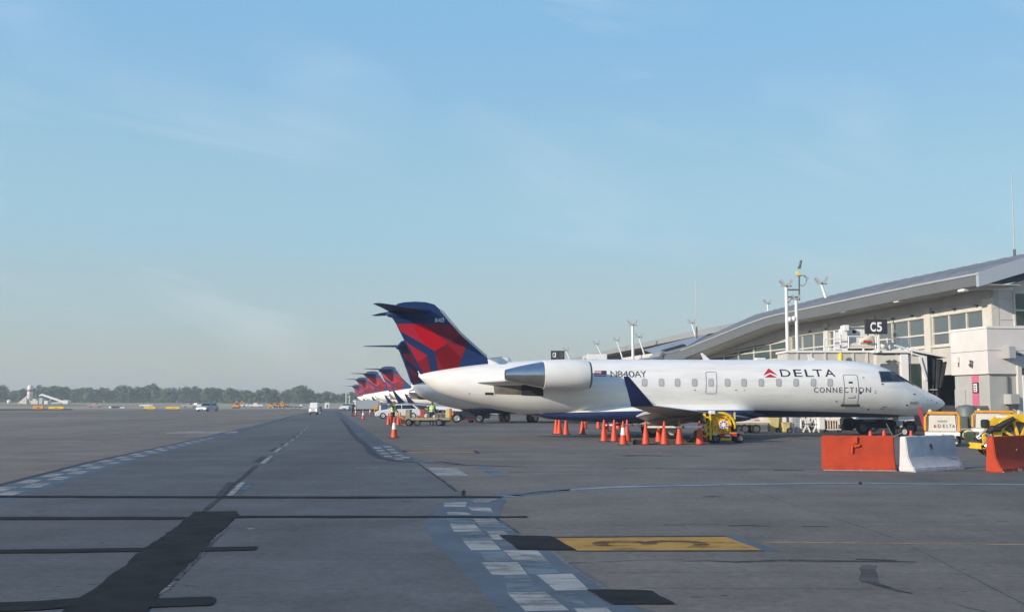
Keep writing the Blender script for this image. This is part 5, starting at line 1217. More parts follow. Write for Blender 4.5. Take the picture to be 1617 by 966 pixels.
cone(616.5, 668, "cone touching the worker's left leg", False, .95)
cone(629, 671, "dark-looking cone right of the worker's legs", False, .95)
cone(632, 668, "rear cone right of the worker's legs", False, .95)
cone(640.5, 672, "cone beside the flatbed cart's front wheel", False, .7)
cone(573.5, 661.5, "white-collared cone alone on the apron left of the white car", True, 1.0)
cone(561.5, 656, "small cone at the covered trailer's left end", True, .9)
cone(584.5, 654.5, "small cone under the covered trailer's middle", True, .9)
cone(1373, 0, "cone tip showing over the left orange barrier, left of two", False, 1.0, 27.6)
cone(1394.5, 0, "cone tip showing over the left orange barrier, right of two", False, 1.0, 28.2)
cone(1437, 0, "cone tip showing over the white barrier's left end", False, 1.0, 27.9)
# bars between the cones
def cone_bar(x0, y0, x1, y1, Y0, Y1, lab):
    a, b = at(x0, y0, Y0), at(x1, y1, Y1); r_ = tag(empty("barrier_bar", a), lab, "barrier bar", "red and white bars on the cones"); d = b - a; n = max(2, int(d.length / .75)); e = .10 / d.length
    for i in range(n):
        m = MB(); m.tube([d * (i / n), d * ((i + 1) / n - e)], .042, 10); m.build("white_band", M_coll, r_)
        m = MB(); m.tube([d * ((i + 1) / n - e), d * ((i + 1) / n)], .043, 10); m.build("red_band", M_red, r_)
Y1_, Y2_ = depth(697), depth(701.8)
cone_bar(953, 671, 971, 671, Y1_, Y1_, "short white bar joining the two left cones of the row")
cone_bar(983, 671, 1041, 670.5, Y2_ + .4, Y1_ - .1, "white bar from the collared cone to the set-back cone")
cone_bar(1019, 674.2, 1112, 674, Y2_, Y2_ - .1, "long white bar with red bands ending at the yellow hose cart")
# chock
c = G(1008, 701.5); r_ = tag(empty("wheel_chock", c), "black rubber wheel chock lying between the cones", "wheel chock")
m = MB(); m.prism([(-.22, -.12, 0), (.22, -.12, 0), (.15, -.12, .17), (-.17, -.12, .19)], (0, .24, 0)); m.build("body", M_black, r_, bevel=.02); m = MB(); m.tube([(.2, 0, .12), (.4, -.1, .03), (.7, -.05, .02), (.8, .2, .02)], .018, 6); m.build("rope", M_black, r_)

# concrete barriers
def barrier(name, x_, y_, L_, Hh, rz, m_, lab, chips=0, foot=None):
    r_ = tag(empty(name, G(x_, y_), rz), lab, "concrete barrier", "painted concrete barriers")
    S = [(-.30, 0), (-.30, .07), (-.24, .14), (-.135, .36), (-.085, Hh), (.085, Hh), (.10, .36), (.12, .14), (.13, .07), (.13, 0)]
    rr = random.Random(int(x_)); secs = []; n = 16
    for i in range(n + 1):
        x = -L_ / 2 + L_ * i / n; e = .012 if i in (0, n) else 0
        secs.append([(x, y * (1 - e * 2) + rr.uniform(-.006, .006), z * 1.0 + (rr.uniform(-.008, .006) if z > .1 else 0) - e * (z > .5)) for y, z in S])
    m = MB(); m.loft(secs); b = m.build("body", m_, r_, bevel=.018)
    m = MB()
    for i in range(30): x = -L_ / 2 + L_ * (i + .5) / 30; m.box((x, -.300 + rr.uniform(-.008, .004), .006), (L_ / 30 * rr.uniform(.9, 1.4), .03, rr.uniform(.018, .042)))
    m.build("chipped_foot", foot or M_conc, r_)
    return r_
BH = .83
b1 = barrier("concrete_barrier", 1355, 741.8, 1.68, BH, R(-10), M_borange, "left orange concrete barrier, left of the white one")
m = MB(); m.box((-.07, -.13, BH - .10), (.10, .05, .16)); m.bar((-.1, -.14, BH - .26), (.04, -.14, BH - .22), .05); m.bar((-.13, -.155, BH - .24), (-.15, -.17, BH - .42), .03); m.build("paint_drip", mat("drip_orange", (.52, .07, .015), .7), b1)
b2 = barrier("concrete_barrier", 1467, 741.5, 2.08, BH, R(36), M_bwhite, "white concrete barrier between the two orange ones", foot=M_bwhite)
m = MB(); m.lathe([(.02, 0), (.035, .012), (.03, .02)], 10, Matrix.Translation((-.10, -.125, BH - .22)) @ Matrix.Rotation(R(105), 4, 'X')); m.bar((-.10, -.14, BH - .22), (-.065, -.142, BH - .32), .03); m.build("lifting_hole", M_dark, b2)
b3 = barrier("concrete_barrier", 1603, 742, 2.3, BH, R(38), M_borange, "right orange concrete barrier, cut by the photo's right edge")
m = MB(); m.lathe([(.02, 0), (.035, .012), (.03, .02)], 10, Matrix.Translation((-.2, -.15, BH - .33)) @ Matrix.Rotation(R(105), 4, 'X')); m.build("lifting_hole", M_conc, b3)
m = MB(); rr = random.Random(8)
for i in range(7): q_ = G(1585 + i * 4 + rr.uniform(-2, 2), 743.6 + rr.uniform(-.6, .8)); m.box(q_ + Vector((0, 0, .035)), (rr.uniform(.05, .13), .09, rr.uniform(.04, .09)), rz=rr.uniform(0, 3))
tag(m.build("concrete_rubble", M_conc), "small broken bits of concrete at the foot of the right orange barrier", "rubble", kind="stuff")
far = depth(651)
for i, (x0, x1, mt, lb) in enumerate(((648, 658.5, M_bwhite, "far white barrier seen over the flatbed cart"), (658.8, 670.5, M_borange, "far orange barrier seen over the flatbed cart"))):
    Yb = 112; a, b = at(x0, 650, Yb), at(x1, 650, Yb); o = barrier("concrete_barrier", 700, 700, b.x - a.x, BH + .05, 0, mt, lb, foot=M_conc); o.location = ((a.x + b.x) / 2, Yb, 0)

# yellow hose cart
Yc = depth(698.5)
s = Spot("hose_cart", 1137, Yc, "yellow hose reel cart with a round emblem, parked under the jet's wing root", "ground cart"); t = s.root; X, Z = s.x, s.z
rc = (X(1137), Z(672.5))
m = MB(); cyl_y(m, rc[0], rc[1], .50, -.20, -.12, 36); cyl_y(m, rc[0], rc[1], .50, .30, .38, 36); rl_ = m.build("reel_flange", M_yellow, t, bevel=.012)
m = MB(); cyl_y(m, rc[0], rc[1], .40, -.12, .30, 30); m.build("hose_coil", M_rust, rl_, smooth=40)
m = MB(); m.tube([Vector((rc[0] + .53 * math.cos(R(a)), -.26, rc[1] + .53 * math.sin(R(a)))) for a in range(-10, 171, 15)], .055, 8); m.tube([Vector((rc[0] + .40 * math.cos(R(a)), -.25, rc[1] + .40 * math.sin(R(a)))) for a in range(0, 360, 20)] , .025, 6); m.build("reel_guard", M_yellow, t, smooth=50)
m = MB()
for a in range(0, 360, 60): m.bar((rc[0] + .1 * math.cos(R(a)), -.225, rc[1] + .1 * math.sin(R(a))), (rc[0] + .47 * math.cos(R(a)), -.225, rc[1] + .47 * math.sin(R(a))), .05, .03)
m.build("reel_spoke", M_yamber, rl_)
m = MB(); m.box2((X(1108), -.36, .30), (X(1159), .45, .42)); m.box2((X(1108), -.36, Z(690)), (X(1112), -.26, Z(652))); m.box2((X(1117), -.42, Z(694)), (X(1120), -.32, Z(652))); m.box2((X(1108), -.40, Z(660)), (X(1120), -.30, Z(657))); m.box2((X(1108), -.40, Z(676)), (X(1120), -.30, Z(673.5)))
m.box2((X(1133), -.40, Z(694.5)), (X(1151), -.30, Z(691))); m.box2((X(1148), -.40, Z(692)), (X(1151), -.30, Z(688))); m.box2((X(1127), -.42, Z(677)), (X(1149), -.34, Z(674.8))); m.build("frame", M_yellow, t, bevel=.012)
m = MB(); m.box2((X(1134), -.45, Z(688.5)), (X(1159), -.37, Z(683.5))); m.build("red_bumper", M_red, t); m = MB(); m.box2((X(1141), -.47, Z(687.8)), (X(1149), -.45, Z(685.2))); m.build("number_plate", M_wtext, t)
m = MB(); m.box2((X(1137), -.445, Z(685)), (X(1159), -.368, Z(682.3))); m.build("amber_rail", M_yamber, t)
m = MB(); m.box2((X(1151), -.2, Z(683)), (X(1160), .4, Z(662))); m.build("pump_cabinet", M_maroon, t, bevel=.02); m = MB(); m.box2((X(1156.5), -.3, Z(662)), (X(1158.6), -.2, Z(650.5))); m.build("lamp_post", M_pyellow, t); m = MB(); m.box2((X(1149), -.1, Z(664)), (X(1156), .3, Z(652))); m.build("gearbox", M_dgrey, t, bevel=.03)
m = MB(); m.box2((X(1159.5), -.25, Z(688)), (X(1172), .35, Z(681.5))); m.build("drawbar_plate", M_dgrey, t); m = MB(); m.tube([(X(1165), 0, Z(682)), (X(1164), 0, Z(673)), (X(1168), .05, Z(676))], .05, 8); m.build("handbrake", M_cream, t)
m = MB(); m.box2((X(1117.5), -.5, Z(653.5)), (X(1126), -.1, Z(648))); m.build("control_box", M_white, t, bevel=.02); m = MB(); m.box2((X(1134), -.2, Z(651.3)), (X(1138.5), 0, Z(649.8))); m.build("light_bar", M_white, t)
m = MB(); m.box2((X(1121.5), -.52, Z(686.5)), (X(1128), -.44, Z(681))); m.build("valve_plate", M_pyellow, t)
m = MB(); m.tube([(X(1108), -.2, Z(655)), (X(1105.5), -.3, Z(662)), (X(1110), -.4, Z(667)), (X(1103), -.35, Z(668))], [.05, .07, .07, .04], 8); m.tube([(X(1106), -.2, Z(653)), (X(1101), -.1, Z(647))], .02, 6); m.build("hose_nozzle", M_dgrey, t)
m = MB(); m.tube([(X(1109), -.4, Z(680)), (X(1097), -.5, Z(683)), (X(1087), -.4, Z(692)), (X(1090), -.3, .03), (X(1100), -.4, .03), (X(1108), -.45, .25)], .028, 8); m.tube([(X(1105), -.4, Z(678)), (X(1094), -.5, Z(680)), (X(1082), -.4, .03), (X(1096), -.3, .03)], .022, 8); m.build("loose_hose", M_black, t, smooth=50)
m = MB(); m.box2((X(1096), -.1, Z(686)), (X(1107), .2, Z(679))); m.build("coupling", M_rust, t, bevel=.03)
m = MB(); m.box2((X(1132), -.50, Z(676)), (X(1144.6), -.47, Z(664))); pl = m.build("emblem_plate", M_coll, t)
ec = (X(1138), Z(669.8)); m = MB(); cyl_y(m, ec[0], ec[1], .165, -.508, -.502, 24); m.build("emblem_disc", M_wtext, pl)
for k, (mt) in enumerate((M_logo, M_blue)):
    m = MB()
    for i in range(8):
        if i % 2 != k: continue
        a0, a1 = R(i * 45 + 4), R(i * 45 + 34); m.add([(ec[0] + r0 * math.cos(a), -.512, ec[1] + r0 * math.sin(a)) for r0, a in ((.09, a0), (.155, a0), (.155, a1), (.09, a1))], [(0, 1, 2, 3)])
    m.build("emblem_segment", mt, pl)
wheels(t, [(X(1127), -.33), (X(1164), -.30), (X(1127), .42), (X(1164), .38)], .19, .16, M_dgrey)

# power units
def gpu(px_, Y, w, lab, letters):
    s = Spot("ground_power_unit", px_, Y, lab, "power unit", "white power units with amber frames", rz=R(-21)); t = s.root
    m = MB(); m.prism([(-w / 2 + .05, 0, .52), (w / 2 - .05, 0, .52), (w / 2 - .09, 0, 1.17), (-w / 2 + .10, 0, 1.17)], (0, 1.5, 0)); hood = m.build("hood", M_cream, t, bevel=.05)
    m = MB(); P_ = [(-w / 2, -.03, .60), (-w / 2 + .01, -.03, 1.10), (-w / 2 + .10, -.03, 1.24), (w / 2 - .08, -.03, 1.24), (w / 2, -.03, 1.12), (w / 2, -.03, .58)]
    m.tube(P_, .055, 8); m.build("amber_frame", M_yamber, t, smooth=50)
    m = MB(); m.box2((-w / 2 - .02, -.06, .40), (w / 2 + .02, 1.55, .52)); m.box2((-w / 2, -.05, .53), (w / 2, .0, .555)); m.build("skirt", M_coll, t, bevel=.02)
    m = MB(); m.box2((-w / 2 + .1, -.02, .30), (w / 2 - .1, 1.5, .40)); m.build("chassis", M_dgrey, t)
    for x in (-w * .3, w * .3): m = MB(); m.tube([(x, -.05, .36), (x, .1, .36)], .10, 12); m.build("tail_lamp", M_pyellow, t)
    m = MB(); m.box2((-.02, -.09, .30), (.05, -.05, .46)); m.box2((.07, -.09, .3), (.14, -.05, .38)); m.build("socket", M_red, t)
    m = MB(); m.lathe([(.07, 1.28), (.07, 1.33), (.03, 1.37)], 12, Matrix.Translation((-w * .34, .2, 0))); m.build("beacon", M_pyellow, t, smooth=50)
    wheels(t, [(-w * .36, .3), (w * .36, .3), (-w * .36, 1.2), (w * .36, 1.2)], .22, .14)
    if letters:
        for ch, a, b in (("D", -.13, -.02), ("E", .02, .09), ("L", .125, .19), ("T", .195, .28), ("A", .285, .38)): m = MB(); flat_text(m, ch, (a * w, -.022, .70), ((b - a) * w * .82, 0, 0), (0, 0, .125)); m.build("letter", M_gtext, hood)
        m = MB(); flat_text(m, "10040", (-.13 * w, -.022, .90), (.27 * w, 0, 0), (0, 0, .07)); m.build("unit_number", M_seam, hood)
        m = MB()
        for tri in WIDGET: m.poly([(-.27 * w + .11 * w * u, -.022, .70 + .12 * v) for u, v in tri])
        m.build("emblem", M_logo, hood)
    return s
gpu(1486.5, 40, 1.17, "white power unit lettered DELTA behind the white barrier", True)
gpu(1568, 45, 1.62, "second white power unit, further right behind the yellow hose reel", False)
# red tow arm by the nose, blue chute, equipment in the nose gear's shade
m = MB(); a, b = at(1451.5, 645, 44), at(1460, 672, 41.5); m.bar(b - b, a - b, .13); m.bar((0, 0, 0), (0.02, -.1, -.45), .08); o = tag(m.build("red_tow_arm", M_red, bevel=.02), "raised red tow arm leaning against the jet's nose, left of the lettered power unit", "tow bar"); o.location = b
# tank and grey cabinet
s = Spot("water_tank", 1532, 47, "dark grey-green round tank on a low trailer beside the power units", "tank"); t = s.root; X, Z = s.x, s.z
m = MB(); m.lathe([(X(1545) * .9, .55), (X(1547), .62), (X(1547), 1.35), (X(1545) * .8, 1.48), (.06, 1.52)], 28, Matrix.Translation((.08, .6, 0))); m.build("vessel", M_tank, t, smooth=45)
m = MB(); m.box2((X(1513), .1, .5), (X(1529), 1.0, 1.02)); m.build("pump_box", M_tank, t, bevel=.02); m = MB(); m.box2((X(1511), 0, .36), (X(1562), 1.3, .5)); m.build("trailer_bed", M_galv, t)
wheels(t, [(X(1521), .05), (X(1550), .05)], .22, .15)
s = Spot("low_concrete_wall", 1535, 49.5, "low grey concrete wall at the gate block's foot", "wall"); t = s.root
m = MB(); m.box2((s.x(1512), 0, 0), (s.x(1562), .25, s.z(643))); m.build("panel", M_dgrey, t, bevel=.02)
m = MB(); m.tube([(s.x(1507.5), -.4, 0), (s.x(1507), -.4, 1.45)], .07, 10); o = tag(m.build("red_bollard", M_red), "slim red post left of the grey tank", "bollard"); o.location = t.location
for (x, Y) in ((1528, 42.5),):
    m = MB(); m.lathe([(.16, 0), (.16, .25), (.20, .30), (.18, .50), (.05, .55)], 16); o = tag(m.build("yellow_bollard", M_pyellow, smooth=45), "stubby yellow bollard right of the lettered power unit", "bollard"); o.location = (at(x, HZ, Y).x, Y, 0)
# big yellow hose reel on the right
Yr = 33.5
s = Spot("hose_reel", 1588, Yr, "big yellow hose reel trailer at the right edge, behind the orange barrier", "hose reel"); t = s.root; X, Z = s.x, s.z
rc = (X(1603), Z(694))
for (y0, y1) in ((-.2, -.12), (.55, .63)):
    m = MB(); m.loft([[(rc[0] + r0 * math.cos(R(a)), y, rc[1] + r0 * math.sin(R(a))) for r0, y in ((.80, y0), (.80, y1), (.56, y1), (.56, y0))] for a in range(0, 361, 12)], caps=False); fl = m.build("reel_flange", M_yellow, t, smooth=45)
    m = MB()
    for a in range(15, 375, 45): m.bar((rc[0], (y0 + y1) / 2, rc[1]), (rc[0] + .6 * math.cos(R(a)), (y0 + y1) / 2, rc[1] + .6 * math.sin(R(a))), .07)
    m.build("reel_spoke", M_yellow, fl)
m = MB(); cyl_y(m, rc[0], rc[1], .50, -.1, .55, 30); m.build("hose_drum", M_dgrey, t, smooth=40)
m = MB()
for i in range(6): y = -.05 + i * .11; m.tube([(rc[0] + .55 * math.cos(R(a)), y, rc[1] + .55 * math.sin(R(a))) for a in range(0, 361, 20)], .055, 8)
m.build("hose_turn", M_rust, t, smooth=50)
m = MB(); m.box2((X(1541), -.35, .24), (X(1617), -.25, .34)); m.box2((X(1541), .55, .24), (X(1640), .65, .34)); m.box2((X(1541), -.35, .20), (X(1546), .65, .38)); m.bar((X(1560), -.3, .34), (rc[0], -.3, rc[1]), .10); m.bar((X(1640), -.3, .3), (rc[0], -.3, rc[1]), .10); m.build("frame", M_yellow, t, bevel=.012)
m = MB(); m.tube([(X(1541), -.36, .20), (X(1560), -.36, .20)], .03, 8); m.build("red_strip", M_red, t)
m = MB(); m.tube([(X(1566), -.2, Z(676)), (X(1580), -.3, Z(667)), (X(1593), -.3, Z(660))], [.10, .09, .07], 10); m.tube([(X(1552), -.2, Z(683)), (X(1559), -.3, Z(676)), (X(1572), -.25, Z(677))], [.07, .11, .08], 10); m.build("black_hose", M_black, t, smooth=50)
m = MB(); m.tube([(X(1537), -.2, Z(690)), (X(1543), -.25, Z(683)), (X(1550), -.3, Z(678))], .035, 8); m.tube([(X(1548), -.3, Z(705)), (X(1555), -.35, Z(697))], [.13, .15], 14); m.tube([(X(1549), -.3, Z(684)), (X(1553), -.32, Z(690))], .07, 10); m.build("metal_coupling", M_chrome, t, smooth=50)
m = MB(); m.box2((X(1553), -.1, Z(676)), (X(1560), .3, Z(662))); m.build("valve_block", M_dark, t, bevel=.03); m = MB(); m.box2((X(1578), -.15, Z(660)), (X(1592), .3, Z(655.5))); m.build("white_lid", M_white, t, bevel=.02)
wheels(t, [(X(1570), .1), (X(1640), .1), (X(1570), .75), (X(1640), .75)], .26, .18)
m = MB(); m.tube([(X(1541), -.3, .25), (X(1540), -.6, .02), (X(1543), -1.6, .02), (X(1546), -2.6, .02)], .02, 6); m.build("cable", M_black, t)

# behind the jet: flatbed trailer, bins, stands, cage cart, belt loader
Yf = depth(684)
s = Spot("flatbed_trailer", 1190, Yf, "low flatbed trailer with rails, seen under the jet just right of the yellow cart", "trailer"); t = s.root; X, Z = s.x, s.z
m = MB(); m.box2((X(1160), 0, Z(670.5)), (X(1212), 1.5, Z(667.5))); m.build("deck", M_wood, t); m = MB(); m.box2((X(1152), .02, Z(667.2)), (X(1216), .12, Z(664.5))); m.build("white_rail", M_coll, t)
m = MB(); m.box2((X(1184), .2, Z(667)), (X(1200), 1.0, Z(659))); m.build("carton", M_cream, t); m = MB(); m.box2((X(1192), .1, Z(667)), (X(1200), .19, Z(663))); m.build("red_marker", M_red, t)
wheels(t, [(X(1175), .1), (X(1193), .1), (X(1175), 1.4), (X(1193), 1.4), (X(1206), 2.6)], .25, .2, M_dgrey)
Yq = 57.5
def bin_(px0, px1, top, Y, name, lab, m_, taper=.12, cat="bin"):
    s = Spot(name, (px0 + px1) / 2, Y, lab, cat, "things standing under the jet's belly"); w = s.x(px1) - s.x(px0); h = s.z(top); m = MB()
    f = lambda k: [(-w / 2 * k, -w * .4 * k, 0), (w / 2 * k, -w * .4 * k, 0), (w / 2 * k, w * .4 * k, 0), (-w / 2 * k, w * .4 * k, 0)]
    lo, hi = [(x, y, .06) for x, y, _ in f(1 - taper)], [(x, y, h) for x, y, _ in f(1)]; m.loft([lo, hi]); m.build("tub", m_, s.root, bevel=.03)
    m = MB(); m.box((0, 0, h + .02), (w * 1.06, w * .86, .06)); m.build("lid", m_, s.root, bevel=.02)
    if taper: wheels(s.root, [(w * .32, -w * .42)], .14, .08, M_dgrey)
    return s
bin_(1211, 1229, 658, Yq, "waste_bin", "tall pale yellow wheeled bin under the jet's belly", M_pyellow, .22)
bin_(1234, 1246, 668, Yq - .3, "waste_bin", "short pale yellow tub right of the tall bin", M_pyellow, .15)
s = Spot("yellow_bollard", 1231, Yq + .2, "pale yellow post between the tall bin and the short tub", "bollard", "things standing under the jet's belly"); m = MB(); m.tube([(0, 0, 0), (0, 0, 1.0), (0, 0, 1.06)], [.12, .12, .06], 14); m.build("post", M_pyellow, s.root, smooth=50)
s = Spot("grey_drum", 1247.5, Yq + .6, "beige-grey drum behind the short yellow tub", "drum", "things standing under the jet's belly"); m = MB(); m.lathe([(.22, 0), (.23, .05), (.22, .3), (.235, .33), (.22, .36), (.22, .9), (.2, .93)], 18); m.build("shell", M_beige, s.root, smooth=45)
s = Spot("white_stand", 1259, Yq + .3, "bluish white pedestal stand left of the step ladders", "stand", "things standing under the jet's belly"); m = MB(); m.box((0, 0, .5), (.34, .3, .9)); m.box((0, 0, .03), (.5, .4, .06)); m.build("pedestal", M_carsil, s.root, bevel=.03); m = MB(); m.tube([(.12, -.2, .05), (.12, -.2, .7), (.22, -.2, .95)], .05, 8); m.build("pipe", M_white, s.root)
s = Spot("maintenance_steps", 1281, Yq - .2, "white folding maintenance steps standing behind the left orange barrier", "steps", "things standing under the jet's belly"); X, Z = s.x, s.z; m = MB()
for x0, x1 in ((1267, 1279), (1278, 1268), (1283, 1294), (1292, 1284)):
    for y in (0, .8): m = MB(); m.bar((X(x0), y, .05), (X(x1), y, Z(657)), .07); m.build("leg", M_white, s.root)
for i in range(4): m = MB(); m.box((X(1271 + i * 2.2), .4, .2 + i * .22), (.3, .8, .03)); m.build("tread", M_galv, s.root)
m = MB(); m.box2((X(1273), .1, .1), (X(1288), .7, .38)); m.build("drawer_box", M_galv, s.root, bevel=.02); m = MB(); m.box2((X(1274.5), .06, .16), (X(1286.5), .1, .33)); m.build("drawer_front", M_dark, s.root)
s = Spot("cage_cart", 1314, Yq - .6, "white wire cage cart holding a yellow crate behind the left orange barrier", "cart", "things standing under the jet's belly"); X, Z = s.x, s.z; m = MB()
for x in range(1302, 1329, 4): m.bar((X(x), 0, .18), (X(x), 0, Z(663)), .035); m.bar((X(x), .8, .18), (X(x), .8, Z(663)), .035)
for z in (.2, Z(663)):
    for y in (0, .8): m.bar((X(1301), y, z), (X(1328), y, z), .05)
m.build("cage", M_coll, s.root); m = MB(); m.box2((X(1304), .1, .22), (X(1324), .7, Z(664.5))); m.build("crate", M_rust, s.root, bevel=.03); m = MB(); m.box2((X(1307), .06, .3), (X(1312), .1, Z(666))); m.box2((X(1315), .06, .3), (X(1320), .1, Z(668))); m.build("crate_label", M_yellow, s.root)
m = MB(); m.box2((X(1292), -.1, .2), (X(1301), .7, Z(658))); m.build("end_panel", M_coll, s.root, bevel=.02); wheels(s.root, [(X(1304), .1), (X(1325), .1)], .12, .06, M_dgrey)
s = Spot("belt_loader", 1385, 55, "cream belt loader parked in the shade behind the jet's nose wheel", "loader"); X, Z = s.x, s.z; t = s.root
m = MB(); m.prism([(X(1353), 0, .75), (X(1402), 0, .75), (X(1402), 0, Z(661)), (X(1390), 0, Z(657)), (X(1357), 0, Z(658))], (0, 1.3, 0)); m.build("body", M_white, t, bevel=.05); m = MB(); m.box2((X(1362), -.03, Z(665.5)), (X(1381), .0, Z(662.5))); m.build("grille", M_dgrey, t)
m = MB(); m.box2((X(1346), .05, .3), (X(1428), 1.25, .74)); m.build("chassis", M_dark, t, bevel=.04); m = MB(); m.bar((X(1384), -.1, .9), (X(1410), -.1, 1.25), .14); m.bar((X(1394), -.1, .8), (X(1412), -.1, 1.0), .10); m.build("belt_arm", M_cream, t)
m = MB(); m.box2((X(1335), .3, .2), (X(1351), 1.1, Z(659))); m.build("driver_seat", M_dark, t, bevel=.06); wheels(t, [(X(1362), .05), (X(1416), .05), (X(1440), .4)], .34, .22, M_dgrey)
m = MB(); m.tube([(X(1419), -.2, Z(660)), (X(1414), -.2, Z(672))], [.12, .10], 10); m.build("blue_duct", M_lblue, t, smooth=50)
m = MB(); a = at(1424, 690, 47); m.bar((0, 0, .12), (-.25, .1, .7), .035); m.bar((0, 0, .12), (.3, -.3, .3), .035); o = tag(m.build("steel_tow_bar", M_dgrey), "grey steel tow bar on the jet's nose wheel", "tow bar"); o.location = (a.x - .2, 47.5, 0)

# ------------------------------------------------------------------ left of the nearest jet: flatbed cart, tug, workers
Yk = depth(672.3)
s = Spot("baggage_cart", 675, Yk, "worn flatbed baggage cart with end boards beside the two workers", "cart"); X, Z = s.x, s.z; t = s.root
m = MB(); m.box2((X(640), 0, Z(663.2)), (X(711), 1.5, Z(659.6))); m.build("deck", M_wood, t, bevel=.015); m = MB(); m.box2((X(642), .1, Z(666)), (X(709), 1.4, Z(663.4))); m.build("chassis", M_black, t)
m = MB(); m.box2((X(640.5), .05, Z(659.5)), (X(647.5), 1.45, Z(646.5))); m.build("end_board", M_wood, t, bevel=.02)
m = MB(); m.box2((X(703.5), .05, Z(659.5)), (X(709.5), 1.4, Z(645.5))); m.build("end_board", M_pyellow, t, bevel=.02); m = MB(); m.box2((X(709.7), .0, Z(662)), (X(711.5), 1.45, Z(644.5))); m.build("orange_edge", M_yamber, t)
m = MB(); m.box2((X(690), .2, Z(653.4)), (X(703), 1.2, Z(652.2))); m.box2((X(689.5), .2, Z(659.5)), (X(690.6), 1.2, Z(652.2))); m.box2((X(696), .2, Z(659.5)), (X(697), 1.2, Z(652.2))); m.build("side_rail", M_wood, t)
m = MB(); m.box2((X(669.5), .3, Z(659.5)), (X(675), .8, Z(653))); o = m.build("sack", M_cream, t, bevel=.06); m = MB(); m.box2((X(683), .3, Z(659.5)), (X(687), .7, Z(655))); m.build("parcel", M_cream, t, bevel=.03)
wheels(t, [(X(645), .05), (X(658.5), .15), (X(693), .05), (X(698), .2), (X(645), 1.4), (X(693), 1.4)], .25, .22, M_dgrey)
m = MB(); m.bar((X(640), .4, Z(664)), (X(624), .2, Z(652)), .07); m.build("yellow_drawbar", M_yellow, t); m = MB(); m.box2((X(634), .3, Z(668)), (X(642), .8, Z(662))); m.build("hitch", M_maroon, t)
Yt = depth(667.5)
s = Spot("pushback_tug", 742, Yt, "low dark pushback tug with grey wheel hubs behind the flatbed cart", "tug"); X, Z = s.x, s.z; t = s.root
m = MB(); m.prism([(X(712), 0, .35), (X(773), 0, .35), (X(774), 0, .75), (X(748), 0, .92), (X(730), 0, .95), (X(712), 0, .8)], (0, 1.9, 0)); m.build("body", mat("tug_paint", (.018, .030, .040), .4, var=.2), t, bevel=.05)
m = MB(); m.box2((X(727), -.03, .22), (X(752), .05, .36)); m.build("red_skirt", M_maroon, t); m = MB(); m.lathe([(.04, 0), (.13, .03), (.15, .10), (.1, .16)], 14, Matrix.Translation((X(714.5), -.12, Z(653.2))) @ Matrix.Rotation(R(90), 4, 'X')); m.build("side_lamp", M_lampp, t, smooth=50)
m = MB(); m.box2((X(735), .4, .93), (X(750), 1.4, 1.05)); m.build("seat", M_dark, t, bevel=.04); m = MB(); m.lathe([(.08, .9), (.08, 1.02), (.03, 1.06)], 12, Matrix.Translation((X(736.5), .2, .1))); m.build("beacon", M_pyellow, t)
wheels(t, [(X(721), -.05), (X(757), -.05)], .39, .26, M_carsil); wheels(t, [(X(744), .3)], .24, .2, M_dgrey)

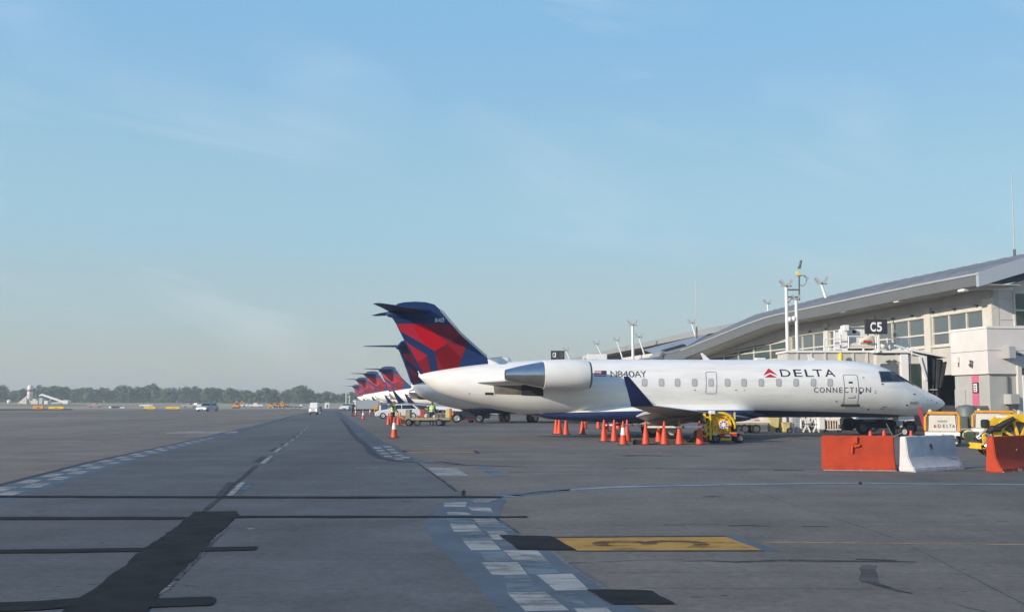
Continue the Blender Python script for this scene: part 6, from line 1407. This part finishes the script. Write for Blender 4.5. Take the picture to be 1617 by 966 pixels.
def person(x, feet_y, yaw, lab, pose, Hs=1.66):
    g = G(x, feet_y); r_ = tag(empty("person", g, yaw), lab, "person", "ramp workers on the apron"); k = Hs / 1.75
    J = pose; caps = []
    def C(a, ra, b, rb): caps.append((Vector(a) * k, ra * k, Vector(b) * k, rb * k))
    hip, neck, head = Vector((0, 0, .93)), Vector(J["neck"]), Vector(J["head"])
    for sd in (-1, 1):
        hp = hip + Vector((0, sd * .09, 0)); kn, an = Vector(J["knee"][sd]), Vector(J["ankle"][sd])
        C(hp, .095, kn, .062); C(kn, .062, an, .043); C(an + Vector((-.04, 0, -.03)), .042, an + Vector((.15, sd * .02, -.05)), .036)
        sh = neck + Vector((0, sd * .19, -.06)); el, wr = Vector(J["elbow"][sd]), Vector(J["wrist"][sd])
        C(sh, .062, el, .046); C(el, .045, wr, .030)
        d = (wr - el).normalized(); side = Vector((0, sd, 0)); side = (side - d * side.dot(d)).normalized(); nn = d.cross(side)
        pm = wr + d * .085; C(wr, .028, pm, .030)
        for i, ln in enumerate((.070, .080, .075, .058)):
            b0 = pm + nn * (.027 - .018 * i) ; mid = b0 + d * ln * .55 - side * .01; C(b0, .010, mid, .0095); C(mid, .0095, mid + d * ln * .4 - side * .028, .008)
        tb = wr + d * .035 + nn * .026; C(tb, .011, tb + d * .035 + nn * .03, .0105); C(tb + d * .035 + nn * .03, .0105, tb + d * .065 + nn * .035, .009)
    C(hip + Vector((0, -.06, 0)), .115, hip + Vector((0, .06, 0)), .115)
    mid = hip.lerp(neck, .5)
    for sd in (-1, 1): C(hip + Vector((0, sd * .055, .06)), .115, mid + Vector((0, sd * .07, .02)), .115); C(mid + Vector((0, sd * .07, .02)), .115, neck + Vector((0, sd * .10, -.10)), .105)
    C(neck + Vector((0, -.17, -.06)), .065, neck + Vector((0, .17, -.06)), .065)
    C(neck + Vector((0, 0, -.05)), .058, head, .052); C(head + Vector((0, 0, .02)), .075, head + Vector((.005, 0, .09)), .092)
    C(head + Vector((.045, 0, -.02)), .050, head + Vector((.05, 0, .03)), .055); C(head + Vector((.095, 0, .045)), .012, head + Vector((.108, 0, .018)), .015)
    for sd in (-1, 1): C(head + Vector((.0, sd * .085, .03)), .016, head + Vector((-.01, sd * .09, .065)), .018)
    mb = MB()
    for a, ra, b, rb in caps:
        d = b - a; Q = d.to_track_quat('Z', 'Y').to_matrix().to_4x4(); ln = d.length
        prof = [(max(1e-4, ra * math.cos(t)), ra * math.sin(t)) for t in (-1.5, -1.1, -.55, 0)] + [(max(1e-4, rb * math.cos(t)), ln + rb * math.sin(t)) for t in (0, .55, 1.1, 1.5)]
        mb.lathe(prof, 12, Matrix.Translation(a) @ Q)
    tmp = mb.build("tmp", M_cloth)
    md = tmp.modifiers.new("r", 'REMESH'); md.mode = 'VOXEL'; md.voxel_size = 0.0085
    sm = tmp.modifiers.new("s", 'SMOOTH'); sm.factor = 0.5; sm.iterations = 2
    me = bpy.data.meshes.new_from_object(tmp.evaluated_get(bpy.context.evaluated_depsgraph_get())); bpy.data.objects.remove(tmp)
    me.materials.clear()
    for m_ in (M_cloth, M_skin, M_black): me.materials.append(m_)
    hb, ww = head.z * k - .085 * k, [Vector(J["wrist"][sd]) * k for sd in (-1, 1)]
    for p in me.polygons:
        c = p.center
        p.material_index = 1 if c.z > hb or min((c - w_).length for w_ in ww) < .0 or any((c - (w_ + (w_ - Vector(J["elbow"][sd]) * k).normalized() * .10)).length < .115 for w_, sd in zip(ww, (-1, 1))) else (2 if c.z < .075 else 0)
    me.polygons.foreach_set("use_smooth", [True] * len(me.polygons))
    body = bpy.data.objects.new("body", me); COL.objects.link(body); body.parent = r_
    # hair, eyes, vest with tape
    mb = MB(); hc = head * k + Vector((-.012, 0, .095)) * k
    mb.lathe([(.101 * k * math.cos(t), .101 * k * math.sin(t)) for t in (-.25, 0, .3, .6, .9, 1.2, 1.5)], 20, Matrix.Translation(hc) @ Matrix.Rotation(R(-14), 4, 'Y')); mb.build("hair", M_bark, r_, smooth=60)
    mb = MB()
    for sd in (-1, 1): mb.lathe([(.001, -.009), (.009, 0), (.001, .009)], 8, Matrix.Translation((head + Vector((.096, sd * .033, .052))) * k))
    mb.build("eyes", M_dark, r_)
    ax = (neck - hip); secs = []
    for u, wy, wx in ((.06, .188, .128), (.28, .190, .130), (.55, .198, .132), (.80, .205, .126), (.93, .175, .105), (1.0, .085, .08)):
        c = hip + ax * u + Vector((0, 0, .02)); secs.append([(c + Vector((wx * math.cos(t), wy * math.sin(t), 0))) * k for t in [2 * math.pi * i / 20 for i in range(20)]])
    mb = MB(); mb.loft(secs, caps=False); vest = mb.build("safety_vest", M_vest, r_, smooth=60)
    mb = MB()
    for u in (.22, .55):
        q_ = []
        for du in (-.045, .045):
            c = hip + ax * (u + du) + Vector((0, 0, .02)); q_.append([(c + Vector((.137 * math.cos(t), .205 * math.sin(t), 0))) * k for t in [2 * math.pi * i / 20 for i in range(20)]])
        mb.loft(q_, caps=False)
    mb.build("reflective_tape", M_refl, vest, smooth=60)
    return r_
P1 = dict(neck=(.06, 0, 1.47), head=(.09, 0, 1.58), knee={-1: (.06, -.11, .50), 1: (.0, .11, .50)}, ankle={-1: (.02, -.12, .09), 1: (-.06, .13, .09)}, elbow={-1: (.16, -.26, 1.18), 1: (.10, .27, 1.17)}, wrist={-1: (.38, -.22, 1.05), 1: (.28, .24, .98)})
P2_ = dict(neck=(.14, 0, 1.43), head=(.20, 0, 1.53), knee={-1: (.05, -.10, .50), 1: (.02, .10, .50)}, ankle={-1: (-.03, -.11, .09), 1: (-.05, .11, .09)}, elbow={-1: (.22, -.25, 1.12), 1: (.24, .25, 1.14)}, wrist={-1: (.42, -.20, .98), 1: (.44, .18, 1.0)})
person(620.5, 672, R(-25), "worker in a yellow-green vest standing behind the lone collared cone, left of the cart", P1)
person(681.5, 671, R(80), "worker in a yellow-green vest leaning over the flatbed cart, dark trousers", P2_)
o = person(557.5, 657, R(60), "small far figure in dark clothes beside the covered trailer's end", P1, 1.6)
for ch in list(o.children):
    if ch.name.startswith("safety_vest"):
        for g_ in list(ch.children): bpy.data.objects.remove(g_)
        ch.data.materials[0] = M_cloth; ch.name = "jacket"
o["group"] = "ramp workers on the apron"

# vehicles
def car(x, Y, heading, lab, paint, L_=4.3, W_=1.75, Hh=1.42, grp=None, name="parked_car"):
    p = at(x, HZ, Y); r_ = tag(empty(name, (p.x, Y, 0), heading), lab, "car", grp); h = L_ / 2
    m = MB(); m.prism([(-h, -W_ / 2, .28), (h - .05, -W_ / 2, .25), (h, -W_ / 2, .50), (h - .12, -W_ / 2, .72), (h - 1.15, -W_ / 2, .92), (-h + .25, -W_ / 2, .98), (-h, -W_ / 2, .80)], (0, W_, 0)); b = m.build("body", paint, r_, bevel=.07)
    m = MB(); lo = [(h - 1.3, -W_ / 2 + .08, .90), (-h + .15, -W_ / 2 + .08, .95), (-h + .15, W_ / 2 - .08, .95), (h - 1.3, W_ / 2 - .08, .90)]; hi = [(h - 2.1, -W_ / 2 + .22, Hh), (-h + .75, -W_ / 2 + .22, Hh - .03), (-h + .75, W_ / 2 - .22, Hh - .03), (h - 2.1, W_ / 2 - .22, Hh)]; m.loft([lo, hi]); m.build("cabin", paint, r_, bevel=.05)
    for sd in (-1, 1):
        f = lambda x_, z_: (x_, sd * (W_ / 2 - .08 - .14 * (z_ - .92) / (Hh - .92) + .012), z_)
        for (x0, x1, x2, x3) in ((h - 1.55, h - 2.15, h - 2.55, h - 2.55), (h - 2.63, h - 2.63, -h + .85, -h + .42)): m = MB(); m.poly([f(x0, .97), f(x1, Hh - .08), f(x2, Hh - .08), f(x3, .97)]); m.build("side_window", M_glass, r_)
        m = MB(); m.box((h - .12, sd * (W_ / 2 - .28), .62), (.2, .36, .13)); m.build("headlight", M_chrome, r_, bevel=.03); m = MB(); m.box((-h + .04, sd * (W_ / 2 - .25), .78), (.1, .3, .16)); m.build("tail_light", M_red, r_, bevel=.02)
    t0 = lambda u, y: (h - 1.28 - .82 * u + .02, y * (1 - .16 * u), .91 + (Hh - .95) * u + .03)
    m = MB(); m.poly([t0(.08, -W_ / 2 + .16), t0(.9, -W_ / 2 + .16), t0(.9, W_ / 2 - .16), t0(.08, W_ / 2 - .16)]); m.build("windscreen", M_glass, r_)
    m = MB(); m.box((h - .02, 0, .40), (.06, .8, .12)); m.build("grille", M_dark, r_)
    wheels(r_, [(h - .8, -W_ / 2 + .08), (h - .8, W_ / 2 - .08), (-h + .75, -W_ / 2 + .08), (-h + .75, W_ / 2 - .08)], .31, .2, M_galv)
    return r_
car(628, 105, R(187), "white hatchback parked side-on behind the worker and cart", M_white, 4.45, 1.75, 1.42)
car(328, 186, R(-104), "silver car driving on the open apron far left", M_carsil, 4.4, 1.95, 1.48)
car(548, 205, R(-96), "white car facing us beside the covered trailer", M_white, 4.3, 1.8, 1.30)
# covered baggage trailer
Yv = 160
s = Spot("covered_trailer", 578, Yv, "white covered baggage trailer with grey side, beyond the white car", "trailer"); X, Z = s.x, s.z; t = s.root
m = MB(); m.box2((X(558), 0, .55), (X(598), 1.6, Z(632))); m.build("box_body", M_carsil, t, bevel=.04); m = MB(); m.box2((X(557.4), -.05, .5), (X(562.6), 1.65, Z(631.6))); m.build("front_panel", M_white, t, bevel=.04); m = MB(); m.box2((X(559), .2, .32), (X(597), 1.4, .54)); m.build("chassis", M_black, t)
wheels(t, [(X(562), .05), (X(572), .05), (X(586), .05), (X(594), .05)], .28, .2, M_dgrey)
s = Spot("utility_box", 594.5, 140, "orange and dark utility cart nose just left of the white car", "cart"); m = MB(); m.box((0, 0, .62), (.5, .8, 1.0)); m.build("body", M_yamber, s.root, bevel=.04); m = MB(); m.box((.02, -.42, .45), (.3, .04, .4)); m.build("grille", M_dark, s.root); wheels(s.root, [(-.2, -.3), (.2, -.3)], .16, .1, M_dgrey)
s = Spot("blue_container", 607, 125, "blue container standing behind the white car's bonnet", "container"); m = MB(); m.box((0, 0, .75), (.62, 1.0, 1.2)); m.build("body", M_blue, s.root, bevel=.02); m = MB(); m.box((-.45, 0, .7), (.22, .9, 1.0)); m.build("white_end", M_coll, s.root); m = MB(); m.box((0, 0, .08), (.7, 1, .14)); m.build("skid", M_dgrey, s.root)
# white cab tractor with lit headlamps coming towards us
Yw = depth(655)
s = Spot("cab_tractor", 494.5, Yw, "small white cab tractor with lit headlamps driving towards us on the centre line", "tractor"); X, Z = s.x, s.z; t = s.root
m = MB(); m.box2((X(487.5), 0, .28), (X(501.5), 2.0, .80)); m.build("bonnet", M_cream, t, bevel=.06); m = MB(); m.prism([(X(487.8), .3, .82), (X(501.2), .3, .82), (X(500.4), .5, Z(635.4)), (X(488.6), .5, Z(635.4))], (0, 1.2, 0)); m.build("cab", M_white, t, bevel=.05)
m = MB(); m.poly([(X(489.8), .335, .92), (X(499.2), .335, .92), (X(498.8), .475, Z(637.4)), (X(490.2), .475, Z(637.4))]); m.build("windscreen", M_glass, t)
for x in (489.8, 499.4): m = MB(); m.lathe([(.10, 0), (.09, .03), (.02, .05)], 14, Matrix.Translation((X(x), .0, .60)) @ Matrix.Rotation(R(90), 4, 'X')); m.build("headlight", M_amberl, t)
m = MB(); m.box2((X(490), -.06, .28), (X(499), .0, .42)); m.build("bumper", M_maroon, t); wheels(t, [], .2, .2)
for x in (489, 500): a, b = MB(), MB(); wheel(a, b, 0, 0, .22, .16); o = a.build("wheel", M_black, t, smooth=40); o.location = (X(x), .4, 0); o.rotation_euler = (0, 0, R(90))
s = Spot("dark_dolly", 504.5, 150, "small dark blue dolly just right of the oncoming cab tractor", "dolly"); m = MB(); m.box((0, 0, .62), (.5, 1.4, .75)); m.build("body", M_blue, s.root, bevel=.04); wheels(s.root, [(-.18, -.6), (.18, -.6)], .2, .12)
s = Spot("flat_trailer", 454, 235, "long low dark flat trailer left of the oncoming cab tractor", "trailer"); X = s.x; m = MB(); m.box2((X(434), 0, .35), (X(474), 2.0, .62)); m.build("deck", M_dgrey, s.root); m = MB(); m.box2((X(473), .2, .62), (X(477), 1.8, 1.1)); m.build("headboard", M_cream, s.root); wheels(s.root, [(X(440), 0), (X(446), 0), (X(464), 0), (X(470), 0)], .28, .2)
s = Spot("white_hut", 517, 260, "small white hut at the apron's far edge right of the tractor", "hut"); m = MB(); m.box((0, 0, .75), (1.1, 1.2, 1.3)); m.build("walls", M_white, s.root); m = MB(); m.box((.1, -.62, .6), (.4, .04, .8)); m.build("door", M_dgrey, s.root); m = MB(); m.box((0, 0, 1.44), (1.3, 1.4, .08)); m.build("roof", M_galv, s.root)
s = Spot("wooden_pole", 549, 420, "pair of tan poles standing behind the far white car", "pole"); m = MB(); m.tube([(-.6, 0, 0), (-.6, 0, 5.2)], .22, 8); m.tube([(.7, 0, 0), (.7, 0, 4.2)], .2, 8); m.build("pole", M_cream, s.root); m = MB(); m.bar((-.6, 0, 3.4), (.7, 0, 3.4), .16); m.build("crossbar", M_cream, s.root)

# construction ground on the left
def digger(px_, Y, lab, arm=True, sc_=1.0, mt=M_yamber):
    s = Spot("excavator" if arm else "wheel_loader", px_, Y, lab, "digger", "yellow machines on the building ground"); t = s.root
    m = MB(); m.box((0, 0, .95 * sc_), (2.6 * sc_, 1.8 * sc_, .8 * sc_)); m.build("body", mt, t, bevel=.1); m = MB(); m.box((.3 * sc_, 0, 1.8 * sc_), (1.1 * sc_, 1.3 * sc_, .9 * sc_)); cb = m.build("cab", mt, t, bevel=.08); m = MB(); m.box((.3 * sc_, -.66 * sc_, 1.85 * sc_), (.8 * sc_, .04, .55 * sc_)); m.build("window", M_glass, cb)
    if arm: m = MB(); m.bar((1.0 * sc_, 0, 1.2 * sc_), (2.4 * sc_, 0, 2.9 * sc_), .3 * sc_); m.bar((2.4 * sc_, 0, 2.9 * sc_), (3.2 * sc_, 0, 1.3 * sc_), .22 * sc_); m.build("arm", mt, t); m = MB(); m.prism([(3.0 * sc_, -.3, 1.3 * sc_), (3.5 * sc_, -.3, 1.2 * sc_), (3.2 * sc_, -.3, .6 * sc_), (2.8 * sc_, -.3, .8 * sc_)], (0, .6, 0)); m.build("bucket", M_dgrey, t)
    else: m = MB(); m.bar((1.0 * sc_, 0, 1.1 * sc_), (2.2 * sc_, 0, .7 * sc_), .25 * sc_); m.prism([(2.0 * sc_, -.8, .3), (2.6 * sc_, -.8, .3), (2.3 * sc_, -.8, 1.1 * sc_)], (0, 1.6, 0)); m.build("bucket", M_dgrey, t)
    if arm: m = MB(); m.box((0, -.6 * sc_, .3 * sc_), (2.8 * sc_, .4 * sc_, .55 * sc_)); m.box((0, .6 * sc_, .3 * sc_), (2.8 * sc_, .4 * sc_, .55 * sc_)); m.build("track", M_dark, t, bevel=.1)
    else: wheels(t, [(-.9 * sc_, -.8 * sc_), (.9 * sc_, -.8 * sc_), (-.9 * sc_, .8 * sc_), (.9 * sc_, .8 * sc_)], .5 * sc_, .35 * sc_)
    return t
digger(373, 262, "small amber excavator with raised arm right of the silver car", True, .62); digger(428, 268, "leftmost amber loader of the group near the flat trailer", False, .62); digger(437, 272, "amber excavator in the middle of the group near the flat trailer", True, .60); digger(447, 275, "rightmost amber loader of the group near the flat trailer", False, .62)
def pickup(px_, Y, lab, heading, mt):
    p = at(px_, HZ, Y); r_ = tag(empty("work_truck", (p.x, Y, .15), heading), lab, "truck", "work vehicles on the building ground")
    m = MB(); m.prism([(-2.4, -.9, .4), (2.4, -.9, .4), (2.4, -.9, .95), (1.2, -.9, 1.02), (-2.4, -.9, 1.0)], (0, 1.8, 0)); m.build("body", mt, r_, bevel=.06); m = MB(); m.loft([[(1.2, -.82, 1.0), (-.5, -.82, 1.0), (-.5, .82, 1.0), (1.2, .82, 1.0)], [(.7, -.7, 1.6), (-.4, -.7, 1.6), (-.4, .7, 1.6), (.7, .7, 1.6)]]); m.build("cab", mt, r_, bevel=.05); m = MB(); m.poly([(.95, -.80, 1.08), (.62, -.74, 1.5), (-.36, -.74, 1.5), (-.4, -.80, 1.08)]); m.build("side_window", M_glass, r_)
    wheels(r_, [(-1.5, -.8), (1.5, -.8), (-1.5, .8), (1.5, .8)], .36, .22); r_.scale = (.72, .72, .72); return r_
pickup(300, 262, "cream work truck left of the silver car", R(20), M_cream); pickup(311, 275, "white work truck touching the silver car's left side", R(170), M_white); pickup(386, 285, "white work truck right of the small amber excavator", R(10), M_white); pickup(405, 280, "white work truck left of the amber loaders", R(185), M_white); pickup(232, 285, "white work truck above the yellow barricades", R(5), M_white); pickup(150, 280, "reddish white truck on the tan earth heap", R(190), mat("pink_truck", (.5, .33, .28), .5))
s = Spot("parked_trailer", 182, 245, "dark flat trailer with white ends on the bare earth", "trailer"); X = s.x; m = MB(); m.box2((X(176), 0, .25), (X(189), 1.6, .55)); m.build("deck", M_dark, s.root); m = MB(); m.box2((X(172), 0, .25), (X(175.8), 1.6, .6)); m.box2((X(189.2), 0, .25), (X(197), 1.6, .45)); m.build("end_ramp", M_coll, s.root)
def barricade(x0, x1, y0, y1, lab, mt):
    Y = depth(646.5); s = Spot("barricade", (x0 + x1) / 2, Y, lab, "barricade", "yellow barricades along the apron edge"); m = MB(); m.box2((s.x(x0), 0, .12), (s.x(x1), .35, s.z(y0))); b = m.build("board", mt, s.root, bevel=.03)
    m = MB(); w = s.x(x1) - s.x(x0); m.box2((-w * .1, -.02, .3), (w * .15, .0, s.z(y0) - .25)); m.build("dark_mark", M_dgrey, b); m = MB()
    for f in (-.4, .4): m.box((w * f, .15, .06), (.2, .9, .12))
    m.build("foot", M_black, s.root)
barricade(52, 68.5, 640.5, 646, "left yellow barricade below the batching plant", M_yamber); barricade(77, 101, 641.5, 646, "right yellow barricade below the batching plant's conveyor", M_yellow); barricade(227, 246, 642, 645.5, "yellow barricade below the white work truck, mid left", M_yellow); barricade(262, 284, 642, 645.5, "low yellow barricade left of the cream work truck", M_yellow)
m = MB(); a, b = G(-40, 647.6), G(114, 647); m.bar((0, 0, .08), (b - a) + Vector((0, 0, .08)), .5, .22); o = tag(m.build("edge_kerb", M_dark), "dark kerb strip along the far left apron edge", "kerb"); o.location = a
# batching plant
Yp = 400
s = Spot("batching_plant", 47, Yp, "pale concrete batching plant with banded silo and long sloping conveyor", "plant"); X, Z = s.x, s.z; t = s.root
m = MB(); r0 = (X(51) - X(42.5)) / 2; zz = [Z(630), Z(622), Z(618.5), Z(614.5), Z(609.5)]
m.lathe([(r0 * .8, zz[0]), (r0, zz[0] + .8), (r0, zz[1])], 18); m.build("silo_base", M_cream, t, smooth=45)
m = MB(); m.lathe([(r0, zz[1] + .01), (r0, zz[2])], 18); m.build("white_band", M_white, t, smooth=45); m = MB(); m.lathe([(r0 * 1.02, zz[2] + .01), (r0 * 1.02, zz[3])], 18); m.build("red_band", mat("silo_red", (.42, .20, .15), .6), t, smooth=45); m = MB(); m.lathe([(r0, zz[3] + .01), (r0 * .95, zz[4]), (r0 * .4, zz[4] + .5)], 18); m.build("silo_top", M_white, t, smooth=45)
m = MB()
for x in (43, 47, 51): m.bar((X(x), 0, 0), (X(x), 0, Z(629)), .3)
m.bar((X(28), 0, Z(638)), (X(45), 0, Z(624)), .5); m.build("support", M_cream, t)
m = MB(); m.box2((X(34), -1, .2), (X(44), 2, Z(633))); m.box2((X(50), -1, .2), (X(62), 2, Z(632))); m.box2((X(36), -.5, Z(632.8)), (X(43), 1.5, Z(629))); m.box2((X(52), -.5, Z(632)), (X(58), 1.5, Z(629.5))); m.build("hopper", M_cream, t, bevel=.1)
m = MB(); m.box2((X(63.5), -1, .2), (X(68.5), 2, Z(628))); m.build("grey_tower", M_galv, t); m = MB(); m.bar((X(66.5), 0, Z(623)), (X(101), 0, Z(634.5)), .7); m.bar((X(62), 0, Z(624.5)), (X(67), 0, Z(622.2)), .5); m.build("conveyor", M_coll, t); m = MB(); m.bar((X(79), 0, Z(628)), (X(79), 0, .2), .25); m.bar((X(70), 0, .9), (X(98), 0, 1.4), .6); m.build("trestle", M_galv, t)
m = MB(); m.box2((X(101), -1, .2), (X(109), 2, Z(631.5))); m.build("feed_bin", M_white, t, bevel=.1); m = MB(); m.box2((X(71.5), -1, .2), (X(77), 1, Z(632.5))); m.build("site_cabin", M_white, t)
s = Spot("white_fuel_tank", 14.5, 380, "round white tank left of the batching plant", "tank"); m = MB(); m.lathe([(.1, -.75), (.6, -.6), (.75, 0), (.6, .6), (.1, .75)], 16, Matrix.Translation((0, 0, 1.6))); m.build("vessel", M_white, s.root, smooth=60); m = MB(); m.box((0, 0, .5), (.8, .8, .9)); m.build("plinth", M_galv, s.root)

# ------------------------------------------------------------------ haze: one closed box of thin air round everything
m = MB(); m.box2((-GX - 4, GY0 - 4, -1.4), (GX + 4, GY1 + 4, 19.5)); hz = m.build("haze", [])
hm = bpy.data.materials.new("haze_air"); hm.use_nodes = True; t_ = hm.node_tree
for n in list(t_.nodes): t_.nodes.remove(n)
vo = t_.nodes.new("ShaderNodeOutputMaterial"); pv = t_.nodes.new("ShaderNodeVolumePrincipled"); pv.inputs["Color"].default_value = (0.86, 0.92, 0.97, 1); pv.inputs["Density"].default_value = HAZE_DENSITY; pv.inputs["Anisotropy"].default_value = 0.2
t_.links.new(pv.outputs[0], vo.inputs["Volume"]); hz.data.materials.clear(); hz.data.materials.append(hm)
tag(hz, "thin pale morning haze filling the air over the airfield", kind="stuff")
